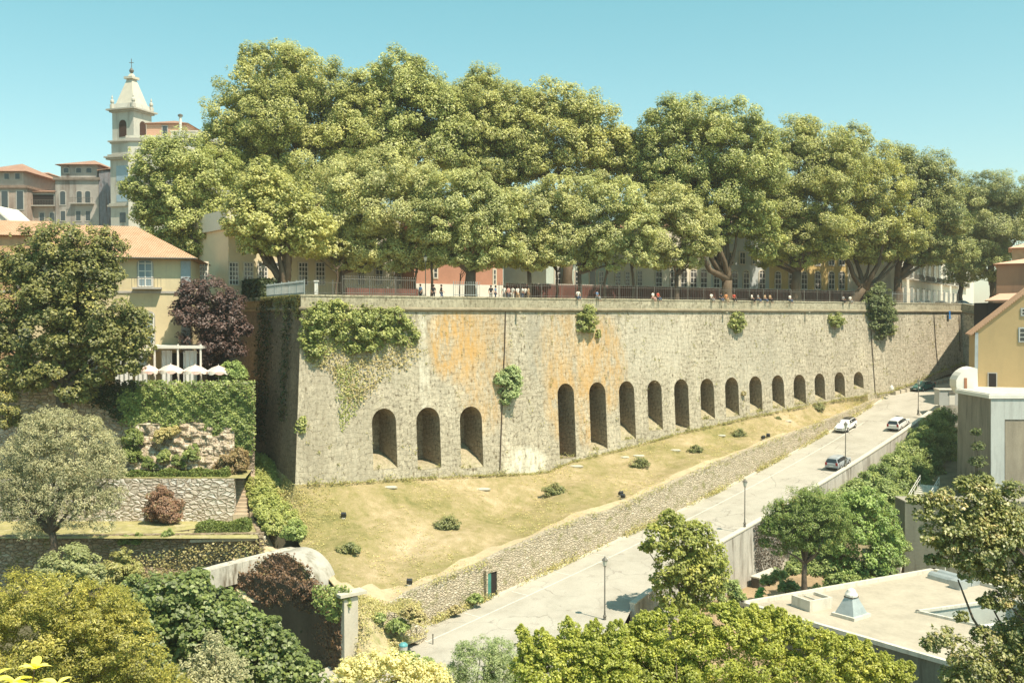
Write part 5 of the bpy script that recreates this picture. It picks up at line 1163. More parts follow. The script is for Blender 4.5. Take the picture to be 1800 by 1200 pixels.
tree("pine_tree", "round crowned pine with a straight dark trunk below the road parapet", "tree", P(1414,1042,88), [(1370,905,24),(1400,884,26),(1440,884,28),(1466,905,24),(1354,932,16),(1385,930,28),(1425,918,34),(1460,940,26),(1400,955,20),(1440,962,20),(1348,955,10),(1370,968,12),(1425,885,20),(1410,905,30),(1445,915,28),(1385,905,24),(1420,945,26),(1480,925,16),(1365,925,20)], 88, .2, pine_l, bark_m, tr=.26, fork=.45, limbs=10, seed=80, cover=1.3, sub=.26, aspect=.3, jitter=.5)
tree("garden_tree", "green leafy tree right of the pine above the flat roof", "tree", P(1515,1040,93), [(1500,890,24),(1530,880,22),(1510,930,32),(1550,918,26),(1482,960,22),(1520,975,32),(1558,968,22),(1478,1000,20),(1510,1010,20),(1545,998,18),(1574,950,14)], 93, .26, leafmat("fresh_leaf", (0.114, 0.166, 0.042), (0.187, 0.250, 0.062), (0.270, 0.322, 0.104), .28, .6), bark_m, tr=.2, seed=81, cover=1.3, sub=.3)
bush("garden_bush", "palm like spiky plant at the foot of the stained concrete wall", "plant", [(1338,1040,7),(1334,1047,6)], 92, .22, leafmat("spiky", (0.130, 0.260, 0.065), (0.195, 0.364, 0.104)), 140)
bush("garden_bush", "feathery green bush between the near tree and the concrete wall", "bush", [(1290,1035,14),(1280,1050,14),(1298,1050,12)], 84, .18, shr_m, 141)
midl = leafmat("mid_tree_leaf", (0.144, 0.161, 0.033), (0.221, 0.232, 0.049), (0.343, 0.320, 0.088), .3, .5)
tree("garden_tree", "bushy twin topped tree standing against the road in the middle", "tree", (14.0, 80, -29), [(1180,925,24),(1160,950,26),(1225,940,24),(1200,965,34),(1245,975,30),(1138,962,12),(1262,1002,20),(1190,1000,34),(1230,1015,34),(1163,1022,18),(1255,1038,16),(1182,1050,26),(1220,1058,26),(1170,1075,16),(1176,905,10)], 80, .27, midl, bark_m, tr=.3, seed=82, cover=1.25, sub=.28)
nearl = leafmat("near_tree_leaf", (0.123, 0.139, 0.039), (0.198, 0.199, 0.058), (0.420, 0.332, 0.169), .3, .9, spec=.6)
tree("foreground_tree", "nearest open branched tree with dark limbs at the right edge", "tree", (24, 38, -36), [(1700,852,16),(1722,868,26),(1758,882,20),(1650,900,20),(1690,918,34),(1740,918,38),(1785,902,20),(1640,940,20),(1672,958,24),(1720,968,34),(1768,958,34),(1800,940,30),(1750,1008,26),(1792,1020,34),(1640,985,10),(1655,1120,20),(1640,1135,14),(1692,1148,26),(1730,1118,16),(1762,1138,28),(1802,1118,36),(1720,1182,36),(1770,1190,36),(1802,1060,28),(1680,1192,20),(1815,1160,40),(1640,880,14),(1690,1085,10),(1735,1060,12),(1820,980,30),(1735,845,10),(1840,1040,50),(1850,1150,60),(1625,905,16),(1665,985,16),(1700,985,22),(1610,880,10),(1660,875,16),(1780,860,16),(1700,1010,14),(1760,1060,20),(1715,940,36),(1755,930,34)], 40, .135, nearl, bark_m, tr=.3, fork=.55, limbs=8, seed=83, cover=1.2, sub=.3, fill=.15)
fgl = leafmat("lime_green_leaf", (.16, .18, .03), (.25, .262, .045), (.35, .335, .085), .38, .5)
FG = [("left part of the lime green foreground trees, with separate upright tips", (3, 44, -36), [(918,1112,10),(925,1135,16),(928,1170,28),(952,1120,12),(965,1145,22),(1000,1105,16),(1005,1135,26),(1045,1110,16),(1040,1140,26),(980,1180,42),(1060,1180,48),(1085,1110,16),(1085,1145,28),(940,1210,40),(1020,1220,50)], 46),
      ("middle lime green foreground tree below the twin topped tree", (10, 44, -36), [(1130,1098,18),(1150,1090,14),(1120,1135,30),(1170,1120,30),(1150,1180,48),(1215,1092,20),(1230,1125,36),(1250,1175,52),(1282,1082,20),(1290,1110,32),(1200,1210,50),(1180,1075,10),(1260,1072,10)], 47),
      ("right lime green foreground tree in front of the flat roof", (16, 44, -36), [(1325,1088,20),(1340,1125,38),(1370,1102,26),(1340,1175,52),(1405,1118,28),(1440,1165,46),(1455,1130,18),(1490,1140,22),(1520,1148,18),(1510,1180,34),(1555,1172,20),(1585,1185,20),(1600,1172,8),(1400,1200,50),(1350,1076,8),(1540,1210,40)], 47)]
for i, (lab, b_, sp_, Y) in enumerate(FG):
    tree("foreground_tree", lab, "tree", b_, sp_, Y, .125, fgl, bark_m, "lime green foreground trees", tr=.22, seed=84+i, cover=1.3, sub=.25, jitter=.6, tips=3)
bush("foreground_bush", "soft grey green feathery bush at the bottom centre", "bush", [(818,1150,20),(848,1138,20),(880,1148,24),(840,1180,34),(890,1185,34),(922,1192,28),(800,1190,22),(870,1230,40)], 50, .13, leafmat("tamarisk_leaf", (0.156, 0.198, 0.083), (0.229, 0.270, 0.125), (0.312, 0.343, 0.177), .3, .5), 150, aspect=.25, cover=1.3, sub=.24)
bush("foreground_bush", "cream flowering bush at the bottom edge left of the feathery bush", "bush", [(618,1182,20),(650,1172,22),(690,1168,20),(722,1178,22),(762,1192,24),(640,1205,30),(700,1210,30),(600,1200,18)], 48, .14, leafmat("cream_blossom", (0.328, 0.296, 0.109), (0.530, 0.484, 0.265), (0.218, 0.218, 0.055), .3, 1.6), 151, cover=1.2)
bush("foreground_bush", "small green bush behind the cream flowering bush", "bush", [(715,1158,12),(735,1162,12),(750,1170,12)], 60, .16, shr_m, 152)
for i, (px, py, r_, Y) in enumerate([(1450,1000,18,93),(1470,1025,14,91),(1500,1030,16,91),(1530,1025,16,92),(1450,970,18,95),(1575,985,14,96),(1580,960,14,98),(1560,1010,12,94),(1555,940,18,100),(1590,930,12,102),(1370,1010,10,93),(1385,1030,12,90),(1350,1020,9,93),(1440,1040,12,89),(1395,1000,12,94),(1410,985,14,95)]):
    bush("understorey_bush", "green bush in the undergrowth between the pine and the lower stairs", "bush", [(px, py, r_), (px-r_*.8, py+3, r_*.7), (px+r_*.8, py+2, r_*.7)], Y, .22, shr_d if i % 2 else shr_m, 170+i, "undergrowth bushes between the pine and the stairs", cover=1.4)
C = []; N = []; rv = np.random.default_rng(12)          # dark creeper stain hanging down the parapet face
for k in range(3800):
    px = rv.uniform(1322, 1396) ; t_, p_ = onroadline(px, 930, 9.8); top = rpnt(t_, width(t_)+.55, .45); L_ = (1-abs((px-1352)/46)**2)*6+.6; z = rv.random()**1.1*L_; q_ = rside(t_)*(.08+z*.036+rv.random()*.1)
    C.append((top.x+q_.x, top.y+q_.y, top.z-z)); N.append(tuple(rside(t_)))
mesh_quads("hanging_creeper", leaves(np.array(C), np.array(N), .2, rv, .5), leafmat("dead_creeper", (.05,.04,.03), (.09,.07,.05), None, .05, .5), pe)
t_, p_ = onroadline(1346, 1030, 11.0); b_ = rpnt(t_, 10.95)
Mw = Matrix.Rotation(math.atan2(RDIR.y, RDIR.x), 3, 'Z'); MB().box(Vector((b_.x, b_.y, p_.z)), (4.2, .9, 2.5), Mw).build("dark_recess_panel", plain("dark_recess_panel", (.09, .08, .065), var=.4, streak=True), pe)  # dark box stands in for a recess at the wall foot
q = MB(); q.box(Vector((b_.x, b_.y, p_.z+1.33)), (4.5, 1.0, .14), Mw); q.build("panel_ledge", cope, pe)
# ---------------------------------------------------------------- flat roofed building
ZR = -24.0; gravel = plain("roof_gravel", (.42, .37, .29), var=.2, scale=.45, bump=.3); pconc = plain("pale_concrete", (.60, .57, .49), var=.12, scale=1.2, dirt=(.48, .44, .36)); dconc = plain("dark_streaked_concrete", (.15, .155, .12), var=.35, scale=.6, streak=True, dirt=(.07, .07, .055))  # the dark concrete is very dark with darker vertical streaks
fb_ = empty("flat_roofed_building", onz(1500,1090,ZR)+Vector((0, 0, -9)), "low building with pale gravel flat roof and a sunken courtyard", "building")
O_ = [onz(1306,1063,ZR), onz(1641,1004,ZR), onz(1900,1075,ZR), onz(1695,1176,ZR)]; H_ = [onz(1613,1076,ZR), onz(1775,1054,ZR), onz(1850,1078,ZR), onz(1757,1109,ZR)]
q = MB()
for i in range(4): q.quad(O_[i], O_[(i+1) % 4], H_[(i+1) % 4], H_[i])
q.build("roof_surface", gravel, fb_)
q = MB(); D9 = Vector((0, 0, -10))
for i in range(4): q.quad(O_[i]+Vector((0, 0, -.004)), O_[(i+1) % 4]+Vector((0, 0, -.004)), O_[(i+1) % 4]+D9, O_[i]+D9)
q.build("wall", dconc, fb_)
q = MB()
for i in range(4): q.quad(H_[i], H_[(i+1) % 4], H_[(i+1) % 4]+D9*.32, H_[i]+D9*.32)
q.poly([p+D9*.32 for p in H_]); q.build("courtyard", plain("courtyard_wall", (.44, .46, .42), var=.15), fb_)
def coping(mbx, a, b, w=.38, h=.32): d = (b-a).normalized(); mbx.box((a+b)/2+Vector((0, 0, h/2-.02)), ((b-a).length+w, w, h), Matrix.Rotation(math.atan2(d.y, d.x), 3, 'Z'))
for i in range(4): q = MB(); coping(q, O_[i], O_[(i+1) % 4]); q.build("coping", pconc, fb_); q = MB(); coping(q, H_[i], H_[(i+1) % 4], .25, .22); q.build("courtyard_kerb", pconc, fb_)
e = empty("courtyard_bench_block", H_[2].lerp(H_[3], .5)+D9*.32, "white block inside the sunken roof courtyard", "block"); c_ = (H_[0]+H_[2]*2+H_[3]*2)/5
MB().box(c_+Vector((0, 0, -1.6)), (3.0, 1.6, 2.4), Matrix.Rotation(.4, 3, 'Z')).build("block_body", white_p, e)
Mr = Matrix.Rotation(math.atan2((O_[1]-O_[0]).y, (O_[1]-O_[0]).x), 3, 'Z')
e = empty("roof_hatch", onz(1425,1070,ZR), "white concrete skylight box with a recessed top on the gravel roof", "skylight"); c_ = onz(1427,1066,ZR)
q = MB()
for sx, sy, lx, ly in ((0, -.95, 2.5, .18), (0, .95, 2.5, .18), (-1.16, 0, .18, 1.72), (1.16, 0, .18, 1.72)): q.box(c_+Mr @ Vector((sx, sy, .45)), (lx, ly, .9), Mr)
q.build("kerb_walls", pconc, e); MB().box(c_+Vector((0, 0, .6)), (2.1, 1.7, .1), Mr).build("cover", gravel, e)
q = MB(); q.box(c_+Vector((0, 0, .7)), (.08, 1.7, .12), Mr); q.build("bar", pconc, e)
e = empty("roof_chimney", onz(1496,1086,ZR), "metal clad pyramid chimney with rounded white cap on the gravel roof", "chimney"); c_ = onz(1496,1082,ZR); metal = plain("zinc_sheet", (.42, .46, .46), var=.2, metal=.4, rough=.45)
M3 = Matrix.Rotation(math.atan2((O_[3]-O_[0]).y, (O_[3]-O_[0]).x)+math.pi/2, 3, 'Z')
MB().box(c_+Vector((0, 0, .13)), (2.3, 2.1, .26), M3).build("base", pconc, e); MB().box(c_+Vector((0, 0, .26+.62)), (1.9, 1.7, 1.24), M3, taper=.42).build("pyramid", metal, e)
MB().box(c_+Vector((0, 0, 1.56)), (.85, .8, .12), M3).build("cap_plate", iron, e); MB().lathe(c_+Vector((0, 0, 1.62)), [(.5, 0), (.5, .15), (.38, .32), (.3, .5), (.12, .62), (.02, .66)], 12).build("cap", white_p, e)
e = empty("roof_ventilator", onz(1672,1022,ZR), "curved metal ventilator frames at the far corner of the gravel roof", "ventilator"); c_ = onz(1668,1023,ZR)
M4 = Matrix.Rotation(math.atan2((O_[2]-O_[1]).y, (O_[2]-O_[1]).x), 3, 'Z')
for k, (oy, zz) in enumerate(((0, .45), (1.15, .75))):
    q = MB(); prof = [(-.55, 0), (-.5, .35), (-.3, .55), (0, .62), (.3, .55), (.5, .35), (.55, 0)]
    q.prism([c_+M4 @ Vector((-1.9, oy+y, z)) for y, z in prof], M4 @ Vector((3.8, 0, 0))); q.build("hood", metal, e)
q = MB(); q.tube([c_+M4 @ Vector((-2.2, 2.2, .1)), c_+M4 @ Vector((-2.2, 2.2, 1.1)), c_+M4 @ Vector((2.6, 2.2, 1.1)), c_+M4 @ Vector((2.6, 2.2, .1))], .06, 6); q.build("frame", pconc, e)
MB().box(c_+M4 @ Vector((1.7, -.9, .35)), (1.1, 1.0, .7), M4).build("end_box", metal, e)
# dark concrete block and stairs behind the roof
sconc0 = plain("weathered_slab", (.34, .31, .25), var=.25, scale=.5)
e = empty("concrete_block", (45, 101, -30), "dark streaked concrete block behind the gravel roof, left end bare", "wall"); ca = P(1591,882,100)
MB().box((ca.x+9, 101.3, (ca.z-31)/2), (18, 2.6, ca.z+31)).build("wall_body", dconc, e)
q = MB(); q.box((ca.x+9, 101.3, ca.z+.06), (18.1, 2.7, .12)); q.build("top_slab", sconc0, e)
def stairs(name, label, a, b, w, n, rails=True):
    a = Vector(a); b = Vector(b); d = Vector((b.x-a.x, b.y-a.y, 0)); M_ = Matrix.Rotation(math.atan2(d.y, d.x), 3, 'Z'); e = empty(name, a, label, "stairs"); q = MB(); nn = Vector((-d.y, d.x, 0)).normalized()
    for k in range(n): p = a.lerp(b, (k+.5)/n); q.box(p+Vector((0, 0, -.45)), (d.length/n*1.02, w, .9+.0*k), M_)
    q.build("steps", pconc, e)
    if rails:
        for s_ in (-1, 1):
            q = MB(); o = nn*w/2*s_; q.tube([a+o+Vector((0, 0, .9)), b+o+Vector((0, 0, .95))], .035, 6); q.tube([a+o+Vector((0, 0, .5)), b+o+Vector((0, 0, .55))], .025, 6)
            for k in range(5): p = a.lerp(b, k/4)+o; q.tube([p, p+Vector((0, 0, .93))], .03, 5)
            q.build("handrail", white_p, e)
    return e
stairs("garden_stairs", "upper concrete stair flight with white handrails above the dark block", P(1614,884,111), P(1634,851,114.5), 2.1, 9)
stairs("garden_stairs", "long lower stair flight with a person at its top", P(1571,992,99), P(1587,922,106), 1.3, 16)
slab("stair_landing", [tuple(P(1575,925,105.4)+Vector((0, 0, -.05))), tuple(P(1596,925,105.4)+Vector((0, 0, -.05))), tuple(P(1610,890,110.5)+Vector((0, 0, -.1))), tuple(P(1588,895,110.5)+Vector((0, 0, -.1)))], pconc)
e = empty("retaining_wall_low", P(1560,1000,95), "low earth coloured wall at the foot of the lower stairs", "wall"); MB().box(P(1575,1010,95)+Vector((0, 0, -1)), (4.6, .5, 2.2)).build("wall_body", pink, e)
# tall concrete building with terrace ------------------------------------------------
cb = empty("concrete_terrace_building", (52, 100, -20), "tall pale concrete building with white edged terrace under the yellow house", "building")
cL, cF = P(1742,700,108), P(1687,700,115); zt5 = cL.z; lconc = plain("light_concrete", (.48, .50, .48), var=.14, scale=.8, streak=True, dirt=(.38, .39, .37)); sconc = plain("side_concrete", (.25, .23, .19), var=.25, scale=.9, streak=True, dirt=(.15, .14, .12))  # one concrete toned twice: pale for the sunlit front, dark for the shaded side
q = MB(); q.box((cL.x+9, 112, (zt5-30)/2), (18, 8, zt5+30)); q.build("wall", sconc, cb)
fx = cL.x; q = MB(); yF = 108
def fr_(px, py): p = P(px, py, yF-.12); return p
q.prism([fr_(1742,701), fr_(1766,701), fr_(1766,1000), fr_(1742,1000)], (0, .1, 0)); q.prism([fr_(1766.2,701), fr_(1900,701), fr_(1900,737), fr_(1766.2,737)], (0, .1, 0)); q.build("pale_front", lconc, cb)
q = MB(); q.prism([fr_(1767,740), fr_(1900,740), fr_(1900,1000), fr_(1767,1000)], (0, .08, 0)); q.build("opening", plain("shadowed_interior", (.30, .26, .20), var=.3, streak=True), cb)  # flat panel coloured as the shadowed interior of the opening
q = MB(); q.box((cL.x+9-.2, 111.9, zt5+.2), (18.3, 8.3, .4)); q.build("terrace_edge", white_p, cb)
q = MB(); q.box((cL.x+9-.1, 112, zt5+.44), (18.0, 7.8, .1)); q.box((cL.x+13, 121, zt5-.1), (18, 10, .5)); q.build("terrace_floor", pconc, cb)
# slit niche plants in the shaded side
tree("slim_tree", "slim dark conifer in the shade beside the tall concrete building", "tree", P(1722,905,105), [(1718,760,7),(1720,785,9),(1722,812,11),(1724,840,12),(1722,868,14),(1735,850,10)], 105, .2, leafmat("shade_conifer", (0.065, 0.085, 0.026), (0.117, 0.143, 0.039), None, .1, .5), bark_m, tr=.12, seed=90, cover=1.3)
# yellow house (gable end) with white curved wing
sand_y = plain("sand_yellow_plaster", (.46, .335, .175), var=.06, scale=.5, bump=.05, dirt=(.42, .31, .165)); gb = P(1713,686,124); 
yh = empty("gabled_house", gb, "big sand yellow gabled house at the right edge above the concrete terrace", "house")
gn = Vector((-.35, -.94, 0)).normalized(); gu = Vector((.94, -.35, 0)).normalized()
def gp(px, py): d = ray(px, py); t = (d.x*gb.y-gb.x*d.y)/(gu.x*d.y-gu.y*d.x); p = gb+gu*t; return Vector((p.x, p.y, d.z*p.y/d.y))
p1, p2 = gp(1713,584), gp(1800,517); sl = (p2.z-p1.z)/((p2-p1).to_2d().length); tt = 11
def gq(t, z): p = gb+gu*t; return Vector((p.x, p.y, z))
z0g = gb.z; bkv = -gn*9
q = MB(); q.prism([gq(0, z0g), gq(2*tt, z0g), gq(2*tt, p1.z), gq(tt, p1.z+sl*tt), gq(0, p1.z)], bkv); q.build("wall", sand_y, yh)
q = MB(); r0 = [gq(-.5, p1.z-.5*sl+.02)+gn*.25, gq(tt, p1.z+sl*tt+.03)+gn*.25, gq(2*tt+.5, p1.z-.5*sl+.02)+gn*.25]
q.prism([r0[0], r0[1], r0[1]+bkv*1.03, r0[0]+bkv*1.03], (0, 0, .14)); q.prism([r0[1]+Vector((0,0,.001)), r0[2], r0[2]+bkv*1.03, r0[1]+bkv*1.03], (0, 0, .14)); q.build("roof", tile_m, yh)
def gwin(x0, y0, x1, y1, nx=2, ny=3, mat=None, nm="window"):
    a, b, c, d = gp(x0, y1), gp(x1, y1), gp(x1, y0), gp(x0, y0)
    a.z = b.z = gp(x0, y1).z; c.z = d.z = gp(x0, y0).z
    q = MB(); ex = .13; u_ = gu*ex; z_ = Vector((0, 0, ex)); q.prism([a-u_-z_, b+u_-z_, c+u_+z_, d-u_+z_], gn*.08); f = q.build(nm, bpy.data.materials["blue_grey_trim"] if nm == "window" else trim_m, yh)
    q = MB(); q.prism([p+gn*.082 for p in (a, b, c, d)], gn*.02); q.build("pane" if nm == "window" else "leaf", mat or glass, f)
    if nx:
        q = MB(); w_ = (b-a).length; h_ = d.z-a.z
        for i in range(nx+1): p = a+gu*w_*i/nx+gn*.105; q.prism([p-gu*.035, p+gu*.035, p+gu*.035+Vector((0, 0, h_)), p-gu*.035+Vector((0, 0, h_))], gn*.02)
        for i in range(ny+1): p = a+Vector((0, 0, h_*i/ny))+gn*.106; q.prism([p-Vector((0, 0, .03)), p+gu*w_-Vector((0, 0, .03)), p+gu*w_+Vector((0, 0, .03)), p+Vector((0, 0, .03))], gn*.02)
        q.build("sash", white_p, f)
gwin(1792,577,1812,600); gwin(1796,543,1812,554, 2, 2); gwin(1738,656,1751,686, 0, 0, blackish, "door")
q = MB(); q.prism([gb+gn*.05+gu*-.02+Vector((0, 0, .05)), gb+gu*.35+gn*.05+Vector((0, 0, .05)), gb+gu*.35+gn*.05+Vector((0, 0, p1.z-z0g)), gb+gn*.05-gu*.02+Vector((0, 0, p1.z-z0g))], gn*.05); q.build("corner_pilaster", bpy.data.materials["blue_grey_trim"], yh)
wv = empty("white_wing", P(1700,695,121), "bright white outhouse with a curved roofline and tiny brown door beside the yellow house", "outhouse")
ww = plain("bright_limewash", (.80, .76, .68), var=.06, bump=.05)
out = [(1690,694),(1720,696),(1718,648),(1712,646),(1704,647),(1697,650),(1690,655),(1685,661),(1681,668),(1681,680),(1685,688)]
q = MB(); q.prism([P(x, y, 121) for x, y in out], (.6, 3.2, 0)); q.build("wall", ww, wv)
q = MB(); q.prism([P(x, y, 120.95) for x, y in ((1695,686),(1700,686),(1700,664),(1695,664))], (0, .04, 0)); q.build("door", plain("brown_red_door", (.40, .18, .10)), wv)
ub = empty("utility_cabin", P(1664,711,139), "small grey concrete cabin with a pale door at the upper end of the parapet", "cabin"); c_ = P(1664,711,140)
MB().box(c_+Vector((0, 0, 1.05)), (2.7, 2.2, 2.1), Matrix.Rotation(-.1, 3, 'Z')).build("wall", plain("cabin_render", (.50, .51, .49), var=.1), ub); MB().box(c_+Vector((0, 0, 2.17)), (2.9, 2.4, .14), Matrix.Rotation(-.1, 3, 'Z')).build("roof", pconc, ub)
MB().box(c_+Vector((.25, -1.13, .8)), (.75, .08, 1.5), Matrix.Rotation(-.1, 3, 'Z')).build("door", ww, ub)
MB().box(c_+Vector((.25, -1.17, 1.75)), (.9, .14, .28), Matrix.Rotation(-.1, 3, 'Z')).build("lintel", sconc, ub)
# end wall closing the parapet
e = empty("end_wall", P(1665,720,137), "stub concrete wall turning right at the end of the road parapet", "wall"); pe1 = rpnt(94, width(94)+.05); MB().box((pe1.x+2.3, pe1.y-.5, pe1.z-2), (5.2, .45, 5), Matrix.Rotation(-.15, 3, 'Z')).build("wall_body", conc, e)
# red brown house and neighbours
rb = plain("red_brown_plaster", (.36, .205, .125), var=.1, scale=.4, dirt=(.30, .17, .11)); coral = plain("coral_roof", (.66, .40, .28), var=.1)
A_ = P(1752,470,147); house("red_brown_house", "reddish brown rendered house with pale coral roof at the right edge", (A_.x, A_.y), (A_.x+20, A_.y-10.5), -14, P(1752,464,147).z, 18, rb, coral, 'hip', 2.0, .5)
A_ = P(1779,440,170); house("rear_coral_house", "small coral roofed house top glimpsed above the red brown house", (A_.x, A_.y), (A_.x+18, A_.y-9), 0, P(1779,436,170).z, 12, bpy.data.materials["salmon_plaster"], coral, 'hip', 2.2, .6)
e = empty("lean_to", P(1770,530,128), "coral lean-to roof over a dark gap between the red brown and yellow houses", "shed"); q = MB()
q.prism([P(1731,530,141), P(1776,529,137), P(1800,517,142), P(1757,518,146)], (0, 0, .18)); q.build("roof", coral, e)
q = MB(); q.prism([P(1735,532,141.5), P(1735,575,141.5), P(1800,575,141.5), P(1800,532,141.5)], (0, 4, 0)); q.build("wall", blackish, e)  # black box stands in for the shade under the lean-to roof
# ================================================================ plants on the great wall and on the lawn
wl_m = leafmat("wall_plant_leaf", (0.150, 0.175, 0.050), (0.250, 0.269, 0.081), (0.375, 0.362, 0.138), .22, .7)
wd_m = leafmat("wall_dark_leaf", (0.088, 0.112, 0.037), (0.138, 0.163, 0.056), None, .15, .7)
dry_m = leafmat("dry_vine", (0.250, 0.200, 0.088), (0.375, 0.325, 0.150), (0.225, 0.225, 0.075), .15, .7)
def wY(px, py): s, z = wpx(px, py); return wp(max(s, .01), z).y
def wall_bush(name, label, spec, mat, seed, leaf=.22, push=.35, group=None, **kw):
    rng = np.random.default_rng(seed); lb = []
    for px, py, r_ in spec:
        Y = wY(px, py); rr = r_*Y/1750; lb.append((P(px, py, Y-rr*push-.1), (rr, rr*.7, rr)))
    s, z = wpx(spec[0][0], spec[0][1]); e = empty(name, wp(s, z), label, "plant", group); kw.setdefault('cover', 1.7)
    crown("foliage", lb, leaf, mat, e, rng, **kw)
    q = MB(); b0 = wp(s, z-.2)
    for c, r_ in lb[:5]: bough(q, b0, Vector(c), .07, .02, rng, 4, 0, 5)
    q.build("stems", bark_m, e, smooth=True); return e
wall_bush("wall_ivy", "big green ivy mass hanging from the parapet at the wall's left corner", [(550,560,20),(545,590,16),(585,548,17),(575,575,18),(612,560,20),(600,590,14),(640,555,18),(665,562,18),(695,555,14),(635,585,18),(670,590,16),(555,618,13),(540,608,10),(620,615,12),(590,538,12),(712,572,12),(690,580,12),(705,600,10),(645,610,12),(560,545,14),(730,590,8)], wl_m, 201, .24)
ivy_px_poly = [(534,545),(560,532),(600,530),(640,545),(700,545),(722,560),(742,590),(725,610),(690,606),(660,615),(620,622),(590,610),(560,640),(535,630)]
gi = [o for o in COL.objects if o.name.startswith("wall_ivy")][-1]
ivy_px("ivy_carpet", ivy_px_poly, wY, .22, wl_m, gi, .9, .6, 204)
ivy_px("dry_vines", [(536,600),(600,590),(720,590),(742,610),(725,640),(690,650),(650,690),(620,720),(600,690),(580,650),(540,640)], wY, .22, dry_m, gi, .55, .35, 202)
ivy_px("dry_vines", [(590,640),(625,640),(640,700),(618,735),(600,760),(596,700)], wY, .2, wl_m, gi, .5, .3, 203)
wall_bush("wall_plant", "round pale green shrub growing from the wall beside the first rain pipe", [(895,665,17),(880,668,12),(908,672,12),(895,688,16),(888,705,9),(900,655,12)], leafmat("caper_leaf", (0.188, 0.237, 0.100), (0.288, 0.338, 0.150), None, .2, 1), 204)
wall_bush("wall_plant", "dark green shrub clinging under the cordon in the middle of the wall", [(1033,550,13),(1027,562,13),(1038,565,12),(1024,575,11),(1035,578,10)], wl_m, 205)
wall_bush("wall_plant", "tiny tuft just right of the shrub in the middle of the wall", [(1051,590,5),(1052,584,4)], wl_m, 206, .16)
wall_bush("wall_plant", "yellowish green shrub on the wall above the eighth recess", [(1296,560,11),(1290,570,10),(1302,572,9),(1295,580,7)], wl_m, 207)
wall_bush("wall_plant", "flat topped yellow green shrub on the wall, smallest of the high ones", [(1462,562,9),(1474,560,9),(1468,568,10),(1480,566,6)], wl_m, 208)
wall_bush("wall_plant", "large dark conifer like shrub rising over the parapet near the far end", [(1545,520,16),(1535,535,17),(1555,535,16),(1545,550,21),(1560,555,14),(1538,568,15),(1552,575,15),(1546,590,10),(1545,508,10),(1530,550,11),(1568,560,8)], wd_m, 209, .26)
wall_bush("wall_plant", "small light tuft beside the large dark conifer like shrub", [(1570,578,7),(1566,584,6)], wl_m, 210)
wall_bush("wall_plant", "small bush near the lower left corner of the wall", [(530,745,8),(527,755,8),(533,738,6)], wl_m, 211)
wall_bush("wall_plant", "tiny reddish tuft between the seventh and eighth right hand recesses", [(1307,692,4)], dry_m, 212, .16)
rngw = np.random.default_rng(77); C = []; N = []      # grass and weeds in the joints and along the foot
for k in range(330):
    s = rngw.random()*SEND; z = zb(s)+(.55-zb(s))*rngw.random()**.9
    if any(a-.3 < s < b+.3 and z < zt for a, b, zt, z0, zs in cuts): continue
    m = rngw.integers(4, 11); r_ = rngw.uniform(.08, .28)
    for j in range(m): C.append(tuple(wp(max(.05, s+rngw.normal(0, r_)), z+rngw.normal(0, r_*1.3), .05+rngw.random()*.1))); N.append(tuple(WN))
for a_, b_, zt_2, z0_, zs_ in cuts:         # tufts on the recess floors
    for k in range(rngw.integers(1, 5)):
        s = rngw.uniform(a_, b_); 
        for j in range(26): C.append(tuple(wp(s+rngw.normal(0, .22), z0_+.1+abs(rngw.normal(0, .22)), -.25+rngw.random()*.3))); N.append(tuple(WN))
nW = len(C)
for k in range(900):
    s = rngw.random()*SEND; r_ = rngw.uniform(.05, .3)*(1.5 if (math.sin(s*.9)+math.sin(s*2.3)) > .4 else .5)
    for j in range(9): C.append(tuple(wp(max(.05, s+rngw.normal(0, .2)), zb(s)+abs(rngw.normal(0, r_)), .05+rngw.random()*.5))); N.append((0, -.4, 1))
o = mesh_quads("weeds", leaves(np.array(C), np.array(N), .2, rngw, .8, .4), leafmat("joint_weeds", (0.213, 0.200, 0.075), (0.300, 0.288, 0.100), (0.188, 0.150, 0.075), .15, 1)); o["kind"] = "stuff"
C = []; N = []
for k in range(2600):                    # weeds along the foot and on top of the dry-stone wall
    t = rngw.uniform(-2, 96); side = rngw.random() < .72; dens = math.sin(t*.45)+math.sin(t*1.13)*.7
    if rngw.random() > .35+.35*dens: continue
    for j in range(8):
        if side: p = rpnt(t+rngw.normal(0, .25), -.25+rngw.random()*.4, .05+abs(rngw.normal(0, .3)))
        else: p = rpnt(t+rngw.normal(0, .25), -.5+rngw.normal(0, .2)); p.z = TOPz(t)+abs(rngw.normal(0, .12))-.25*(rngw.random() < .5)
        C.append(tuple(p)); N.append((.4, -.5, .7))
o = mesh_quads("weeds", leaves(np.array(C), np.array(N), .2, rngw, .8, .4), leafmat("roadside_weeds", (0.250, 0.237, 0.088), (0.425, 0.375, 0.163), (0.275, 0.300, 0.100), .15, .4)); o["kind"] = "stuff"
C = []; N = []
for k in range(9000):                    # tufts of the lawn
    u = rngw.random()*14; v = rngw.random(); p = lawn_pt(u, v); n_ = math.sin(p[0]*.55)+math.sin(p[1]*.4+p[0]*.2)+math.sin(p[0]*1.7+p[1])
    if n_ < rngw.normal(.3, .8): continue
    for j in range(4): C.append((p[0]+rngw.normal(0, .15), p[1]+rngw.normal(0, .15), p[2]+.05+rngw.random()*.07)); N.append((0, -.3, 1))
o = mesh_quads("grass", leaves(np.array(C), np.array(N), .15, rngw, .5, .35), leafmat("lawn_tuft", (0.275, 0.263, 0.088), (0.450, 0.388, 0.163), (0.600, 0.500, 0.250), .15, .25)); o["kind"] = "stuff"
C = []; N = []
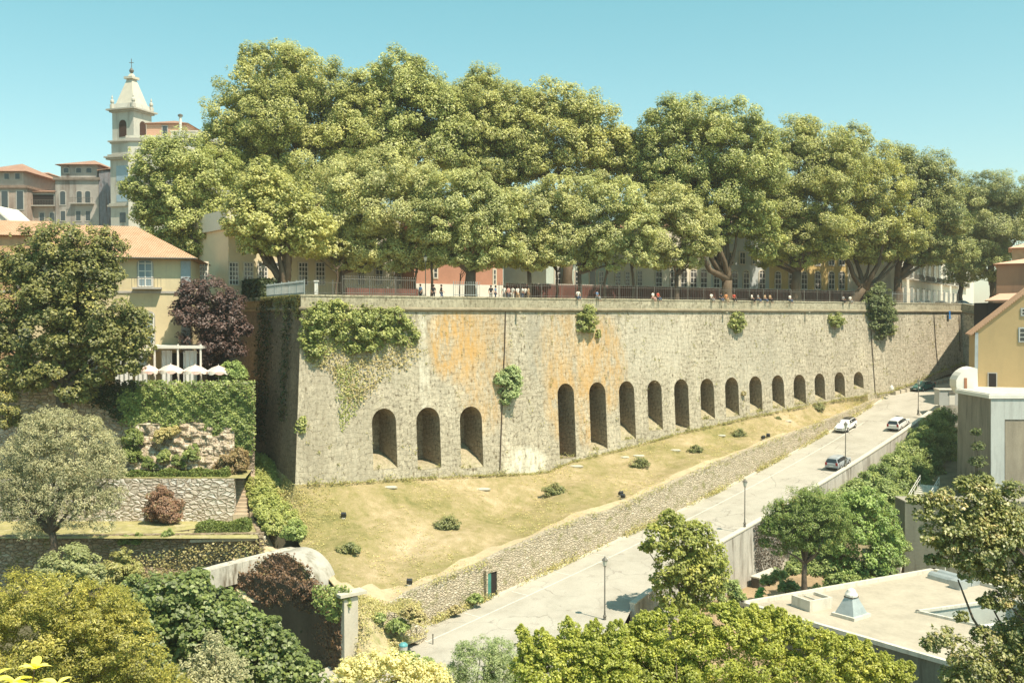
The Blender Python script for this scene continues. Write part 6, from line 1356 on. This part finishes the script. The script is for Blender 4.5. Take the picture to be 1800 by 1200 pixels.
for k in range(1500):
    i_ = rngw.integers(0, 4); j_ = rngw.integers(0, 4); u_, v_ = rngw.random(2); A_ = bank[i_][j_].lerp(bank[i_][j_+1], v_); B_ = bank[i_+1][j_].lerp(bank[i_+1][j_+1], v_); p = A_.lerp(B_, u_)
    if math.sin(p.x*2.1)+math.sin(p.z*1.7+p.x) < rngw.normal(-.2, .6): continue
    for j in range(7): C.append((p.x+rngw.normal(0, .2), p.y-.1+rngw.normal(0, .2), p.z+.08+rngw.random()*.3)); N.append((.3, -.6, .8))
o = mesh_quads("weeds", leaves(np.array(C), np.array(N), .17, rngw, .8, .4), bpy.data.materials["roadside_weeds"]); o["kind"] = "stuff"
jun = leafmat("lawn_shrub_leaf", (0.125, 0.144, 0.050), (0.200, 0.206, 0.075), (0.300, 0.250, 0.112), .15, 1)
LS = [("spiky dark shrub on the lawn nearest the vault", 612, 965, 15), ("spreading shrub on the lawn, second from the vault", 787, 920, 17), ("wide flat shrub on the lawn below the white stained patch", 974, 862, 16), ("flat olive shrub on the lawn under the first tall recesses", 1125, 814, 13),
      ("small dark shrub on the lawn near the middle of the slope", 1222, 790, 10), ("green rounded shrub on the lawn where it narrows", 1298, 762, 11), ("last leafy shrub on the narrow end of the lawn", 1439, 716, 9), ("tiny sapling like shrub on the narrow end of the lawn", 1367, 736, 5)]
for i, (lab, px, py, r_) in enumerate(LS):
    p = near_lawn(px, py+r_*.5); Y = p.y
    bush("lawn_shrub", lab, "shrub", [(px, py, r_*.62), (px-r_*.8, py+r_*.1, r_*.5), (px+r_*.8, py+r_*.05, r_*.5), (px+r_*.3, py-r_*.35, r_*.45), (px-r_*.3, py+r_*.25, r_*.45)], Y, .17, jun, 220+i, "shrubs dotted over the dry lawn", base=tuple(p), cover=1.0, sub=.5)
for i, (px, py, r_) in enumerate([(735,1085,9),(700,1100,12),(650,1110,13),(630,1140,14),(690,1130,11),(835,1052,8),(800,1072,7),(665,1085,8),(720,1075,9),(660,1150,14)]):
    labs = ["weedy bush on the bank right of the gatehouse pilaster", None]
    bush("bank_bush", "weedy bush on the scrubby bank between gatehouse and road", "bush", [(px, py, r_), (px+r_, py+2, r_*.7), (px-r_, py+3, r_*.7)], 74 if px < 760 else onroadline(px, py)[1].y-.4, .18, shr_m if i % 2 else dry_m, 240+i, "weedy bushes beside the lower road")
for px, py, l_ in ((1010,822,1.1),(1122,803,1.0),(1094,806,.8),(1190,788,.9),(1270,766,.8),(1385,742,.8),(845,858,1.2),(690,856,1.0)):
    p = near_lawn(px, py); e = empty("flat_stone", p, "pale flat stone lying in the dry grass near the wall foot", "stone", "pale flat stones near the wall foot"); MB().lathe(p-Vector((0, 0, .1)), [(l_*.7, 0), (l_*.75, .14), (l_*.6, .2), (l_*.2, .22)], 7).build("stone", kerb_m, e); e.scale = (1, .6, 1)
# low floodlights on the lawn
fl_m = plain("black_floodlight", (.035, .04, .045), rough=.4, var=.2)
def flood(px, py, label, rot=0):
    p = near_lawn(px, py); e = empty("floodlight", p, label, "floodlight", "black floodlights on the lawn"); M_ = Matrix.Rotation(rot, 3, 'Z') @ Matrix.Rotation(R(35), 3, 'X')
    MB().box(p+Vector((0, 0, .38)), (.5, .28, .38), M_, taper=.85).build("housing", fl_m, e); MB().tube([p, p+Vector((0, 0, .3))], .04, 6).build("stand", iron, e)
    MB().box(p+Vector((0, 0, .03)), (.3, .3, .06)).build("base", pconc, e)
flood(601, 914, "lone black floodlight in the open lawn near the ivy wall"); flood(719, 1031, "black floodlight at the lawn edge above the bank"); 
flood(1089, 877, "left one of a floodlight pair at the edge of the lawn", .4); flood(1099, 877, "right one of a floodlight pair at the edge of the lawn", -.4); flood(1343, 773, "left one of the farther floodlight pair by a small shrub", .4); flood(1351, 772, "right one of the farther floodlight pair by a small shrub", -.4)
# ---------------------------------------------------------------- street lamps
lglass = NT("lamp_glass"); lglass = lglass.done((.55, .55, .48), .3)
def lamp(base, h, label, group="street lamps along the road parapet", g=True):
    base = Vector(base); e = empty("street_lamp", base, label, "street lamp", group)
    MB().lathe(base, [(.20, 0), (.20, .12), (.14, .2), (.12, .6), (.16, .68), (.08, .8), (.055, 1.2), (.045, h-.75)], 8).build("pole", iron, e)
    t = base+Vector((0, 0, h-.78)); MB().lathe(t, [(.05, 0), (.12, .06), (.14, .1)], 6).build("lamp_holder", iron, e)
    MB().lathe(t+Vector((0, 0, .1)), [(.14, 0), (.24, .42)], 6).build("lantern_glass", lglass, e)
    MB().lathe(t+Vector((0, 0, .52)), [(.28, 0), (.27, .04), (.12, .2), (.05, .24), (.05, .32), (.01, .36)], 6).build("lantern_roof", iron, e)
def lamp_px(px, pyb, off, h, label): t, p = onroadline(px, pyb, off); b = rpnt(t, off); return lamp(P(px, pyb, p.y) if abs(p.z-rz(t)) < 1.2 else b, h, label)
lamp(P(1063,1097,79.5), 5.45, "nearest street lamp on the road, its foot hidden by lime green leaves")
lamp(P(1309,931,99.5), 5.1, "street lamp beside the parapet at the widest view of the road")
lamp(P(1486,818,118.5), 5.2, "street lamp in front of the white car with the black roof")
lamp(P(1614,729,139.5), 5.0, "farthest street lamp, next to the white car seen from behind")
for px, Y, top, lab in ((748,117,448,"tall thin promenade lamp in front of the terracotta building"), (463,114,462,"promenade lamp post near the white french windows"), (1012,124,452,"promenade lamp post by the teal house")):
    b = base_at(px, Y); lamp(b, P(px, top, Y).z-b[2], lab, "lamp posts of the promenade")
# bollards and a bin at the bottom of the road
for i, (px, py) in enumerate(((732,1124),(761,1134))):
    p = P(px, py, 76.5); e = empty("bollard", p, ["thin iron bollard closer to the bank", "thin iron bollard farther out on the road"][i], "bollard", "thin bollards at the bottom of the road")
    MB().lathe(p, [(.045, 0), (.045, .8), (.06, .82), (.06, .9), (.01, .93)], 8).build("shaft", iron, e); MB().lathe(p, [(.14, 0), (.12, .05), (.05, .08)], 8).build("foot", iron, e)
p = P(709,1151,72); e = empty("waste_bin", p, "small teal topped waste bin beside the cream flowering bush", "bin"); MB().lathe(p, [(.28, 0), (.32, .7)], 12).build("body", trim_m, e); MB().lathe(p+Vector((0, 0, .7)), [(.34, 0), (.33, .1), (.2, .22), (.02, .27)], 12).build("lid", plain("teal_plastic", (.10, .30, .32), rough=.4), e)
p = P(1567,686,151); e = empty("white_sack", p, "crumpled white sack dumped at the bottom of the street steps", "sack"); MB().lathe(p, [(.2, 0), (.34, .2), (.3, .5), (.18, .7), (.06, .8)], 9).build("cloth", white_p, e); MB().tube([p+Vector((0,0,.75)),p+Vector((.05,0,.9))],[.05,.09],7).build("tied_neck", white_p, e)
s_, z_ = wpx(1666,551); p = wp(s_, z_, .35); e = empty("blue_cloth", p, "small blue cloth hanging from the cordon near the far end of the wall", "cloth"); q = MB()
vs_ = [p+WU*(.3*(i-1)) + WN*(.06*math.sin(i*2+j)) + Vector((0, 0, .45-.45*j)) for j in range(4) for i in range(3)]; q.add(vs_, [(j*3+i, j*3+i+1, (j+1)*3+i+1, (j+1)*3+i) for j in range(3) for i in range(2)]); q.build("cloth", plain("blue_fabric", (.04, .20, .50)), e, smooth=True)
# ---------------------------------------------------------------- cars
tyre_m = plain("tyre_rubber", (.03, .03, .03), var=.1); rim_m = plain("wheel_rim", (.45, .45, .44), metal=.6, rough=.35, var=.05); cglass = NT("car_glass"); cglass.b.inputs["Specular IOR Level"].default_value = .8; cglass = cglass.done((.03, .035, .04), .08)
red_l = plain("tail_light_red", (.35, .02, .02), rough=.3, bump=0); head_l = NT("headlight_glass").done((.65, .66, .64), .12); plate_m = plain("number_plate", (.75, .75, .70), bump=0, var=.03); blk = plain("black_trim", (.03, .03, .03), var=.1)
def carpaint(name, col): t = NT(name); t.b.inputs["Coat Weight"].default_value = .6; t.b.inputs["Coat Roughness"].default_value = .08; return t.done(col, .35)
def car(label, loc, ang, slope, paint_m, roof_m, prof, L=4.0, Wd=1.75):
    """prof: stations from tail (0) to nose (1): (x, z_low, z_waist, z_top, half width low/waist, half width top)"""
    e = empty("parked_car", (0, 0, 0), label, "car", "cars on the steep road", local=True)
    def ring(st):
        x, zl, zw, zt, w1, w2 = st; x = (x-.5)*L
        return [(x, -w1*.86, zl), (x, -w1, zl+.16), (x, -w1*1.0, (zl+zw)/2+.05), (x, -w1*.96, zw), (x, -w2, zt-.06 if zt-zw > .15 else zt), (x, -w2*.72, zt), (x, w2*.72, zt), (x, w2, zt-.06 if zt-zw > .15 else zt), (x, w1*.96, zw), (x, w1, (zl+zw)/2+.05), (x, w1, zl+.16), (x, w1*.86, zl)]
    rings = [ring(s) for s in prof]; k = 12; vs = [p for r_ in rings for p in r_]; q = MB(); fs = []; ms = []
    for i in range(len(rings)-1):
        for j in range(k):
            j2 = (j+1) % k; fs.append((i*k+j, i*k+j2, (i+1)*k+j2, (i+1)*k+j)); ms.append(1 if j in (4, 5, 6) and prof[i][3]-prof[i][2] > .4 and prof[i+1][3]-prof[i+1][2] > .4 else 0)
    fs += [tuple(range(k)), tuple(range((len(rings)-1)*k, len(rings)*k))]; ms += [0, 0]
    q.v = vs; q.f = fs; q.m = ms; b = q.build("body", [paint_m, roof_m], e)
    # glazing: side windows, windscreen, rear window laid 8 mm proud
    P_ = {i: rings[i] for i in range(len(rings))}
    def V(i, j): return Vector(P_[i][j])
    up = [i for i, s in enumerate(prof) if s[3]-s[2] > .4]; a, z = up[0], up[-1]
    for sgn, jw, jt in ((-1, 3, 4), (1, 8, 7)):
        q = MB(); n_ = Vector((0, sgn*.012, 0))
        for i in range(a-1, z+1):
            w0, t0, w1_, t1 = V(i, jw), V(i, jt), V(i+1, jw), V(i+1, jt); l = lambda p, r_, f: p.lerp(r_, f)
            if i == a-1: w0 = w0.lerp(w1_, .45); t0 = t0.lerp(t1, .62)
            if i == z: w1_ = w0.lerp(w1_, .75); t1 = t0.lerp(t1, .45)
            q.poly([l(w0, t0, .1)+n_, l(w1_, t1, .1)+n_, l(w1_, t1, .86)+n_, l(w0, t0, .86)+n_])
        q.build("side_window", cglass, e)
    for i0, i1, nm, dx in ((z, z+1, "windscreen", 1), (a-1, a, "rear_window", -1)):
        q = MB(); A, B, C_, D = V(i0, 4), V(i0, 7), V(i1, 7 if nm == "rear_window" else 8), V(i1, 4 if nm == "rear_window" else 3)
        if nm == "rear_window": A, B = V(i0, 3), V(i0, 8)
        c = (A+B+C_+D)/4; n_ = Vector((dx*.02, 0, .02)); q.poly([c+(p-c)*.88+n_ for p in (A, B, C_, D)]); q.build(nm, cglass, e)
    for x in (.2, .8):
        for s_ in (-1, 1):
            cx, cy = (x-.5)*L, s_*(Wd/2-.09); q = MB(); q.tube([(cx, cy-.11, .32), (cx, cy-.09, .32), (cx, cy+.09, .32), (cx, cy+.11, .32)], [.29, .32, .32, .29], 16); w_ = q.build("wheel", tyre_m, e)
            MB().tube([(cx, cy+s_*.085, .32), (cx, cy+s_*.125, .32)], [.2, .17], 10).build("rim", rim_m, w_)
            MB().tube([(cx, cy-s_*.25, .36), (cx, cy+s_*.07, .36)], .37, 14).build("wheel_arch", blk, e)
    xr, xf = -L/2-.01, L/2+.01
    for s_ in (-1, 1):
        MB().box((xr+.04, s_*.66, .86), (.08, .24, .34)).build("tail_light", red_l, e); MB().box((xf-.14, s_*.62, .68), (.22, .36, .17), Matrix.Rotation(s_*-.25, 3, 'Z')).build("headlight", head_l, e)
        MB().box((L*.14, s_*(Wd/2+.06), .98), (.12, .2, .13)).build("wing_mirror", paint_m, e)
    MB().box((xr-.0, 0, .62), (.03, .5, .11)).build("number_plate", plate_m, e); MB().box((xf, 0, .45), (.03, .5, .11)).build("number_plate", plate_m, e)
    MB().box((xf-.03, 0, .58), (.06, .8, .12)).build("grille", blk, e); MB().box((xr+.06, 0, .34), (.14, 1.45, .16)).build("rear_bumper", blk, e); MB().box((xf-.08, 0, .30), (.14, 1.4, .14)).build("front_bumper", blk, e)
    e.location = loc; e.rotation_mode = 'XYZ'
    e.rotation_euler = (Matrix.Rotation(ang, 4, 'Z') @ Matrix.Rotation(-slope, 4, 'Y')).to_euler()
    return e
hatch = [(0,.36,.80,.84,.70,.66),(.02,.26,.92,.98,.84,.66),(.10,.24,.94,1.44,.87,.60),(.3,.24,.94,1.50,.875,.62),(.52,.24,.93,1.46,.875,.60),(.74,.24,.92,.96,.87,.72),(.93,.26,.74,.80,.84,.70),(1,.34,.58,.62,.66,.55)]
wagon = [(0,.36,.84,.88,.72,.68),(.015,.26,.95,1.0,.84,.68),(.07,.24,.96,1.50,.87,.61),(.3,.24,.96,1.56,.875,.63),(.55,.24,.95,1.50,.875,.61),(.76,.24,.93,.97,.87,.74),(.94,.26,.76,.82,.84,.72),(1,.34,.60,.64,.68,.55)]
saloon = [(0,.36,.78,.82,.70,.64),(.03,.26,.88,.92,.83,.66),(.15,.24,.90,.94,.86,.70),(.27,.24,.91,1.36,.87,.57),(.45,.24,.91,1.42,.87,.60),(.58,.24,.90,1.36,.87,.58),(.74,.24,.88,.92,.86,.72),(.94,.26,.72,.77,.82,.70),(1,.34,.58,.62,.66,.55)]
wp_, sp__, gp__, bp_ = carpaint("white_car_paint", (.78, .77, .73)), carpaint("silver_car_paint", (.36, .39, .41)), carpaint("green_car_paint", (.015, .11, .10)), carpaint("black_car_paint", (.02, .02, .022))
RANG = math.atan2(RDIR.y, RDIR.x)
def road_car(label, px, py, off, up, paint_m, roof_m, prof, L, W_=1.75, dyaw=0):
    t, p = onroadline(px, py, off); b = rpnt(t, off, .012); sl = math.atan2(rz(t+2)-rz(t-2), 4)
    return car(label, b, RANG+dyaw+(0 if up else math.pi), sl if up else -sl, paint_m, roof_m, prof, L, W_)
c1 = road_car("white hatchback with black roof facing down the road on the lawn side", 1487, 748, 1.35, False, wp_, bp_, hatch, 4.1)
c2 = road_car("white estate car seen from behind close to the parapet", 1580, 744, 7.6, True, wp_, wp_, wagon, 4.3)
c3 = road_car("silver hatchback seen from behind beside the parapet, lowest on the road", 1474, 818, 7.7, True, sp__, sp__, wagon, 4.0)
t_ = 104.5; b_ = rpnt(t_, 1.6, .012); c4 = car("dark green saloon facing down beside the street steps", b_, math.atan2(WU.y, WU.x)+math.pi-.05, -math.atan2(rz(t_+2)-rz(t_-2), 4), gp__, gp__, saloon, 4.3)
for px, Y, pm, lab in ((1628,196,wp_,"white car parked behind the far end of the railing"), (1655,206,bp_,"dark car parked between two pale cars behind the far railing"), (1692,200,sp__,"pale silver car parked at the far right of the promenade")):
    p = base_at(px, Y, 1.56); c = car(lab, p, R(20), 0, pm, pm, saloon, 4.3); c["group"] = "cars parked behind the far railing"; 
# ---------------------------------------------------------------- people
skin_m = plain("skin", (.42, .24, .16), var=.08, bump=0); hair_m = plain("dark_hair", (.03, .02, .015), var=.2)
CL = {k: plain(k+"_cloth", v, var=.1, scale=4, bump=0) for k, v in {"white": (.74,.71,.64), "black": (.03,.03,.035), "blue": (.12,.20,.32), "red": (.48,.08,.05), "tan": (.48,.33,.19), "pink": (.62,.36,.30), "denim": (.08,.12,.20), "grey": (.28,.28,.27), "orange": (.60,.26,.10)}.items()}
def skinned(name, verts, edges, radii, mat, parent, root=0, sub=1):
    me = bpy.data.meshes.new(name); me.from_pydata(verts, edges, []); o = bpy.data.objects.new(name, me); COL.objects.link(o)
    sk = o.modifiers.new("s", 'SKIN'); sk.use_smooth_shade = True
    for i, r_ in enumerate(radii): d = me.skin_vertices[0].data[i]; d.radius = r_ if hasattr(r_, '__len__') else (r_, r_); d.use_root = (i == root)
    if sub: m = o.modifiers.new("d", 'SUBSURF'); m.levels = sub; m.render_levels = sub
    dg = bpy.context.evaluated_depsgraph_get(); new = bpy.data.meshes.new_from_object(o.evaluated_get(dg)); new.name = name
    bpy.data.objects.remove(o); bpy.data.meshes.remove(me); new.materials.clear(); new.materials.append(mat)
    o2 = bpy.data.objects.new(name, new); COL.objects.link(o2); o2.parent = parent; return o2
POSE = {"stand": dict(hip=.93, kl=(.10,.02,.50), kr=(-.10,-.02,.50), fl=(.11,0,.07), fr=(-.12,.02,.07), tl=(.12,-.16,.04), tr=(-.13,-.14,.04), el=(.26,.02,1.14), er=(-.26,.02,1.14), hl=(.25,-.10,.92), hr=(-.24,-.14,.95), lean=0),
        "walk": dict(hip=.92, kl=(.10,-.16,.52), kr=(-.10,.06,.49), fl=(.10,-.30,.09), fr=(-.10,.34,.12), tl=(.10,-.45,.06), tr=(-.10,.22,.04), el=(.25,.12,1.15), er=(-.25,-.06,1.15), hl=(.22,.22,.95), hr=(-.22,-.26,1.0), lean=.02),
        "sit": dict(hip=.12, kl=(.12,-.44,.14), kr=(-.13,-.42,.14), fl=(.12,-.46,-.28), fr=(-.12,-.40,-.28), tl=(.12,-.60,-.33), tr=(-.12,-.54,-.33), el=(.27,-.06,.38), er=(-.27,-.08,.38), hl=(.18,-.30,.22), hr=(-.16,-.32,.22), lean=-.05)}
PROTO = {}
def make_person(pose, top, bot):
    key = (pose, top, bot)
    q = POSE[pose]; h = q['hip']; ln = q['lean']
    e = empty("person", (0, 0, 0), "person", "person", "people along the promenade", local=True)
    B = [(0, 0, h), (0, ln*.5, h+.22), (0, ln, h+.42), (0, ln, h+.55), (0, ln-.01, h+.63), (0, ln-.02, h+.72), (0, ln-.02, h+.82),
         (.10, 0, h-.03), q['kl'], q['fl'], q['tl'], (-.10, 0, h-.03), q['kr'], q['fr'], q['tr'],
         (.18, ln, h+.50), q['el'], q['hl'], (-.18, ln, h+.50), q['er'], q['hr']]
    E = [(0,1),(1,2),(2,3),(3,4),(4,5),(5,6),(0,7),(7,8),(8,9),(9,10),(0,11),(11,12),(12,13),(13,14),(3,15),(15,16),(16,17),(3,18),(18,19),(19,20)]
    rad = [(.14,.11),(.13,.10),(.15,.11),(.10,.085),.05,.085,.075,.085,.055,.038,.028,.085,.055,.038,.028,.055,.04,.028,.055,.04,.028]
    # fingers: short chains leaving each palm
    for hnd in (17, 20):
        hx, hy, hz = B[hnd]; sx = 1 if hx > 0 else -1; pi_ = len(B); B.append((hx, hy-.05, hz-.05)); E.append((hnd, pi_)); rad.append(.026)
        for f in range(4): B.append((hx+(f-1.5)*.02, hy-.09-.01*(f % 2), hz-.10-.01*(f in (1, 2)))); E.append((pi_, len(B)-1)); rad.append(.009)
        B.append((hx-sx*.045, hy-.07, hz-.05)); E.append((pi_, len(B)-1)); rad.append(.011)
    skinned("body", B, E, rad, skin_m, e)
    tB = [B[0], B[1], B[2], B[3], B[15], tuple(Vector(B[15]).lerp(Vector(B[16]), .8)), B[18], tuple(Vector(B[18]).lerp(Vector(B[19]), .8))]
    skinned("shirt", tB, [(0,1),(1,2),(2,3),(3,4),(4,5),(3,6),(6,7)], [(.155,.125),(.15,.12),(.17,.13),(.10,.095),.075,.06,.075,.06], CL[top], e)
    pB = [B[0], B[7], B[8], tuple(Vector(B[8]).lerp(Vector(B[9]), .85)), B[11], B[12], tuple(Vector(B[12]).lerp(Vector(B[13]), .85))]
    skinned("trousers", pB, [(0,1),(1,2),(2,3),(0,4),(4,5),(5,6)], [(.15,.12),.10,.075,.06,.10,.075,.06], CL[bot], e)
    hc = Vector(B[5]); MB().lathe(hc+Vector((0, .015, .02)), [(.085, -.06), (.108, 0), (.108, .08), (.085, .135), (.03, .155)], 12).build("hair", hair_m, e, smooth=True)
    q_ = MB(); q_.box(hc+Vector((0, -.10, -.0)), (.025, .04, .04)); q_.build("nose", skin_m, e)
    return e
def person(pose, top, bot, loc, rz_, label, group="people along the promenade", sc=1.0):
    key = (pose, top, bot)
    if key not in PROTO: PROTO[key] = e = make_person(pose, top, bot)
    else: e = copy_tree(PROTO[key])
    e.location = loc; e.rotation_euler = (0, 0, rz_); e.scale = (sc, sc, sc); e["label"] = label
    if group: e["group"] = group
    elif "group" in e: del e["group"]
    return e
FW = math.atan2(WN.y, WN.x)+math.pi/2    # facing outwards over the wall
def prom(px, out, z=1.55): s = s_of(px, 505, -out); p = WO+WU*s-WN*out; return (p.x, p.y, z)
SP = [("stand","blue","black",739,4,"person in blue standing left of the thin promenade lamp"), ("stand","black","black",762,5,"person in black by the young tree at the terracotta wall"), ("walk","black","denim",776,4,"person in black walking right of the young tree"),
 ("stand","black","grey",863,3,"leftmost of the gathered people, dressed in black"), ("stand","blue","denim",871,3.2,"person in blue beside the one in black right of the thick trunk"), ("stand","white","grey",886,3,"person in white at the left end of the white group"),
 ("stand","pink","denim",894,3.4,"person in pink among the people in white"), ("stand","white","white",901,3,"person all in white at the centre of the group"), ("walk","white","tan",910,3.2,"person in white shirt and tan trousers turning away"),
 ("stand","white","denim",918,3,"person in white shirt and jeans near the group's right end"), ("stand","white","black",923,3.5,"person in white shirt and black trousers near the group's right end"), ("stand","tan","tan",929,3,"rightmost of the gathered people, dressed in tan")]
for i, (ps, tp, bt_, px, out, lab) in enumerate(SP): person(ps, tp, bt_, prom(px, out, 1.56), FW+(i*1.3 % 3)-1.5, lab, None)
ST = [("white","denim",1016,"person in white sitting on the parapet below the lamp by the teal house"), ("blue","grey",1049,"person in blue sitting on the parapet right of the middle wall shrub"), ("white","pink",1147,"person in white and pink sitting alone with a companion in red"), ("red","denim",1156,"person in red sitting beside the one in white and pink"),
 ("white","grey",1250,"person in white sitting left of the row of sitters under the forked plane"), ("black","denim",1267,"person in black in the row of sitters under the forked plane"), ("orange","tan",1276,"person in orange between black and red shirted sitters"), ("red","black",1290,"person in red with black trousers sitting under the forked plane"),
 ("white","black",1321,"person in bright white shirt sitting apart from the others"), ("grey","denim",1332,"person in grey between the bright white and the tan shirts"), ("tan","denim",1344,"left one of two tan shirted sitters side by side"), ("tan","black",1353,"right one of two tan shirted sitters side by side"), ("white","denim",1388,"person in white and jeans sitting right of the tan shirted pair"), ("grey","black",1482,"person in grey sitting under the leaning plane tree"), ("white","grey",1494,"person in white sitting under the leaning plane tree")]
for i, (tp, bt_, px, lab) in enumerate(ST): person("sit", tp, bt_, prom(px, -.03, 2.02), FW+((i*.7) % .8)-.4, lab, None)
p = P(1582,925,105.8); person("walk", "black", "grey", (p.x, p.y, p.z+.12), 0.3, "person in black at the top of the lower garden stairs", None)
p = P(325,668,99.8); person("sit", "black", "denim", (p.x-.9, p.y, zf+.45), 1.2, "person in black seated at the cafe table near the pavilion post", None); 
e = empty("cafe_chair", (p.x-.9, p.y, zf), "dark cafe chair under the seated person near the pavilion post", "chair"); MB().box((p.x-.9, p.y, zf+.42), (.44, .44, .05)).build("seat", tab_m, e)
for sx in (-.18, .18):
    for sy in (-.18, .18): MB().tube([(p.x-.9+sx, p.y+sy, zf), (p.x-.9+sx, p.y+sy, zf+.42)], .018, 5).build("leg", iron, e)
MB().box((p.x-1.12, p.y, zf+.66), (.04, .42, .46)).build("backrest", tab_m, e)
# ---------------------------------------------------------------- big yellowing leaves right in front, bottom left
bl = leafmat("big_yellow_leaf", (0.475, 0.425, 0.075), (0.650, 0.587, 0.150), None, .35, 3, spec=.5)
e = empty("foreground_branch", P(40,1260,6), "large yellow green leaves poking in at the bottom left corner", "branch")
rngb = np.random.default_rng(9); q = MB()
for (cx, cy) in ((60,1178),(22,1200),(100,1205),(-10,1190),(62,1215)):
    c = P(cx, cy, 6+rngb.normal(0, .15)); q.tube([P(40,1290,6.1), c.lerp(P(40,1290,6.1), .4)+Vector((0, .02, .01)), c], [.008, .006, .004], 6)
q.build("twigs", bark_m, e); q = MB()
for (cx, cy, n) in ((62,1175,7),(22,1198,7),(100,1203,6),(-10,1190,5),(62,1212,6)):
    c = P(cx, cy, 6+rngb.normal(0, .15))
    for k in range(n):
        a = 2*math.pi*k/n+rngb.normal(0, .25); el = rngb.uniform(-.1, .75); d = Vector((math.cos(a)*math.cos(el), math.sin(a)*math.cos(el)*.8, math.sin(el))).normalized(); s_ = d.cross(Vector((0, 0, 1))).normalized(); u_ = s_.cross(d); L = rngb.uniform(.10, .15); m = 6; rows = []
        for i in range(m+1):
            t = i/m; w = L*.20*math.sin(math.pi*t**.8)*(1 if t < 1 else 0)+.0005; p = c+d*(L*t)-Vector((0, 0, .35*L*t*t)); rows.append([p-s_*w+u_*w*.35, p, p+s_*w+u_*w*.35])
        q.add([v for r_ in rows for v in r_], [(i*3+j, i*3+j+1, (i+1)*3+j+1, (i+1)*3+j) for i in range(m) for j in range(2)])
q.build("leaves", bl, e, smooth=True)
print("LEAVES", LEAFCOUNT[0])
# ---------------------------------------------------------------- thin haze volume added to lift the dark tones
q = MB(); q.box((0, 700, 20), (1900, 1500, 122)); hz = q.build("haze", bpy.data.materials.new("haze_air")); hz["kind"] = "stuff"
hm = bpy.data.materials["haze_air"]; hm.use_nodes = True; hm.node_tree.nodes.clear()
ho = hm.node_tree.nodes.new("ShaderNodeOutputMaterial"); hv = hm.node_tree.nodes.new("ShaderNodeVolumePrincipled")
hv.inputs["Color"].default_value = (1, .97, .90, 1); hv.inputs["Density"].default_value = .0003; hv.inputs["Anisotropy"].default_value = .3
hm.node_tree.links.new(hv.outputs[0], ho.inputs["Volume"])
